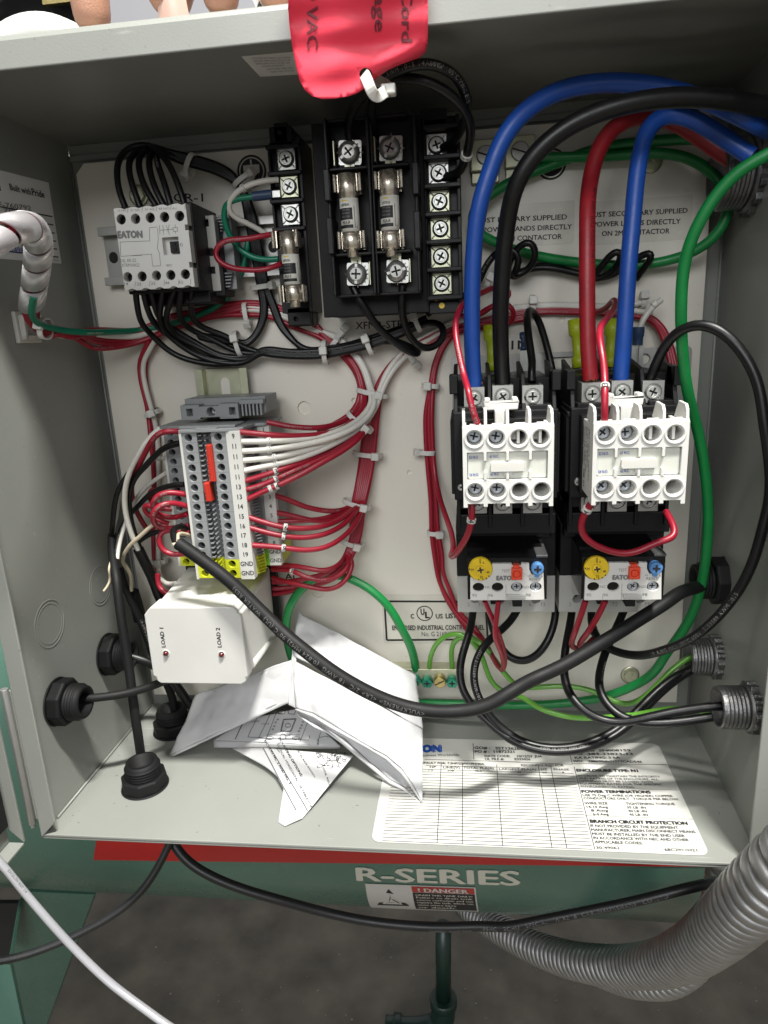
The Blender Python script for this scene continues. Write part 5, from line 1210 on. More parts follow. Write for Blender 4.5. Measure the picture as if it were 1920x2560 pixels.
# ================================================================== heavy power cables
wire('power_cable', 'heavy blue power cable landing on the left pole of the left contactor', 'cable',
  ['G',(204,275,82),(200,200,82),'F',(127,860,84),(124,720,86),(124,560,88),(128,360,90),(142,150,92),(163,0,94),'C',(12,790,94),(45,660,94),(115,520,94),(240,395,92),(400,300,90),(590,257,88),(800,250,86),(1000,272,84),(1200,325,84),(1400,400,92),(1560,480,98),(1659,530,84)], 4.3, W_BLU, HP)
wire('power_cable', 'heavy black power cable landing on the middle pole of the left contactor', 'cable',
  ['G',(372,270,82),(366,180,83),'F',(277,850,86),(272,700,90),(272,550,94),(283,350,98),(297,180,101),(322,20,104),'C',(140,900,108),(225,730,110),(400,555,112),(620,435,114),(860,368,114),(1100,337,112),(1350,345,108),(1560,380,104),(1800,440,96)], 4.3, W_BLK, HP)
wire('power_cable', 'heavy red power cable landing on the left pole of the right contactor', 'cable',
  ['G',(892,235,82),(882,150,82),'F',(733,860,82),(724,700,80),(721,400,78),(722,150,74),(722,0,70),'C',(598,880,64),(635,680,60),(720,520,56),(840,450,54),(960,440,52),(1080,465,52),(1190,525,52),(1310,620,54),(1450,720,56),(1540,760,56)], 4.3, W_REDB, HP,
  prints=[('F',712,330,'90°C 600V (UL) C(UL) VW-1',2.0,True,INK,-.7)])
wire('power_cable', 'heavy blue power cable landing on the middle pole of the right contactor', 'cable',
  ['G',(1070,255,82),(1072,180,82),'F',(898,880,84),(910,740,86),(922,560,86),(932,380,86),(950,180,84),(966,10,82),'C',(872,860,80),(905,640,78),(945,500,74),(1010,425,72),(1110,415,72),(1230,470,74),(1370,560,76),(1480,640,78),(1560,690,80)], 4.3, W_BLU, HP)
# strands peeping out at the lugs
for (v, x, y, lb) in (('G',215,275,'bare copper strands under the heavy blue cable on the left contactor'),('G',362,268,'bare copper strands under the heavy black cable'),('G',892,238,'bare copper strands under the heavy red cable')):
    c = U(*vp(v,x,y), 82); b = MB().use(COPPER)
    for k in range(14):
        o_ = Vector((rs.uniform(-3.4,3.4), rs.uniform(-2.5,2.5), 0)); b.tube([c+o_+Vector((0,0,2.5)), c+o_*.85+Vector((rs.uniform(-.6,.6),0,-1)), c+o_*.7+Vector((0,0,-4))], .42, 5)
    obj('copper_strands', b, None, lb, 'strands', kind='stuff', fix=False)
# ================================================================== green earth wires
wire('ground_wire', 'long dull green ground wire coiled behind the heavy cables in the upper right', 'wire',
  ['C',(1540,640,56),(1400,600,40),(1250,585,30),(1050,592,26),(900,605,24),(740,625,22),(600,652,22),(450,715,22),(300,770,22),(130,840,24),(0,925,26),'F',(105,60,28),(95,130,28),(125,170,28),(200,200,26),(300,245,24),(430,285,22),(600,315,20),(800,335,20),(1000,340,22),(1150,315,26),(1300,265,32),(1400,190,36),(1455,110,38),(1460,40,38),'C',(1440,960,38),(1390,850,36),(1300,755,32),(1180,690,28),(1020,665,25),(820,680,24),(600,692,24),(450,695,24),(330,700,24),(230,690,24)], 2.9, W_GRN)
wire('ground_wire', 'long bright green ground wire running down the right side to the ground bar', 'wire',
  ['C',(1720,650,120),(1600,690,118),(1500,745,116),(1390,850,112),(1290,1000,110),(1225,1120,108),'F',(1228,280,104),(1211,430,102),(1207,600,98),(1212,750,94),(1228,900,90),(1240,1000,88),'G',(1515,480,80),(1560,700,76),(1585,900,72),(1590,1040,70),'H',(1588,200,68),(1570,400,64),(1525,600,60),(1440,780,56),(1320,930,52),'M',(1000,190,48),(900,255,44),(740,325,40),(560,362,36),(380,380,34),(200,387,32),(50,388,30),'L',(1150,855,28),(960,850,24),(780,840,22),(500,800,22),(150,690,22),'R8',(420,1150,26),(365,980,30),(340,800,34),(348,640,36),(395,500,38),(480,370,38),(600,250,36),(760,165,34),(930,145,34),(1080,210,36),(1230,270,38),(1370,370,40),(1500,490,40),(1620,640,40),'L',(815,300,40),(880,400,36),(925,520,30),(938,610,22),(940,660,20)], 2.9, W_GRN)
wire('ground_wire', 'light green ground wire arching out of the ground bar to the lowest right fitting', 'wire',
  ['L',(1028,660,20),(1032,600,24),(1045,510,28),(1095,420,32),(1170,372,34),(1250,370,36),(1330,420,38),(1400,530,40),(1425,620,42),(1465,715,44),(1540,775,46),(1640,800,48),'M',(225,348,56),(290,400,62),(390,435,66),(500,460,70),(620,462,74),(760,455,78),(900,440,82),(1050,410,88),(1200,410,94),(1380,440,100),(1560,470,106)], 1.75, W_LGRN)
wire('ground_wire', 'light green ground wire arching out of the ground bar to the upper small fitting', 'wire',
  ['L',(1192,660,20),(1190,580,24),(1183,500,28),(1200,425,32),(1260,385,36),(1340,400,40),(1430,475,44),(1500,570,46),(1560,660,48),(1640,735,48),'M',(205,282,44),(300,280,42),(400,272,42),(520,278,44),(620,300,46),(700,340,50),(790,382,54),(870,375,56),(960,310,56),(1050,215,54),(1130,140,52),(1220,90,50),(1300,70,50)], 1.75, W_LGRN)
# ================================================================== black motor leads
mk = dict(r=2.55, m=W_BLK, group='black motor leads below the overload relays')
wire('motor_lead', 'black lead from the left of the left overload relay, making the long front loop', 'wire',
  ['H',(198,640,40),(194,690,44),(178,790,54),(140,880,62),(112,980,68),(112,1080,74),(160,1190,80),'M',(40,520,86),(130,600,92),(260,650,96),(400,668,98),(540,655,96),(680,610,92),(800,535,86),(900,440,78),(980,350,72),(1070,265,66),(1160,200,62),(1260,150,58),(1340,110,56)], prints=[('M',300,650,'AWM 18 AWG 600V VW-1',1.6,False,INKW,.6)], **mk)
wire('motor_lead', 'black lettered lead from the middle of the left overload relay running inside the long loop', 'wire',
  ['H',(470,630,40),(440,700,44),(370,770,54),(280,830,62),(220,910,68),(192,1010,74),(195,1110,80),(235,1200,84),'M',(80,530,88),(190,605,92),(320,640,94),(450,645,94),(590,615,92),(720,560,88),(830,480,82),(920,380,76),(1010,290,70),(1110,215,64),(1200,165,58),(1340,130,54)], prints=[('H',232,890,'(UL) E153589 AWM 1015',1.9,False,INKW,.1)], **mk)
wire('motor_lead', 'black lead from the right of the left overload relay bowed back under it', 'wire',
  ['H',(688,600,36),(690,680,40),(672,770,46),(620,880,50),(550,955,50),(480,975,48),(400,945,46),(350,880,42),(320,800,38),(300,740,34),(296,680,30)], **mk)
wire('motor_lead', 'black lead from the left of the right overload relay dropping to the lowest fitting', 'wire',
  ['H',(785,630,40),(778,700,46),(758,800,60),(735,920,72),(730,1040,80),(745,1150,86),'M',(449,260,92),(490,350,96),(580,440,100),(700,492,102),(800,500,104),(900,470,106),(1020,440,106),(1160,415,106),(1300,395,108),(1440,385,110),(1580,380,110)], **mk)
wire('motor_lead', 'black lettered lead from the middle of the right overload relay, dropping right', 'wire',
  ['H',(1095,640,40),(1060,730,48),(1005,840,60),(955,960,72),(935,1080,82),'M',(648,290,90),(665,350,94),(710,410,98),(790,470,102),(900,495,106),(1040,495,108),(1180,480,108),(1320,455,108),(1450,435,110),(1580,425,110)], prints=[('H',962,960,'(UL) 12 AWG',1.6,True,INKW,.8)], **mk)
wire('motor_lead', 'long black lettered lead looping out past the right edge', 'wire',
  ['G',(1240,245,84),(1262,180,86),'F',(1065,900,88),(1095,800,92),(1150,700,98),(1225,640,104),(1310,620,108),(1400,655,112),(1490,735,116),(1570,850,120),(1625,970,122),'P',(1905,1030,124),(1925,1150,126),(1925,1270,126),'R3',(1290,400,126),(1235,700,126),(1130,1000,124),(1000,1240,122),(810,1480,118),(600,1680,112),(400,1800,104),(200,1880,96),(0,1935,90),'H',(1180,928,80),(1060,915,74),(960,870,66),(900,790,56),(888,700,46),(900,630,40)], prints=[('R3',1000,1220,'E153589 AWM 1015',2.1,True,INKD,0),('R3',600,1690,'10 AWG (UL) 105°C 600V',2.1,True,INKD,.1)], **mk)
wire('jumper_lead', 'short black lead looping down from the right pole of the left contactor behind it', 'wire',
  ['G',(545,250,80),(542,160,76),'F',(440,860,72),(425,760,66),(412,660,58),(412,590,46),(425,568,36),(455,590,30),(490,680,28),(520,790,28),(545,900,30),(555,1000,32),(560,1100,34)], 2.2, W_BLK)
# thick sheathed cable
wire('sheathed_cable', 'thick black lettered cable slanting across the enclosure to the right gland', 'cable',
  ['R3',(760,1130,49),(640,1165,56),(500,1195,66),(300,1260,80),'H',(1360,605,88),(1250,660,90),(1100,760,94),(900,880,100),(700,1000,106),(500,1080,112),'M',(200,275,118),(60,345,122),'L',(1480,865,122),(1300,905,124),(1100,915,124),(900,890,124),(700,820,124),(500,720,124),(300,590,122),(100,430,118),'R8',(350,900,116),(200,720,112),(0,540,108),'I',(1060,1600,106),(900,1480,104),(780,1390,100),(680,1322,98)], 3.85, W_SHEATH,
  prints=[('L',1010,912,'<VULKPRENE> <LR> 2/C  18 AWG  (0.824 MM2) 90°C (UL)  WATER RES)',2.6,False,INKD,.5)])
for lb, sp, r, m in (('short white conductor fanning out of the cut end of the thick sheathed cable', ['R7',(1400,1430,98),(1388,1380,92),(1410,1345,86),(1480,1350,78),(1545,1370,74)], 1.2, W_CRM),
   ('short black conductor curling out of the cut end of the thick sheathed cable', ['R7',(1370,1450,98),(1330,1390,94),(1320,1310,90),(1370,1265,84),(1460,1265,76),(1540,1280,72)], 1.9, W_BLK),
   ('cream cut conductor stub poking out of the thick sheathed cable end', ['R7',(1400,1470,98),(1372,1430,99),(1345,1500,100),(1330,1480,101)], 1.0, W_CRM)):
    wire('conductor', lb, 'wire', sp, r, m)
# gland cables at the left
wire('sheathed_cable', 'black cable hanging straight from the terminals into the front floor gland', 'cable',
  ['R7',(620,1360,44),(618,1480,50),(622,1640,60),(650,1800,68),'K',(500,120,72),(508,240,76),(530,400,80),(556,560,82),(580,720,84),(596,860,88),(615,1000,90),(634,1120,90),(650,1240,89),(660,1310,90)], 3.0, W_SHEATH)
wire('sheathed_cable', 'black cable running right from the front gland of the left wall behind the white relay', 'cable',
  ['K',(230,872,107),(330,868,105),(450,858,102),(570,838,96),(700,800,86),(820,750,72),(950,700,56),(1050,680,46)], 2.7, W_BLKS if 'W_BLKS' in globals() else W_SHEATH)
wire('sheathed_cable', 'black cable from the rear gland of the left wall bending down behind the white relay', 'cable',
  ['K',(520,605,45),(600,622,44),(700,650,42),(780,700,40),(850,780,36),(900,860,34),(960,930,34)], 3.4, W_BLK)
wire('sheathed_cable', 'black cable standing in the rear floor gland partly hidden by folded paper', 'cable',
  ['K',(845,1000,30),(850,930,30),(835,860,30),(800,770,30),(740,680,28),(700,560,28)], 3.0, W_SHEATH)
wire('sheathed_cable', 'black sheath with stripped end descending behind the wires left of the white relay', 'cable',
  ['R7',(930,1530,50),(985,1640,48),(1030,1740,46),(1090,1850,44),(1150,1960,40),'K',(740,270,36),(800,330,32)], 3.6, W_BLK)
wire('sheathed_cable', 'thin black lettered cable beside the hanging cable behind the white relay edge', 'cable',
  ['K',(520,100,40),(545,200,38),(590,300,36),(640,400,34),(680,500,32),(720,620,30),(780,740,30)], 2.6, W_SHEATH, prints=[('K',590,420,'18 AWG (UL)',1.9,False,INKW,.3)])
wire('sheathed_cable', 'stub of wide black jacket with cream conductors left of the relay', 'cable',
  ['R7',(860,2040,32),(880,2130,30),'K',(620,300,28),(640,400,26)], 4.6, W_SHEATH)

# ================================================================== relay wires (black)
top = [ [(745,405,58),(712,330,57),(694,230,54),(700,120,48),(760,45,42),(850,25,38)],
        [(833,402,58),(795,300,57),(765,200,53),(766,110,48),(815,60,42),(880,40,38)],
        [(930,398,58),(868,300,57),(828,200,53),(820,110,48),(850,65,42),(905,50,38)],
        [(975,395,58),(920,290,57),(888,190,53),(880,110,48),(895,70,42),(930,60,38)],
        [(1012,392,58),(985,290,57),(950,190,53),(925,110,48),(925,75,42),(960,68,38)],
        [(1095,385,58),(1062,280,57),(1020,180,54),(970,95,49),(905,45,44),(880,30,38)] ]
for k, p in enumerate(top):
    o = (k-2.5)*9
    lb = ['leftmost black wire','second black wire from the left','third black wire from the left','fourth black wire from the left','fifth black wire from the left','rightmost black wire'][k] + ' rising from the top of the white relay'
    wire('relay_wire', lb, 'wire', ['D']+p+[(1000,85+o*.6,34),(1120,120+o,30),(1280,165+o,28),(1390,225+o*.9,26),(1450+o*.5,320,25),(1490+o,480,24),(1520+o,640,22),(1548+o,800,21),(1565+o,950,20),'E',(170+o*1.2,1200,20),(190+o*1.3,1340,20),(165+o,1470,20),(100+o*.6,1570,21),(20,1640+o*.8,22),'Z',(505,738+o*.35,24),(470,742+o*.5,28),(425+k*3,730+o*.4,34)] if k < 3 else
         ['D']+p+[(1000,85+o*.6,34),(1120,120+o,30),(1280,165+o,28),(1390,225+o*.9,26),(1450+o*.5,320,25),(1490+o,480,24),(1520+o,640,22),(1548+o,800,21),(1565+o,950,20),'E',(185+o*1.2,1200,20),(215+o*1.3,1340,20),(262+o,1470,20),(350+o*.6,1570,21),(450,1640+o*.8,22),'J',(620,190+o,23),(740,170+o,25),(870,130+o,27),(1000,90+o,28),(1150,40+o,28),(1290,-20+o,26)],
         1.85, W_BLK, BC, prints=[('D',955,170,'600V FT1',1.4,False,INKW,.2)] if k == 4 else ([('D',1530,640,'105C 600V AWM 14 AWG (2.08mm2)',1.5,False,INKW,.5)] if k in (1,3) else ()))
bot = [ [(800,870,58),(810,960,54),(830,1070,48),(870,1190,40)], [(843,870,58),(862,960,54),(900,1070,46),(945,1190,38)], [(885,868,58),(910,960,54),(945,1060,46),(1000,1170,38)],
        [(965,866,58),(955,960,54),(945,1060,48),(975,1180,40)], [(1040,864,58),(1010,960,54),(980,1060,48),(1000,1170,40)], [(1075,862,58),(1062,960,54),(1070,1070,46),(1110,1170,38)], [(1140,850,54),(1128,960,48),(1150,1080,40),(1200,1170,34)] ]
zt_ = [ [(332,705),(370,762),(435,784),(520,783)], [(366,700),(400,748),(450,775),(525,778)], [(395,700),(430,744),(475,768),(530,771)], [(375,720),(412,760),(460,780),(530,784)],
        [(388,714),(428,750),(480,772),(535,777)], [(432,702),(462,734),(500,756),(540,765)], [(470,700),(490,726),(520,748),(550,758)] ]
for k, p in enumerate(bot):
    o = (k-3)*5.5
    lb = ['first','second','third','fourth','fifth','sixth','rightmost'][k] + (' black wire from the left below the white relay' if k < 6 else ' black wire below the white relay')
    if k == 0: lb = 'leftmost black wire hanging below the white relay'
    wire('relay_wire', lb, 'wire', ['D']+p+['Z']+[(x, y, 32-2*i) for i, (x, y) in enumerate(zt_[k])]+['J',(160,215+o,27),(330,235+o,27),(560,232+o*1.2,27),(720,205+o,28),(870,170+o,29),(1000,128+o,30),(1140,72+o,30),(1280,10+o,28)], 1.85, W_BLK, BC,
      prints=[('J',60,222,'A009 6E21/0E22/6101/1101 MMV UO MMHL SMS-28 UO',1.6,False,INKW,-.55)] if k == 0 else ([('J',320,150,'1101/1015',1.5,False,INKW,.6)] if k == 6 else ()))
# transformer leads
wire('transformer_lead', 'black lead from the left lower terminal of the transformer crossing the black bundle', 'wire',
  ['E',(778,1200,68),(800,1260,70),(860,1350,68),(940,1470,62),(1040,1570,56),(1140,1640,52),'J',(1170,228,50),(1238,240,48),(1225,212,40),(1140,170,34),(1040,140,30),(900,160,28)], 2.1, W_BLK)
wire('transformer_lead', 'black lead from the right lower terminal of the transformer curling into a loop', 'wire',
  ['E',(1125,1200,68),(1112,1290,68),(1125,1420,62),(1165,1540,56),(1230,1625,52),(1310,1645,48),(1390,1590,44),(1422,1510,40),(1380,1460,36),(1300,1452,32),(1220,1490,30),(1120,1530,30),(1000,1580,28)], 2.1, W_BLK)
b = MB().use(COPPER); c = U(*vp('E',1138,1192), 69); b.tube([c, c+Vector((2,0,3))], 1.0, 8); obj('copper_end', b, None, 'bare copper wire end at the right lower transformer terminal', 'wire end')
wire('transformer_lead', 'black lead arching from the left upper transformer terminal through the red tag tie', 'wire',
  ['B',(655,850,70),(640,760,74),(650,680,82),(700,600,92),(780,520,102),(880,440,112),(1000,390,118),(1120,372,118),(1230,410,114),(1310,490,106),(1350,600,98),(1340,700,88),(1300,790,78),(1250,860,68),(1190,880,62)], 2.3, W_BLK, prints=[('B',890,440,'AWM 1015 14AWG',1.9,False,INKW,.2),('B',1130,378,'600V 105°C VW-1 E15',1.9,False,INKW,.2)])
wire('transformer_lead', 'black lead with white number sleeve arching from the right upper transformer terminal', 'wire',
  ['B',(800,800,68),(790,740,74),(775,650,82),(790,560,92),(840,500,102),(930,465,110),(1050,465,114),(1170,505,112),(1280,590,106),(1350,680,98),(1372,780,90),(1355,870,82),(1335,950,74),(1290,1040,66),(1200,1050,62)], 2.3, W_BLK, marks=[('B',1340,915,'11',True)])
# black loops behind the heavy cables
wire('control_wire', 'thin black wire looped twice beside the heavy black cable on the white panel', 'wire',
  ['E',(1290,1400,28),(1390,1330,26),'F',(85,500,26),(150,450,26),(190,350,28),(250,270,32),(330,240,36),(375,290,36),(370,350,34),(320,395,30),(400,380,30),(450,320,34),(460,250,38),(430,205,40),(385,215,38),(330,290,34),(300,370,30),(340,410,24),(420,350,20),(520,338,20),(640,372,20),(760,408,20),(850,395,22),(940,330,26),(1010,280,30),(1070,262,34),(1060,300,32),(1010,360,26),(975,410,22)], 2.0, W_BLK, prints=[('F',182,360,'AWM 1015',1.4,True,INKW,.2)])
wire('control_wire', 'thin black wire rising in a fold between the heavy red and blue cables', 'wire',
  ['F',(340,385,24),(450,350,22),(560,355,22),(690,385,22),(765,395,24),(800,330,28),(860,265,32),(900,245,34),(905,290,32),(870,360,26),(820,400,22),(770,415,20),(680,400,18)], 2.0, W_BLK)

# ================================================================== small wires left of the fuse holder
wire('control_wire', 'white wire with sleeve marked 11 curling from the small fuse holder', 'wire',
  ['D',(1650,236,44),(1580,240,46),(1470,268,48),(1400,310,46),(1352,370,44),(1352,420,42),(1400,465,38),(1480,500,34),(1550,540,30),(1610,580,28)], 1.65, W_WHT, WC, marks=[('D',1450,275,'11',False)])
wire('control_wire', 'red wire with sleeve marked 1 looping left of the small fuse holder', 'wire',
  ['D',(1650,552,46),(1570,566,44),(1450,588,44),(1350,592,44),(1290,622,44),(1268,670,44),(1300,725,44),(1370,758,44),(1460,770,44),(1560,770,42),(1659,742,42),'E',(230,1068,42),(290,1046,44)], 1.65, W_RED, RC, marks=[('D',1452,770,'1',False)], prints=[('D',1430,592,'600V AWM 1015',1.2,False,INKW,.2)])
o = wire('control_wire', 'teal green wire ending in a blue crimp sleeve at the small fuse holder', 'wire',
  ['D',(1600,322,44),(1520,335,44),(1420,345,44),(1350,360,44),(1318,410,42),(1330,490,40),(1365,580,36),(1420,650,34),(1500,700,34),(1580,712,34),(1650,705,34)], 1.75, W_GRNC)
b = MB().use(VINB); p0 = U(*vp('D',1500,335), 44); p1 = U(*vp('D',1612,322), 44); b.tube([p0, p0.lerp(p1,.5), p1], 2.7, 14); b.use(ZINC).box(p1.x, p1.x+5, -44.5, -43, p1.z-2, p1.z+2); obj('crimp_sleeve', b, o, bevel=.3, fix=False)
wire('control_wire', 'teal green wire running from behind the black bundle down to the left anchor', 'wire',
  ['D',(1470,600,22),(1455,700,22),(1430,790,22),(1390,880,22),(1320,960,22),(1220,1020,22),(1100,1065,22),(950,1105,22),(820,1128,24),(680,1135,40),(520,1140,60),(380,1130,74),(290,1110,84),(215,1085,94),(182,1040,100),(192,980,106),(200,930,110)], 1.9, W_GRNC, prints=[('D',600,1140,'14AWG AWM',1.3,False,W_CRM,.3)])

# ================================================================== spiral wrapped loom and its anchor
LOOM = ['P',(-70,640,196),(-20,600,190),(15,578,182),'D',(110,520,172),(165,510,162),(212,545,150),(228,620,138),(222,720,124),(210,820,112),(196,920,102),(182,1010,94),(172,1075,88)]
lp = smooth_path(pth(LOOM), 1.5)
t = thing('spiral_wrap', lp[-1], 'milky spiral wrap bent over a bundle of coloured wires at the left edge', 'cable wrap')
b = MB().use(SPIRAL); fr = frames(lp); acc = [0]
for i in range(1, len(lp)): acc.append(acc[-1]+(lp[i]-lp[i-1]).length)
SPR, PW, GAP = 6.0, 21.0, 2.6
import bisect as _b
def loom_pt(s, th, r):
    i = max(0, min(len(lp)-2, _b.bisect_right(acc, s)-1)); u = (s-acc[i])/(acc[i+1]-acc[i]); p = lp[i].lerp(lp[i+1], u); a_ = fr[i][2].lerp(fr[i+1][2], u); b_ = fr[i][3].lerp(fr[i+1][3], u)
    return p + (a_*math.cos(th)+b_*math.sin(th))*r
turns = acc[-1]/PW; NS = int(turns*28); vs = []
cross = [(GAP/2, 0), (GAP/2+.1, .8), (PW/2, 1.0), (PW-GAP/2-.1, .8), (PW-GAP/2, 0)]
for i in range(NS+1):
    th = 2*math.pi*i/28; s0 = PW*i/28 - PW
    for (ds, h) in cross: s_ = max(0, min(acc[-1]-.01, s0+ds)); vs.append(loom_pt(s_, th, SPR+h*.5))
    for (ds, h) in cross[::-1]: s_ = max(0, min(acc[-1]-.01, s0+ds)); vs.append(loom_pt(s_, th, SPR+h*.5-.75))
m_ = 10
b.add(vs, [(i*m_+j, i*m_+(j+1)%m_, (i+1)*m_+(j+1)%m_, (i+1)*m_+j) for i in range(NS) for j in range(m_)], True); obj('helix', b, t, fix=False)
LCOL = [(W_GRNC,'green'),(W_RED,'red'),(W_RED,'red'),(W_RED,'red'),(W_RED,'red'),(W_WHT,'white')]
# ---- long wires: anchor -> along the panel -> trunk
def offp(pts, o):
    return [p if isinstance(p, str) else (p[0], p[1]+o, *p[2:]) for p in pts]
def long_left(k):     # shared left part for five wires coming out of the loom
    o = (k-2)*13; u = (k-2)
    inner = []
    q_ = lp[::6]
    for i, p in enumerate(q_):
        fi = fr[min(i*6, len(fr)-1)]; a = k*1.2566; inner.append(p + (fi[2]*math.cos(a)+fi[3]*math.sin(a))*3.4)
    return inner + ['R1',(400,60+o*1.0,84),(520,110+o*1.3,78),(700,165+o*(1.2 if k%2 else -.6),68),(880,140+o*(-1.2 if k%2 else 1.4),56),(1060,150+o*(.9 if k%2 else 1.8),44),(1250,150+o*1.6,32),(1450,150+o*1.6,24)]
D2 = lambda k: ['D',(980,1085+(k-2)*16,20),(1180,1040+(k-2)*14,19),(1350,1002+(k-2)*13,18),(1520,990+(k-2)*13,18),'E',(60,1350+(k-2)*18,18),(240,1375+(k-2)*18,18),(400,1440+(k-2)*20,18),(520,1500+(k-2)*20,18)]
trunkU = lambda x: ['J',(620+x*.2,110-x*.9,18),(700+x*.4,165-x*.8,18),(790+x*.6,255-x*.6,20),(850+x*.8,350-x*.3,22),(880+x,470,24)]
wl = [
 ('red wire with sleeve marked 9 leading from terminal 9', W_RED, -30, ['J',(868,580,30),(800,680,40),(720,745,48),(600,785,58),(400,803,68),(200,795,76),(60,780,78),(0,774,78)], [('J',208,794,'9')]),
 ('red wire from the top rear terminal 1', W_RED, -44, ['J',(845,590,26),(780,660,32),(690,712,40),(560,745,50),(400,742,56),(280,725,58),(190,705,58)], [('J',410,742,'1')]),
 ('white wire with double sleeve 11, uppermost of the white row', W_WHT, 10, ['J',(915,560,30),(860,650,36),(770,725,46),(640,780,56),(450,820,66),(220,837,76),(80,840,78),(8,840,78)], [('J',205,838,'11')]),
 ('white wire with double sleeve 11, second of the white row', W_WHT, 26, ['J',(935,575,34),(885,670,40),(790,745,50),(650,810,60),(450,860,68),(220,893,76),(80,905,78),(12,907,78)], [('J',220,893,'11')]),
]
for k, (lb, m, x, tail, mk_) in enumerate(wl):
    wire('control_wire', lb, 'wire', long_left(k)+D2(k)+trunkU(x)+tail, 1.75, m, RC if m is W_RED else WC, marks=[(v, xx, yy, s, False) for v, xx, yy, s in mk_],
      prints=[('J',500,745,'AWM 1015 OR MTW',1.2,False,INKW,0)] if k == 1 else ([('J',400,35,'MOISTURE RES 600V',1.3,False,INKW,.1)] if k == 0 else ()))
wire('control_wire', 'red lettered wire dropping from the left anchor in the lowest sag', 'wire', long_left(4)[:-3]+['R1',(780,250,60),(950,290,48),(1150,290,36),(1350,255,26),(1500,210,22),'D',(1000,1130,20),(1250,1050,19),(1450,1035,18),(1600,1040,18),'E',(200,1420,18),(380,1490,18),(560,1560,18),'J',(700,240,18),(780,330,19),(830,450,22),(820,560,24),(760,650,28),(650,720,34),(540,770,42)], 1.7, W_RED, RC, prints=[('R1',960,290,'600V AWM 1015',1.3,False,INKW,.2)])
for k, (o5, nm) in enumerate(((-26,'red wire crossing over the others near the left anchor'),(22,'red wire in the middle of the twisted bunch from the left anchor'),(44,'second lowest red wire sagging from the left anchor'))):
    wire('control_wire', nm, 'wire', long_left(5+k)[:-5]+['R1',(560,110+o5*.8,78),(760,165-o5*.7,66),(950,150+o5*1.4,50),(1150,180+o5*1.6,36),(1400,160+o5*1.3,24),'D',(1000,1090+o5*.3,20),(1250,1030+o5*.3,19),(1500,985+o5*.3,18),'E',(200,1365+o5*.4,18),(400,1430+o5*.4,17),(560,1530+o5*.3,17),'J',(720,190+o5*.4,17),(815,300+o5*.3,18),(858+k*10,420,20),(868+k*14,560,21),(862+k*18,720,21),(845+k*18,900,21),(818+k*18,1100,24),(780+k*16,1300,28),(770+k*14,1450,28)], 1.65, W_RED, RC)
# whites and reds going right
rightrun = lambda o, d0=18: ['J',(1480,20+o,d0),'F',(100,625+o*.6,d0),(250,585+o*.6,d0),(400,558+o*.6,d0),(560,550+o*.6,d0),(720,556+o*.6,d0),(860,560+o*.6,d0)]
wire('control_wire', 'white wire with double sleeve 11, third of the white row, turning right above', 'wire',
  ['J',(15,972,78),(120,962,77),(250,950,75),(400,915,68),(560,870,60),(700,800,50),(820,725,40),(900,640,32),(945,550,27),(975,450,24),(1020,350,21),(1100,245,19),(1210,150,18),(1340,80,18)]+rightrun(-14)+['F',(960,545,20),(1010,530,22)], 1.75, W_WHT, WC, marks=[('J',230,950,'11',False)])
wire('control_wire', 'white wire with double sleeve 11, lowest of the white row, turning right above', 'wire',
  ['J',(30,1042,78),(120,1022,77),(240,1000,75),(400,960,68),(560,900,60),(700,830,52),(830,745,42),(915,650,34),(960,550,28),(995,455,25),(1050,355,22),(1140,255,20),(1260,160,19),(1380,95,18)]+rightrun(0)+['F',(960,575,20),(1060,585,20)], 1.75, W_WHT, WC, marks=[('J',240,1000,'11',False)])
TL_ = [('red wire with double sleeve directly below the white row', (40,1112,78), [(130,1085,77),(235,1050,76),(360,1010,70),(520,950,60),(660,880,50),(790,790,40)], -20, ('J',230,1050,'13')),
       ('lettered red wire with double sleeve, second below the white row', (45,1172,78), [(140,1145,77),(240,1103,76),(380,1040,70),(540,970,62),(690,890,54),(820,790,44)], -4, ('J',236,1103,'13')),
       ('red wire with double sleeve just below the two marked 13', (52,1240,78), [(140,1195,77),(245,1150,76),(400,1080,72),(560,990,66),(700,910,58),(830,810,48)], 10, ('J',243,1150,'14'))]
for k, (lb, st_, mid, x, mk_) in enumerate(TL_):
    wire('control_wire', lb, 'wire', ['J',st_]+mid+[(880+x*.5,700,34),(920+x*.5,600,28),(960+x*.4,490,24),(1010+x*.4,380,21),(1090+x*.4,270,19),(1190,190+x,18),(1320,120+x,18)]+rightrun(24+k*14)+['F',(960,585+k*8,18),(1060,610+k*8,20),(1125-k*12,680,24),(1160-k*12,770,28),(1185-k*14,880,32)], 1.7, W_RED, RC,
      marks=[(*mk_, False)], prints=[('J',60,1170,'105C 600V',1.3,False,INKW,0),('J',290,1085,'OR AWM 105C 600V',1.3,False,INKW,0)] if k == 1 else ([('F',480,600,'1000V MOISTURE',1.5,False,INKW,.2)] if k == 2 else ()))
trk = lambda j: [(795+j*13,1265,28),(822+j*15,1100,24),(850+j*15,920,22),(880+j*13,720,21),(915+j*10,560,21),(960+j*8,430,20),(1030+j*8,320,19),(1130+j*6,225,18),(1250,165+j*5,18),(1390,95+j*6,18)]
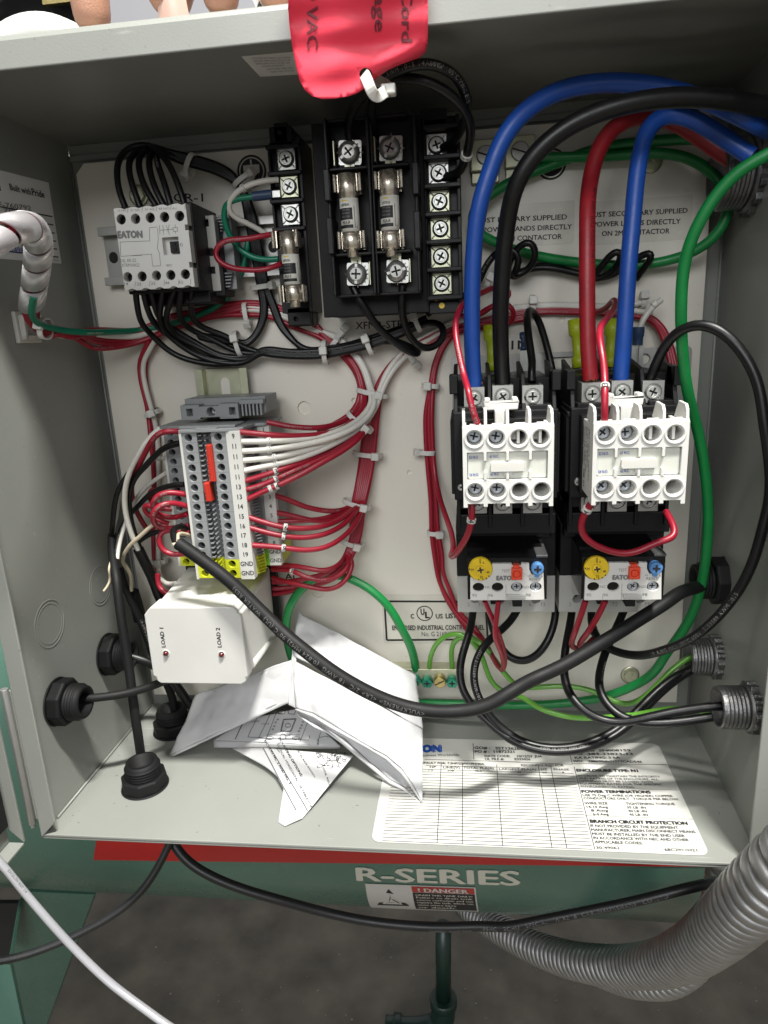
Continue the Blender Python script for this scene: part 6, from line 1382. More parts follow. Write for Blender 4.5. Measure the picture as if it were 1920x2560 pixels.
FAN = [('uppermost red wire with a single sleeve, from the right rear terminals', [(245,1212,56),(330,1240,54),(430,1285,52),(520,1308,49),(620,1322,44),(710,1312,36)], 0, ('J',512,1306,'4')),
       ('second red wire from the right rear terminals, single sleeve marked 6', [(255,1332,56),(350,1350,54),(480,1383,52),(570,1392,48),(670,1370,42),(750,1315,34)], 1, ('J',492,1386,'6')),
       ('red wire mostly hidden under the one with sleeve marked 6', [(265,1392,54),(370,1388,53),(470,1385,50),(570,1375,46),(690,1335,38),(755,1295,32)], 2, ('J',465,1392,'7')),
       ('red wire with double sleeve, upper of the three bright ones under number 15', [(62,1365,78),(170,1400,77),(300,1433,76),(430,1442,72),(560,1430,66),(680,1385,54),(770,1320,40)], 3, ('J',300,1436,'16')),
       ('red wire with double sleeve, middle of the three bright ones fanning right', [(68,1436,78),(170,1465,77),(290,1492,76),(430,1505,72),(570,1485,66),(700,1425,54),(790,1335,40)], 4, ('J',290,1492,'17')),
       ('red wire with double sleeve, lowest of the three bright ones fanning right', [(80,1557,78),(180,1563,77),(290,1573,76),(440,1592,72),(580,1575,66),(700,1510,56),(790,1420,44),(835,1330,34)], 5, ('J',290,1573,'19'))]
for lb, pts, j, mk_ in FAN:
    wire('control_wire', lb, 'wire', ['J']+pts+trk(j)+rightrun(30+j*7, 17)[:4], 1.7, W_RED, RC, marks=[(*mk_, False)], prints=[('J',560,1318,'AWM 1015 TEW',1.2,False,INKW,.1)] if j == 0 else ())
ALT = [('uppermost red wire leaving the alternating relay', [(185,55,40),(320,62,44),(440,68,48),(600,95,50),(760,125,50),(880,105,48),(960,50,44)], 0, 'J', ('R8',458,78,'9')),
       ('second red lettered wire leaving the alternating relay', [(188,110,40),(330,112,44),(440,130,48),(560,190,50),(720,228,50),(880,220,48),(1010,140,44),(1080,40,40)], 1, 'J', ('R8',440,138,'3')),
       ('lowest red wire sagging in front below the alternating relay bundle', [(195,205,38),(300,240,42),(430,268,46),(600,305,48),(780,340,48),(900,330,46),(1010,260,42),(1085,140,40),(1120,20,38)], 2, 'J', ('R8',345,265,'2')),
       ('red wire crossing upwards behind the others right of the alternating relay', [(195,255,34),(330,252,36),(480,235,38),(640,200,38),(780,165,38),(880,110,38),(990,20,36)], 3, 'J', None),
       ('dull lettered red wire low beside the alternating relay', [(200,330,32),(330,322,34),(480,300,36),(640,260,36),(800,210,36),(930,140,36),(1030,30,34)], 4, 'J', ('R8',540,310,'4')),
       ('lowest dull red wire rising from behind the alternating relay base', [(205,392,30),(340,375,32),(500,330,34),(660,290,34),(830,250,34),(960,170,34),(1060,50,32)], 5, 'J', ('R8',600,335,'7'))]
for lb, pts, j, _, mk_ in ALT:
    wire('control_wire', lb, 'wire', ['R8']+pts+['J',(728+j*9,1630,32),(765+j*10,1540,30),(785+j*11,1420,28)]+trk(j*.9+.3)[:5]+[(915+j*9,540,20),(940+j*9,480,19)], 1.7, W_RED, RC, marks=[(*mk_, False)] if mk_ else (), prints=[('R8',540,185,'OR AWM   1 AIM',1.4,False,INKW,.1)] if j == 1 else ([('R8',240,330,'105C 600V OR TW',1.2,False,INKW,0)] if j == 4 else ()))
# right hand vertical bundle
V1 = lambda o: ['F',(400,600+o,18),(200,640+o,18),'J',(1480,80+o,18),(1390+o,190,18),(1335+o,330,19),(1320+o,440,20)]
wire('control_wire', 'left strand of the red twisted pair under the left overload relay', 'wire',
  V1(0)+[(1283,640,20),(1285,850,20),(1300,1050,20),(1318,1250,20),(1325,1480,20),(1345,1640,20),'L',(1100,10,20),(1160,130,20),(1240,260,22),(1340,390,24),'H',(215,760,28),(270,850,36),(310,930,46),(345,990,58),(372,1000,70),(385,960,80),(380,900,84),(360,830,88),(338,770,92),(310,700,94),(285,650,96),(265,598,98)], 1.5, W_RED, RC, marks=[('H',297,710,'1',True)])
wire('control_wire', 'right strand of the red twisted pair under the left overload relay', 'wire',
  V1(10)+[(1305,640,21),(1310,850,21),(1335,1050,21),(1355,1250,21),(1372,1480,21),(1400,1640,21),'H',(15,420,22),(60,540,22),(110,660,22),(190,740,24),(260,830,30),(300,900,42),(330,960,56),(360,1005,66),(378,985,80),(362,900,90),(330,830,94),(325,780,96),(335,700,97),(346,598,98)], 1.5, W_RED, RC, marks=[('H',330,768,'3',True)])
wire('control_wire', 'bright red wire with sleeve marked 40 hooked up to the left auxiliary block', 'wire',
  V1(16)+[(1325,640,22),(1330,850,22),(1345,1050,24),(1380,1230,34),(1430,1380,50),(1465,1490,70),(1472,1600,92),'H',(62,330,98),(75,338,104),(105,305,110),(150,235,116),(178,170,120),(190,90,122),(188,20,122),'G',(188,940,120)], 1.7, W_RED, RC, marks=[('H',182,132,'40',True)])
wire('control_wire', 'red wire at the back of the right loom between the other strands', 'wire',
  V1(6)+[(1296,640,17),(1298,850,17),(1318,1050,17),(1340,1250,17),(1350,1480,17),(1372,1640,17),'H',(-5,470,17),(40,590,18),(110,700,18),(180,800,20),(240,880,22)], 1.5, W_RED, RC)
wire('control_wire', 'bright red wire with sleeve marked 3 dropping in front of the heavy blue cable', 'wire',
  ['F',(120,640,40),(165,590,46),(230,550,50),(300,520,50),(325,480,46),(300,450,44),(240,455,46),(170,485,60),(100,520,76),(58,570,90),(38,640,98),(42,720,104),(62,820,110),(85,920,116),'G',(168,300,127),(188,400,129),(210,470,129),(232,520,127)], 1.55, W_RED, RC, marks=[('G',165,275,'3',True)], prints=[('F',52,760,'1019AWMC600V',1.5,True,INKW,0),('G',185,380,'OR MTW',1.5,True,INKW,0)])
wire('control_wire', 'red wire looping behind the heavy blue and black cables of the left contactor', 'wire',
  ['F',(60,600,22),(160,600,26),(230,550,32),(290,530,38),(335,560,38),(345,610,34),(310,650,30),(220,645,24),(120,650,22),(0,700,20)], 1.5, W_RED, RC)
wire('control_wire', 'bright red wire with stacked sleeves between the heavy red and blue cables', 'wire',
  ['F',(760,590,24),(820,560,34),(855,520,46),(872,535,60),(852,580,76),(815,625,92),(788,665,102),(788,740,112),(805,830,118),(812,920,122),'G',(977,330,129),(975,420,130),(976,495,128)], 1.7, W_RED, RC, marks=[('G',972,272,'31',True)])
wire('control_wire', 'bright red wire sagging across the top of the right overload relay', 'wire',
  ['G',(905,955,122),'H',(880,40,120),(850,90,118),(826,150,116),(832,200,114),(880,250,113),(950,285,112),(1030,312,112),(1110,325,112),(1190,300,112),(1260,260,112),(1300,242,112),(1360,236,112),(1400,222,112),(1400,190,110),(1380,140,106),(1350,90,100),(1338,70,96)], 1.8, W_RED, RC, marks=[('H',862,45,'40',True)])
o_ = None
for (v, a, c, lb, par) in (('H',(868,20),(872,60),None,None),): pass
wire('control_wire', 'left of two red wires leaving the bottom of the right overload relay', 'wire', ['H',(862,598,98),(842,660,97),(815,740,94),(790,810,90),(778,850,84),(800,878,74),(850,868,64),(900,840,56)], 1.7, W_RED, RC, marks=[('H',785,826,'1',True)])
wire('control_wire', 'right of two red wires leaving the bottom of the right overload relay', 'wire', ['H',(978,598,98),(950,660,97),(905,740,94),(860,805,90),(830,845,84),(840,880,72),(880,850,62),(930,800,54)], 1.7, W_RED, RC, marks=[('H',848,820,'3',True)])
# crimp sleeves standing behind the contactors
for (v, x0, y0, x1, y1, w_, m, lb, tip) in (('F',218,650,232,890,8,YGRN,'yellow crimp sleeve left of the heavy black cable',1),('F',662,620,685,870,9,YGRN,'wide yellow crimp sleeve left of the heavy red cable',1),('F',856,620,838,870,9,YGRN,'yellow crimp sleeve between the heavy red and blue cables',1),('F',388,690,392,780,4,VINB,'small blue crimp sleeve beside the black jumper lead',0)):
    p0 = U(*vp(v,x0,y0), 34); p1 = U(*vp(v,x1,y1), 38); t = thing('crimp_terminal', p1, lb, 'crimp terminal'); b = MB().use(m); w2 = w_/2
    L_ = (p0-p1).length
    b.tube([p0, p0.lerp(p1,.3), p0.lerp(p1,.36), p0.lerp(p1,.75), p0.lerp(p1,.8), p1], lambda u: w2*(1.05 if u < .35 else (.72 if u < .75 else 1.0)), 12); obj('sleeve', b, t)
    if not tip: b = MB().use(ZINC); b.box(p1.x-2, p1.x+2, -p1.y*-1-.6, p1.y+.6, p1.z-12, p1.z); obj('blade', b, t)
o = wire('control_wire', 'short white wire with a kink rising from a dark crimp sleeve beside the black loop', 'wire', ['F',(1105,518,34),(1078,540,36),(1045,565,38),(1020,600,38),(998,640,38),(988,680,38)], 1.75, W_WHT, WC)
b = MB().use(VINB); p0 = U(*vp('F',988,658), 38); p1 = U(*vp('F',982,752), 38); b.tube([p0, p0.lerp(p1,.5), p0.lerp(p1,.55), p1], lambda u: 3.4 if u < .5 else 3.0, 14); b.use(ZINC); b.box(p1.x-3.2, p1.x-.6, -39, -37, p1.z-16, p1.z); b.box(p1.x+.8, p1.x+3.4, -39, -37, p1.z-16, p1.z); obj('crimp_sleeve', b, o, fix=False)
b = MB().use(W_WHT); p = U(*vp('F',1060,550), 37); b.lathe([(2.1,0),(2.3,.6),(2.1,1.4),(2.3,2.2),(2.0,3.2)], 12, p, (.7,0,.6)); obj('knot', b, o)

# ================================================================== left side jumble next to the terminals
wire('control_wire', 'dark red wire running down the left edge of the panel', 'wire', ['Z',(322,735,22),'I',(412,80,18),(418,180,18),(440,280,18),(462,360,18),(475,450,18),(490,600,20),(505,750,20),(512,900,20),(510,1050,20),(508,1250,20),(512,1400,22),(525,1540,26),(560,1640,30)], 1.7, W_RED, RC)
wire('control_wire', 'white wire running down the left edge of the panel beside the red one', 'wire', ['Z',(335,735,22),'I',(436,80,20),(440,180,20),(462,280,20),(488,370,20),(515,470,20),(535,600,18),(540,800,18),(540,1000,18),(538,1250,20),(540,1380,24),(540,1500,30),(565,1575,38),(610,1605,46),(660,1600,52)], 1.65, W_WHT, WC)
wire('control_wire', 'second dark red wire beside the white one at the left edge of the panel', 'wire', ['Z',(345,735,20),'I',(468,0,17),(455,60,17),(450,140,16),(460,260,16),(480,360,16),(500,500,17),(522,700,17),(528,900,17),(525,1200,18),(528,1480,20),(555,1620,26)], 1.5, W_RED, RC)
wire('control_wire', 'red lettered wire curving from front terminal 9 down the left side', 'wire', ['R7',(1430,140,72),(1360,128,74),(1250,133,76),(1160,165,74),(1080,260,70),(1000,410,64),(925,560,58),(865,690,52),(848,830,46),(868,970,40),(920,1110,36),(1000,1250,32),(1060,1330,28)], 1.7, W_RED, RC, prints=[('R7',1240,135,'A009  MTW',1.4,False,INKW,0)])
wire('control_wire', 'grey white wire bowing far left from the rear terminals into the black sheath', 'wire', ['R7',(1190,95,56),(1110,150,58),(1030,250,60),(950,380,62),(860,530,62),(800,680,62),(768,850,60),(768,1020,58),(795,1190,56),(845,1350,54),(900,1480,52),(940,1560,50)], 1.75, W_WHT, WC)
wire('control_wire', 'black wire bowing from the front terminals into the same black sheath', 'wire', ['R7',(1420,275,72),(1330,285,72),(1220,335,70),(1110,440,66),(1000,560,62),(900,660,58),(835,790,55),(812,950,54),(828,1120,53),(862,1290,52),(905,1420,51),(950,1530,49)], 1.9, W_BLK, BC)
wire('control_wire', 'black wire arcing at the far left into the hanging sheathed cable', 'wire', ['R7',(880,540,54),(800,650,56),(725,760,57),(672,880,57),(645,1020,56),(632,1150,54),(618,1280,50),(612,1400,46)], 1.7, W_BLK, BC)
wire('control_wire', 'thin white conductor beside the far left black arc', 'wire', ['R7',(905,520,50),(810,650,52),(745,780,52),(700,920,52),(680,1050,50),(660,1180,48),(632,1290,46),(625,1390,46)], 1.3, W_WHT, WC)
wire('control_wire', 'black wire of the inner left pair entering the hanging cable', 'wire', ['R7',(840,1110,44),(780,1180,44),(720,1300,46),(690,1400,50),(665,1520,54),(655,1640,58)], 1.6, W_BLK, BC)
wire('control_wire', 'white conductor of the inner left pair entering the hanging cable', 'wire', ['R7',(850,1030,42),(800,1140,44),(755,1290,48),(715,1420,52),(690,1540,56),(680,1650,60)], 1.3, W_WHT, WC)
wire('control_wire', 'grey wire from rear terminal slanting down left', 'wire', ['R7',(1250,630,56),(1160,690,54),(1060,760,50),(960,860,46),(900,945,42),(860,1020,40)], 1.4, W_WHT, WC)
wire('control_wire', 'short white wire entering the upper rear terminals', 'wire', ['R7',(1240,455,52),(1150,455,46),(1060,480,40),(980,520,36),(900,530,34)], 1.4, W_WHT, WC)
wire('control_wire', 'black wire slanting from the middle terminals to the lower left', 'wire', ['R7',(1470,765,72),(1380,765,72),(1280,785,70),(1180,815,66),(1080,870,60),(990,950,54),(900,1050,48),(830,1115,44)], 1.7, W_BLK, BC)
wire('jumper_wire', 'upper red lettered loop of wire between two left terminals', 'wire', ['R7',(1500,885,76),(1420,870,78),(1320,855,80),(1220,860,82),(1140,900,82),(1100,970,82),(1095,1040,80),(1140,1110,76),(1220,1150,72),(1330,1160,72),(1430,1140,74),(1510,1110,76)], 1.7, W_RED, RC, prints=[('R7',1250,862,'TEW 105C OR',1.4,False,INKW,.1)])
wire('jumper_wire', 'lower red lettered loop of wire between two left terminals', 'wire', ['R7',(1530,1030,76),(1450,1005,78),(1340,980,82),(1230,985,86),(1140,1030,88),(1095,1110,88),(1095,1190,86),(1140,1260,82),(1210,1290,78),(1300,1290,76),(1400,1270,74),(1530,1250,74)], 1.7, W_RED, RC, prints=[('R7',1260,985,'TEW MM OR',1.4,False,INKW,.1),('R7',1100,1200,'1015 TEW',1.4,False,INKW,.1)])
wire('jumper_wire', 'inner red loop tucked behind the two lettered loops', 'wire', ['R7',(1330,1060,56),(1220,1055,58),(1120,1040,60),(1060,1010,60),(1010,1000,60),(985,1050,58),(1020,1110,56),(1100,1150,56),(1200,1200,56),(1290,1230,54)], 1.7, W_RED, RC)
wire('jumper_wire', 'dark red loop highest behind the others at the left terminals', 'wire', ['R7',(1330,850,54),(1230,870,52),(1150,850,52),(1090,800,50),(1060,850,50),(1050,930,50),(1090,990,52),(1180,1010,54),(1290,1010,54)], 1.5, W_RED, RC)
wire('jumper_wire', 'bottom red loop of wire beside the cut end of the thick cable', 'wire', ['R7',(1540,1330,74),(1420,1320,74),(1310,1300,76),(1220,1310,78),(1170,1370,80),(1165,1450,80),(1200,1530,80),(1270,1585,80),(1360,1598,80),(1450,1590,78),(1520,1580,76)], 1.7, W_RED, RC)
wire('control_wire', 'cream wire reaching from the rear terminals down to the knockout', 'wire', ['R7',(1310,1190,52),(1220,1185,54),(1130,1215,54),(1040,1290,54),(950,1380,54),(860,1450,54),(800,1520,52),(755,1600,50),(740,1680,46),(790,1750,42),(840,1830,40),(850,1920,38),(845,2020,36)], 1.35, W_CRM)
wire('control_wire', 'black and grey wire beside the cream one', 'wire', ['R7',(1290,1310,50),(1180,1315,50),(1090,1340,50),(1000,1390,50),(920,1450,50),(870,1490,50)], 1.7, W_SHEATH)
wire('control_wire', 'bare cream wire end resting against the round knockout', 'wire', ['R7',(610,1650,62),(590,1720,66),(575,1770,70),(600,1900,66),(560,1980,70),(515,2030,72)], .8, W_CRM)
# bright red stub by the relay
wire('control_wire', 'bright red wire disappearing behind the white relay at its left', 'wire', ['K',(745,130,48),(740,190,48),(760,230,50),(800,250,52),(860,260,50)], 1.8, W_RED, RC)

# ================================================================== anchor and ties
t = thing('adhesive_anchor', UX(60,850,LX), 'square white adhesive cable anchor on the left wall', 'cable anchor')
c4 = [UX(*vp('D',62,1016), LX), UX(*vp('R1',390,150), LX+.2), UX(*vp('R1',392,235), LX+.2), UX(*vp('R1',170,270), LX)]
y0_, y1_ = min(p.y for p in c4), max(p.y for p in c4); zc0, zc1 = c4[2].z, c4[0].z
b = MB().use(NYLON); b.box(LX, LX+2.5, y0_, y1_, zc0, zc1); b.box(LX+2.5, LX+6, y0_+2, y0_+4, zc0+2, zc1-2); b.box(LX+2.5, LX+6, y1_-4, y1_-2, zc0+2, zc1-2); b.box(LX+2.5, LX+6, y0_+2, y1_-2, zc0+2, zc0+4); obj('base', b, t, bevel=.6)
tie('cable tie on the wire bundle at the left wall anchor', 'R1', 470, 90, 84, -10, 5, 5, head=.2, bw=3.2)
T_ = [('tie on the black bundle behind the relay wires, upper left','D',1130,150,30,-28,6,5,-.9),('tie at the bend of the black bundle beside the round sticker','D',1445,240,26,-60,6,5,.9),
 ('tie on the vertical black bundle left of the small fuse holder','E',150,1212,20,-85,6,4,.95),('tie on red and white wires left of the small fuse holder','D',1462,1030,19,5,6,3.5,-.8),
 ('tie where the black bundle turns below the relay','Z',515,742,26,10,7,5,.3),('tie on the black bundle at its left crossing over the panel','J',590,225,28,2,6.5,5,.1),
 ('tie on the black bundle in its rising middle part','J',888,165,29,18,6.5,5,.3),('tie on the black bundle just below the transformer','E',1215,1440,30,22,6.5,5,.2),
 ('tie on the red and white wires crossing behind the black bundle','J',700,95,19,-45,5.5,3,.6),('tie low on the red and white wires behind the black bundle','J',650,165,19,-45,5,3,-.8),
 ('tie where the red and white looms meet, topmost on the main loom','J',915,505,24,75,9.5,4.5,-.35),('tie on the loom just above the white sleeves','J',830,705,36,48,9,6,-.4),
 ('tie on the middle of the vertical red loom','J',880,928,23,82,9,4.5,-.45),('tie on the red loom above the fanning wires','J',810,1270,28,72,9,5,-.4),
 ('tie on the red loom near the alternating relay wires','J',775,1540,30,72,7,5,-.4),('tie on red and white wires under the black loop','J',1185,262,19,40,5,3,-.8),
 ('upper tie of the right red loom','J',1318,455,21,85,4.8,3.5,.2),('middle tie of the right red loom, with its lock to the left','J',1290,915,21,86,4.8,3.5,.99),
 ('lower tie of the right red loom','J',1350,1470,21,86,4.5,3.5,-.4),('tie on the wires passing behind the heavy black cable','F',438,545,20,0,5,4,.3),
 ('tie on the red and white wires at the left panel edge, upper','I',500,425,20,-72,4.5,3.5,.2),('tie on the red and white wires at the left panel edge, lower','R7',1180,1670,24,-88,4.8,3.8,.1),
 ('tie lying behind the white crimped wire','F',1010,520,20,0,4,3,.4),('tie beside the heavy blue cable over thin black wires','F',215,415,28,-30,3.6,3.2,.2)]
for lb, v, x, y, d, ang, ra, rb, hd in T_: tie(lb, v, x, y, d, ang, ra, rb, hd)
# ================================================================== red tag hanging over the front lip
tag_t = thing('paper_tag', U(*vp('B',700,560),152), 'bright red paper tag with rounded end hanging over the top lip', 'tag')
def tagp(x, y):          # picture position on the sheet -> place; the sheet leans out at the top and its right edge curls back
    d = 152.5
    if y < 260: d += (260-max(y,-60))*.018
    s = (x-820)*.5 + (y-380)*.9      # past this line the corner rolls back
    k = 0
    if x > 760:
        e = (y - (470 - (x-800)*.58))
        if e > -60: k = (e+60)
    d -= k*.05 + (k*.02)**2
    d += 1.2*math.sin(x*.011+y*.006) + .5*math.sin(y*.03+x*.004)
    return U(*vp('B', x, y), d)
ol = [(276,-540),(1106,-540),(1112,-60),(1114,120),(1112,230),(1100,300),(1060,340),(960,375),(880,410),(820,450),(770,500),(700,550),(640,572),(560,585),(490,588),(430,572),(385,535),(355,480),(335,400),(318,320),(302,220),(290,120),(283,-60)]
from mathutils.geometry import delaunay_2d_cdt
def inside(p, poly):
    c = False; j = len(poly)-1
    for i in range(len(poly)):
        if (poly[i][1] > p[1]) != (poly[j][1] > p[1]) and p[0] < (poly[j][0]-poly[i][0])*(p[1]-poly[i][1])/(poly[j][1]-poly[i][1])+poly[i][0]: c = not c
        j = i
    return c
def tess(ol, step, holes=()):
    """triangulates an outline with inner points so it can bend"""
    P = [Vector(p) for p in dens(ol, step)]; n0 = len(P); E_ = [(i, (i+1) % n0) for i in range(n0)]
    for h in holes: a = len(P); P += [Vector(p) for p in h]; E_ += [(a+i, a+(i+1) % len(h)) for i in range(len(h))]
    x0, x1 = min(p[0] for p in ol), max(p[0] for p in ol); y0, y1 = min(p[1] for p in ol), max(p[1] for p in ol)
    y = y0+step/2; r_ = 0
    while y < y1:
        x = x0+step/2+(step/2 if r_ % 2 else 0)
        while x < x1:
            if inside((x,y), ol) and not any(inside((x,y), h) for h in holes) and min((Vector((x,y))-q).length for q in P[:n0]) > step*.45: P.append(Vector((x,y)))
            x += step
        y += step*.87; r_ += 1
    V, _, F, *_r = delaunay_2d_cdt(P, E_, [], 0, 1e-5)
    F = [f for f in F if inside((sum(V[i][0] for i in f)/3, sum(V[i][1] for i in f)/3), ol) and not any(inside((sum(V[i][0] for i in f)/3, sum(V[i][1] for i in f)/3), h) for h in holes)]
    return V, F
def dens(ol, step):
    o = []
    for i in range(len(ol)):
        a = Vector(ol[i]); b_ = Vector(ol[(i+1) % len(ol)]); n = max(1, int((b_-a).length/step))
        for k in range(n): o.append(tuple(a.lerp(b_, k/n)))
    return o
V, F = tess(ol, 34, [circ(745, 440, 38, 16)[::-1]])
b = MB().use(TAGR); b.add([tagp(v[0], v[1]) for v in V], F, True); o = obj('tag_sheet', b, tag_t)
so = o.modifiers.new('thick', 'SOLIDIFY'); so.thickness = .0003; so.offset = 1
def tag_text(b, s, x, y0, y1, cap, bold=.0):   # reads downwards, tops of the letters to the right
    vs, fs, W = glyphs(s, bold); b.use(mat('tag_ink', (.16,.02,.03), .6))
    b.add([tagp(x + v[1]/CAPH*cap, y0 + v[0]/W*(y1-y0)) + Vector((0,-.8-v[2],0)) for v in vs], fs)
b = MB(); tag_text(b, '240 VAC', 400, -190, 300, 66, .02); tag_text(b, 'Voltage', 800, -330, 195, 66, .02); tag_text(b, 'Power Cord', 958, -500, 255, 66, .02); obj('lettering', b, tag_t, kind='stuff')
t = thing('cable_tie', U(*vp('B',800,520),150), 'white cable tie through the hole of the red tag, holding it to the black leads', 'cable tie')
pp_ = smooth_path(pth(['B',(735,440,148),(745,455,155),(765,505,157),(790,560,156),(815,572,154),(850,550,150),(880,535,144),(860,500,128),(800,470,122)]), 1)
b = MB().use(NYLON); fr_ = frames(pp_); vs = []
for p, tg_, a_, b_ in fr_:
    f_ = (CAM_POS-p).normalized(); f_ = (f_-tg_*f_.dot(tg_)).normalized(); g_ = f_.cross(tg_)
    for (u_, v_) in ((-2.2,-.5),(2.2,-.5),(2.2,.6),(-2.2,.6)): vs.append(p+g_*u_+f_*v_)
b.add(vs, [(i*4+j, i*4+(j+1)%4, (i+1)*4+(j+1)%4, (i+1)*4+j) for i in range(len(pp_)-1) for j in range(4)] + [(0,1,2,3), tuple(range(len(vs)-4,len(vs)))], False); obj('strap', b, t, bevel=.3)
c = U(*vp('B',880,535),146); b = MB().use(NYLON); b.box(c.x-3, c.x+3, c.y-2.5, c.y+2.5, c.z-2, c.z+2); obj('lock_head', b, t, bevel=.6)

# ================================================================== folded paper instructions on the floor
def S_(v, x, y, z): return UZ(*vp(v, x, y), z)
NZ = __import__('mathutils').noise
def sheet(name, par, c4, nu=24, nv=16, crumple=.6, bow=0.0, m=PAPER, th=.25, freq=.06, layers=1, gap=.5, curl=None, seed=0.0):
    """a paper panel between four corners (left-top, right-top, right-bottom, left-bottom), bowed and slightly crumpled"""
    n = (c4[1]-c4[0]).cross(c4[3]-c4[0]).normalized()
    if n.dot(CAM_POS-c4[0]) < 0: n = -n
    def f(u, v):
        p = c4[0].lerp(c4[1], u).lerp(c4[3].lerp(c4[2], u), v)
        k = bow*math.sin(math.pi*u)*(.4+.6*v)
        q = p*freq + Vector((seed, 0, 0))
        return p + n*(k + crumple*(NZ.noise(q)*1.8+NZ.noise(q*2.7)*.5 + 2.2*(abs(NZ.noise(q*1.3+Vector((9,3,1))))-.2) - 1.2*abs(NZ.noise(q*2.1+Vector((1,8,5))))) + (curl(u, v) if curl else 0))
    b = MB().use(m); b.quadgrid(f, nu, nv); o = obj(name, b, par)
    so = o.modifiers.new('thick', 'SOLIDIFY'); so.thickness = th*.001; so.offset = -1
    return f, n
pa_ = thing('folded_instruction_sheet', S_('R5',400,300,10), 'blank side of a folded paper sheet sloping down to the left on the enclosure floor', 'paper')
c4 = [S_('R5',215,205,31), S_('R5',775,0,68), S_('R5',768,232,42), S_('R5',60,562,1.2)]
sheet('top_leaf', pa_, c4, 36, 24, crumple=.55, bow=1.0)
sheet('under_leaf', pa_, [p+Vector((.6,-.8,-1.6)) for p in c4], crumple=.5, bow=1.0, seed=2)
sheet('folded_edge', pa_, [c4[3]+Vector((0,0,0)), c4[2]+Vector((0,0,0)), c4[2]+Vector((.6,-.9,-1.6)), c4[3]+Vector((.4,-.9,-1.2))], 16, 2, crumple=.1)
# big sheet at the right
pb_ = thing('folded_instruction_sheet', S_('L',500,700,10), 'largest white paper sheet folded like a tent under the thick black cable', 'paper')
r0, r1, r2, r3 = S_('L',122,222,92), S_('L',938,655,44), S_('L',990,1030,23), S_('L',90,520,64)
sheet('rear_leaf', pb_, [r0, r1, r2, r3], 44, 30, crumple=2.0, bow=-1.0, freq=.05)
def lerp_poly(P_, u):
    n = len(P_)-1; k = min(n-1, int(u*n)); t_ = u*n-k; a, b2 = P_[k], P_[k+1]; return tuple(a[i]+(b2[i]-a[i])*t_ for i in range(3))
def ribbon(name, par, top_, bot_, nu, nv, crumple=.8, belly=0.0, seed=0.0, th=.25):
    """a leaf between two edge curves, each a list of (x, y, height) seen in view L"""
    def f(u, v):
        a, b2 = lerp_poly(top_, u), lerp_poly(bot_, u); x, y, z = [a[i]+(b2[i]-a[i])*v for i in range(3)]
        p = S_('L', x, y, z); q = p*.055+Vector((seed,0,0))
        k = crumple*(NZ.noise(q)*1.8+NZ.noise(q*2.7)*.5+2.2*(abs(NZ.noise(q*1.3+Vector((9,3,1))))-.2)-1.2*abs(NZ.noise(q*2.1+Vector((1,8,5)))))
        return p + Vector((.1,-.8,.6))*(k + belly*math.sin(math.pi*v))
    b = MB().use(PAPER); b.quadgrid(f, nu, nv); o = obj(name, b, par); so = o.modifiers.new('thick','SOLIDIFY'); so.thickness = th*.001; so.offset = -1
E1 = [(108,885,38),(230,920,36),(340,985,32),(480,1070,28),(620,1150,24),(740,1215,19),(840,1300,13),(920,1410,7),(985,1538,1.0)]
ribbon('front_leaf', pb_, [(98+111*i, 555+59*i, 62-4.8*i) for i in range(9)], E1, 48, 32, 1.3, 2.5, 4)
ribbon('rolled_hem', pb_, [(x-1, y+2, z-.2) for x, y, z in E1], [(112,905,36),(235,955,34),(345,1025,30),(480,1100,26),(615,1175,22),(735,1250,16.5),(835,1345,10.5),(915,1450,4.5),(975,1541,.4)], 32, 5, .4, 1.6, 7)
E3 = [(120,925,33),(240,1005,29),(330,1040,26),(440,1105,21),(560,1215,14),(680,1320,8),(760,1390,4.5),(860,1440,2),(968,1532,.4)]
ribbon('inner_leaf', pb_, [(x+6, y-6, z-2.5) for x, y, z in E1], [(x, y-14, z-1.5) for x, y, z in E3], 32, 8, .7, -2.5, 9)
ribbon('lower_leaf', pb_, [(x, y-10, z-1.0) for x, y, z in E3], [(118,935,32),(236,1018,28),(328,1060,24),(430,1135,18),(550,1240,11),(672,1342,5),(755,1410,2),(855,1455,.9),(965,1540,.3)], 32, 4, .7, 1.0, 10)
sheet('left_fold', pb_, [S_('L',98,300,80), S_('L',112,560,61), S_('L',112,885,37), S_('L',62,860,42)], 6, 20, crumple=.4, seed=11)
# printed leaf lying nearly flat with a dimension drawing
pc_ = thing('printed_instruction_leaf', S_('R5',700,420,4), 'printed paper leaf with a dimension drawing of a base plate, under the folded sheets', 'paper')
q4 = [S_('R5',505,352,14), S_('R5',830,285,22), S_('R5',1068,512,8), S_('R5',318,474,4)]
fC, nC = sheet('leaf', pc_, q4, 56, 36, crumple=.2, bow=.6, seed=13)
sheet('front_fold', pc_, [q4[3]+Vector((0,-.2,0)), q4[2]+Vector((0,-.2,0)), S_('R5',1065,530,3.5), S_('R5',320,518,.6)], 20, 3, crumple=.25, seed=14)
def inv4(qp, x, y):       # picture point -> (u, v) in a picture quad, by a few Newton steps
    u = v = .5
    for _ in range(12):
        X = lambda u, v: [(qp[0][i]*(1-u)+qp[1][i]*u)*(1-v)+(qp[3][i]*(1-u)+qp[2][i]*u)*v for i in (0,1)]
        p = X(u, v); pu = X(u+1e-4, v); pv = X(u, v+1e-4); a, b_ = (pu[0]-p[0])/1e-4, (pv[0]-p[0])/1e-4; c_, d_ = (pu[1]-p[1])/1e-4, (pv[1]-p[1])/1e-4
        det = a*d_-b_*c_; ex, ey = x-p[0], y-p[1]; u += (ex*d_-b_*ey)/det; v += (a*ey-ex*c_)/det
    return u, v
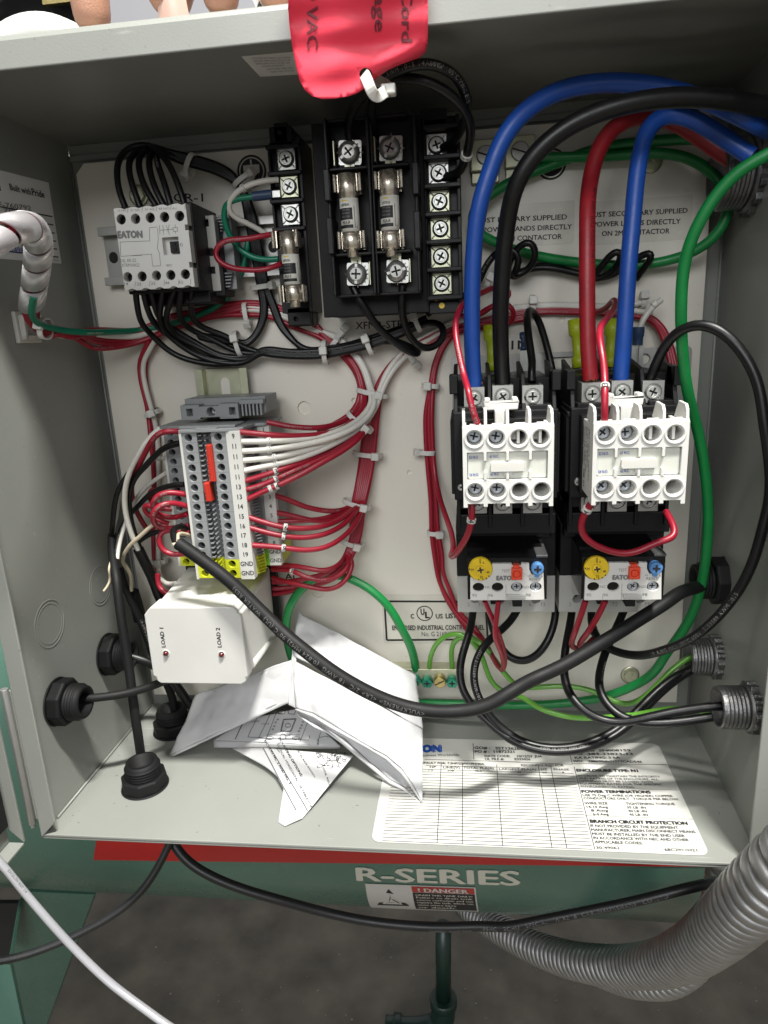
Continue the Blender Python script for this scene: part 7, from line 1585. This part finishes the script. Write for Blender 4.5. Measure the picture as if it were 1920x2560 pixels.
class Leaf:
    def __init__(s, f, n, qp, lift=.3): s.f, s.n, s.qp, s.l = f, n, qp, lift
    def at(s, x, y, e=0): u, v = inv4(s.qp, x, y); return s.f(u, v) + s.n*(s.l+e)
    def line(s, b, pts, wd=.2, m=INK):
        b.use(m)
        for p, q in zip(pts, pts[1:]):
            A_, B_ = s.at(*p), s.at(*q)
            if (B_-A_).length < 1e-3: continue
            k = max(1, int((B_-A_).length/4)); sd = (B_-A_).normalized().cross(s.n)*wd
            ps = [s.at(p[0]+(q[0]-p[0])*i/k, p[1]+(q[1]-p[1])*i/k) for i in range(k+1)]
            for A2, B2 in zip(ps, ps[1:]): b.add([A2-sd, B2-sd, B2+sd, A2+sd], [(0,1,2,3)])
    def text(s, b, t, a, e, cap, m=INK, bold=0.0):     # a, e: baseline ends in the picture; cap: height in picture pixels, to the left of the reading direction
        vs, fs, W = glyphs(t, bold); b.use(m); dx, dy = e[0]-a[0], e[1]-a[1]; l = math.hypot(dx, dy); nx, ny = dy/l, -dx/l
        b.add([s.at(a[0]+dx*v[0]/W+nx*v[1]/CAPH*cap, a[1]+dy*v[0]/W+ny*v[1]/CAPH*cap, v[2]) for v in vs], fs)
lc = Leaf(fC, nC, [(505,352),(830,285),(1068,512),(318,474)]); b = MB()
lc.line(b, [(500,355),(452,472)], .35)
for p in ([(590,312),(528,460)],[(655,318),(596,462)],[(690,315),(635,482)],[(528,460),(630,466)],[(880,370),(838,488)],[(735,355),(812,352),(785,428),(722,428),(735,355)],[(740,358),(806,356),(781,424),(727,424),(740,358)],[(635,470),(845,470)],[(640,448),(838,448)],[(600,466),(890,478)],[(700,300),(705,322),(740,322),(745,300)],[(760,300),(765,322),(800,325),(805,302)],[(940,470),(945,505)],[(955,430),(938,505)],[(893,450),(893,470)],[(600,325),(720,318)]): lc.line(b, p, .17)
def el(cx, cy, rx, ry, n=14): return [(cx+rx*math.cos(2*math.pi*i/n), cy+ry*math.sin(2*math.pi*i/n)) for i in range(n+1)]
for c_ in ((764,392,16,12),(702,355,5,4),(690,373,5,4),(683,395,5,4),(675,414,5,4),(852,370,5,4),(845,390,5,4),(838,408,5,4),(830,426,5,4),(658,465,24,9),(814,468,22,9),(738,458,17,16)): lc.line(b, el(*c_), .15)
lc.text(b, '13.75 [349]', (545,372), (590,368), 9); lc.text(b, '12.50 [318]', (605,385), (650,383), 9); lc.text(b, '9.00', (655,290), (685,288), 9)
lc.line(b, [(948,462),(985,455),(1020,462),(1035,480),(1060,500)], .15); lc.line(b, [(1000,430),(1030,450),(1045,470)], .15)
obj('drawing', b, pc_, kind='stuff', fix=False)
pd_ = thing('printed_instruction_leaf', S_('R5',850,720,2), 'printed paper leaf pointing to the front, reading MOUNTING OPTIONS and FIG. 2 AND FIG. 3', 'paper')
d4 = [S_('R5',608,520,10), S_('R5',1145,565,9), S_('R5',842,940,1.0), S_('R5',828,945,1.0)]
fD, nD = sheet('leaf', pd_, d4, 56, 56, crumple=.15, bow=.4, seed=17)
sheet('side_flap', pd_, [S_('R5',425,522,7), S_('R5',608,520,10), S_('R5',718,715,5), S_('R5',640,640,4)], 8, 8, crumple=.3, seed=18)
sheet('front_flap', pd_, [S_('R5',738,722,5), S_('R5',835,940,1.6), S_('R5',740,985,.8), S_('R5',700,958,.8)], 8, 8, crumple=.3, seed=19)
ld = Leaf(fD, nD, [(608,520),(1145,565),(842,940),(828,945)], .3); b = MB()
ld.line(b, [(612,522),(830,940)], .2); ld.line(b, [(655,522),(872,900)], .2); ld.line(b, [(690,520),(712,552)], .2)
ld.text(b, 'SECTION FIG. 2 AND FIG. 3', (612,470), (772,752), 13, INK, .03)
ld.text(b, 'MOUNTING OPTIONS:', (700,455), (838,708), 14, INK, .03); ld.text(b, 'VERTICAL, HORIZONTAL, OR TABLETOP', (690,500), (890,885), 12, INK, .0)
ld.text(b, 'METAL BASE SHOWN', (812,535), (912,710), 10, INK, 0); ld.text(b, 'COIL RELAY', (962,650), (1000,775), 10, INK, 0)
rr = random.Random(9)
for k in range(46):
    x = rr.uniform(930, 1110); y = rr.uniform(545, 640)
    if y > 560 + (1140-x)*1.1 or x > 1135-(y-560)*.8: continue
    ld.line(b, [(x,y),(x+rr.uniform(-18,18),y+rr.uniform(-14,16)),(x+rr.uniform(-18,18),y+rr.uniform(-14,16))], .14)
for c_ in ((1035,545,16,10),(1060,580,12,9),(945,545,18,8),(1090,600,10,8)): ld.line(b, el(*c_), .14)
ld.line(b, [(1000,540),(990,605),(1060,600)], .14); ld.line(b, [(1040,560),(1060,650)], .14); ld.line(b, [(1000,605),(955,648)], .14)
obj('print', b, pd_, kind='stuff', fix=False)

# ================================================================== things hanging below the box
wire('hanging_cable', 'black lettered cable drooping from under the enclosure to the right conduit', 'cable',
  ['N',(1000,440,96),(1035,520,98),(1110,605,102),(1250,690,104),(1450,770,104),(1659,830,102),'O',(450,510,98),(720,570,96),(1000,603,96),(1250,612,98),(1500,604,100),'Q',(260,540,102),(480,500,104),(760,445,106),(1000,395,108),(1230,335,108),(1400,297,104),(1500,270,90),(1580,240,70)], 3.1, W_BLKS if 'W_BLKS' in globals() else mat('cord_black', (.014,.014,.015), .42, var=.2),
  prints=[('Q',180,545,'105HC   ECHU   SPECIAL   WIRE  &  CABLE(KUNSHAN)   CO.,LTD',2.6,False,INKG,-.45),('O',1130,612,'E240426  AWM 2464',2.0,False,INKG,-1.0)], n=16)
wire('hanging_cable', 'black cable swinging from under the enclosure to the lower left edge', 'cable',
  ['N',(1030,430,100),(1000,510,104),(940,630,110),(850,770,118),(710,895,126),(520,1005,134),(300,1105,142),(130,1165,148),(0,1192,152),(-120,1205,156)], 2.5, MATS.get('cord_black', W_SHEATH))
wire('plastic_tube', 'milky white plastic tube slanting across the lower left corner', 'tube',
  ['N',(-700,0,160),(-300,330,168),(-60,540,176),(30,640,178),(150,790,180),(400,1075,184),(640,1310,188),(850,1470,192),(1050,1610,196),(1500,1850,190),(2300,2100,150),(3200,2250,60)], 2.1, mat('milky_tube', (.33,.33,.35), .25, sss=.15, coat=.3), prints=[('N',50,640,'EXCELON RNT 1/4',1.2,False,INK,.3)], n=16)
CD = mat('flexible_conduit_zinc', (.34,.34,.335), .42, metal=.85, var=.22, scale=120, rvar=.12)
def conduit(lab, spec, R_, pitch=8.6):
    path = smooth_path(pth(spec), 3); 
    for _ in range(20): path = [path[0]] + [(path[i-1]+path[i]*2+path[i+1])/4 for i in range(1, len(path)-1)] + [path[-1]]
    # resample finely so every corrugation is real
    L_ = [0]
    for i in range(1, len(path)): L_.append(L_[-1]+(path[i]-path[i-1]).length)
    fr_ = frames(path); t = thing('flexible_conduit', path[len(path)//2], lab, 'conduit', 'corrugated metal conduits'); b = MB().use(CD); vs = []; n = 40; st = pitch/10; m = int(L_[-1]/st); i = 0
    for k in range(m):
        s = k*st
        while i < len(path)-2 and L_[i+1] < s: i += 1
        u = (s-L_[i])/(L_[i+1]-L_[i]); p = path[i].lerp(path[i+1], u); a_ = fr_[i][2].lerp(fr_[i+1][2], u).normalized(); b_ = fr_[i][3].lerp(fr_[i+1][3], u).normalized()
        ph = (k % 10); e = (-.3,.45,.82,.95,1.0,1.0,.95,.82,.45,-.3)[ph]
        for j in range(n):
            th = 2*math.pi*j/n; rr_ = R_-2.3+e*2.3+.12*math.sin(j*1.3+k*.05)
            vs.append(p + (a_*math.cos(th)+b_*math.sin(th))*rr_)
    b.add(vs, [(k*n+j, k*n+(j+1)%n, (k+1)*n+(j+1)%n, (k+1)*n+j) for k in range(m-1) for j in range(n)], True); obj('corrugated_tube', b, t, fix=False)
conduit('large corrugated metal conduit sweeping up to the lower right corner, nearer one', ['Q',(-60,250,-300),(60,390,-250),(180,490,-200),(330,580,-145),(520,668,-90),(720,722,-40),(930,740,5),(1130,715,55),(1310,625,105),(1455,500,145),(1550,412,165),(1645,325,178),(1750,230,188),(1950,50,195),(2250,-220,200),(2700,-700,170),(2900,-1200,120)], 16)
conduit('second corrugated metal conduit just behind and below the nearer one', ['Q',(700,730,-80),(850,790,-50),(990,820,-15),(1130,815,10),(1250,745,30),(1340,620,40),(1400,470,50),(1435,330,58),(1450,200,64),(1460,60,64)], 13.0)

# ================================================================== hand gripping the top
SKIN = mat('skin', (.58,.31,.21), .45, sss=.25, var=.08, scale=90, bump=.25, bscale=1400)
NAIL = mat('nail', (.68,.46,.38), .3, sss=.2)
def skinned(name, verts, edges, radii, m, par, sub=2):
    me = bpy.data.meshes.new(name); org = ORG[par]; me.from_pydata([(Vector(v)-org)*.001 for v in verts], edges, []); o = bpy.data.objects.new(name, me); COL.objects.link(o); o.parent = par; me.materials.append(m)
    sk = o.modifiers.new('skin', 'SKIN'); sk.use_smooth_shade = True
    for i, r_ in enumerate(radii): me.skin_vertices[0].data[i].radius = (r_*.001, r_*.001)
    me.skin_vertices[0].data[0].use_root = True
    ss = o.modifiers.new('sub', 'SUBSURF'); ss.levels = sub; ss.render_levels = sub
    return o
hand = thing('person', (-40,-60,520), 'hand of a person gripping the top edge of the enclosure, fingers pointing down', 'person')
def HP_(x, y, d): return U(x, y, d)
palm = HP_(470, -420, 40)
vs = [HP_(500,-900,-40), HP_(480,-560,20), palm]; ed = [(0,1),(1,2)]; rd_ = [30,34,30]
fing = [((238,88),(215,-60),(215,-230),(300,-380),9.2),((438,50),(400,-60),(385,-230),(400,-380),9.4),((560,52),(545,-70),(520,-240),(500,-380),9.6),((690,38),(700,-90),(690,-250),(600,-380),9.0)]
for (a_, b_, c_, e_, r_) in fing:
    i0 = len(vs); vs += [HP_(*e_, 60), HP_(*c_, 118), HP_(*b_, 134), HP_(*a_, 131)]; rd_ += [r_*1.35, r_*1.1, r_*1.0, r_*.88]; ed += [(2,i0),(i0,i0+1),(i0+1,i0+2),(i0+2,i0+3)]
i0 = len(vs); vs += [HP_(520,-330,90), HP_(470,-150,126), HP_(436,-50,131), HP_(430,62,129)]; rd_ += [16,11,9.5,7.5]; ed += [(2,i0),(i0,i0+1),(i0+1,i0+2),(i0+2,i0+3)]
skinned('hand', vs, ed, rd_, SKIN, hand)
c = HP_(425, 2, 138.5); b = MB().use(NAIL)
def nailf(u, v): 
    x = (u-.5)*2; y = (v-.5)*2; return c + Vector((x*6.2*(1-.12*y), -.0+ x*x*2.6 - .6*(1-y*y), y*8.0 + 2))
b.quadgrid(nailf, 10, 8); o = obj('finger_nail', b, hand)
t = thing('paper_slip', HP_(655,6,120), 'small white printed slip pinched behind the top lip beside the tag', 'paper slip')
p0 = HP_(620,-30,112); p1 = HP_(668,22,126); b = MB().use(STICK); b.hexa([p0, HP_(655,-30,112), p1, HP_(640,20,126)], [q+Vector((0,.3,0)) for q in (p0, HP_(655,-30,112), p1, HP_(640,20,126))]); obj('slip', b, t)
b = MB().use(INK); q = HP_(648,18,126.6); b.add([q+Vector((-1,-.3,0)), q+Vector((1.6,-.3,0)), q+Vector((.3,-.3,2.4))], [(0,1,2)]); obj('mark', b, t)
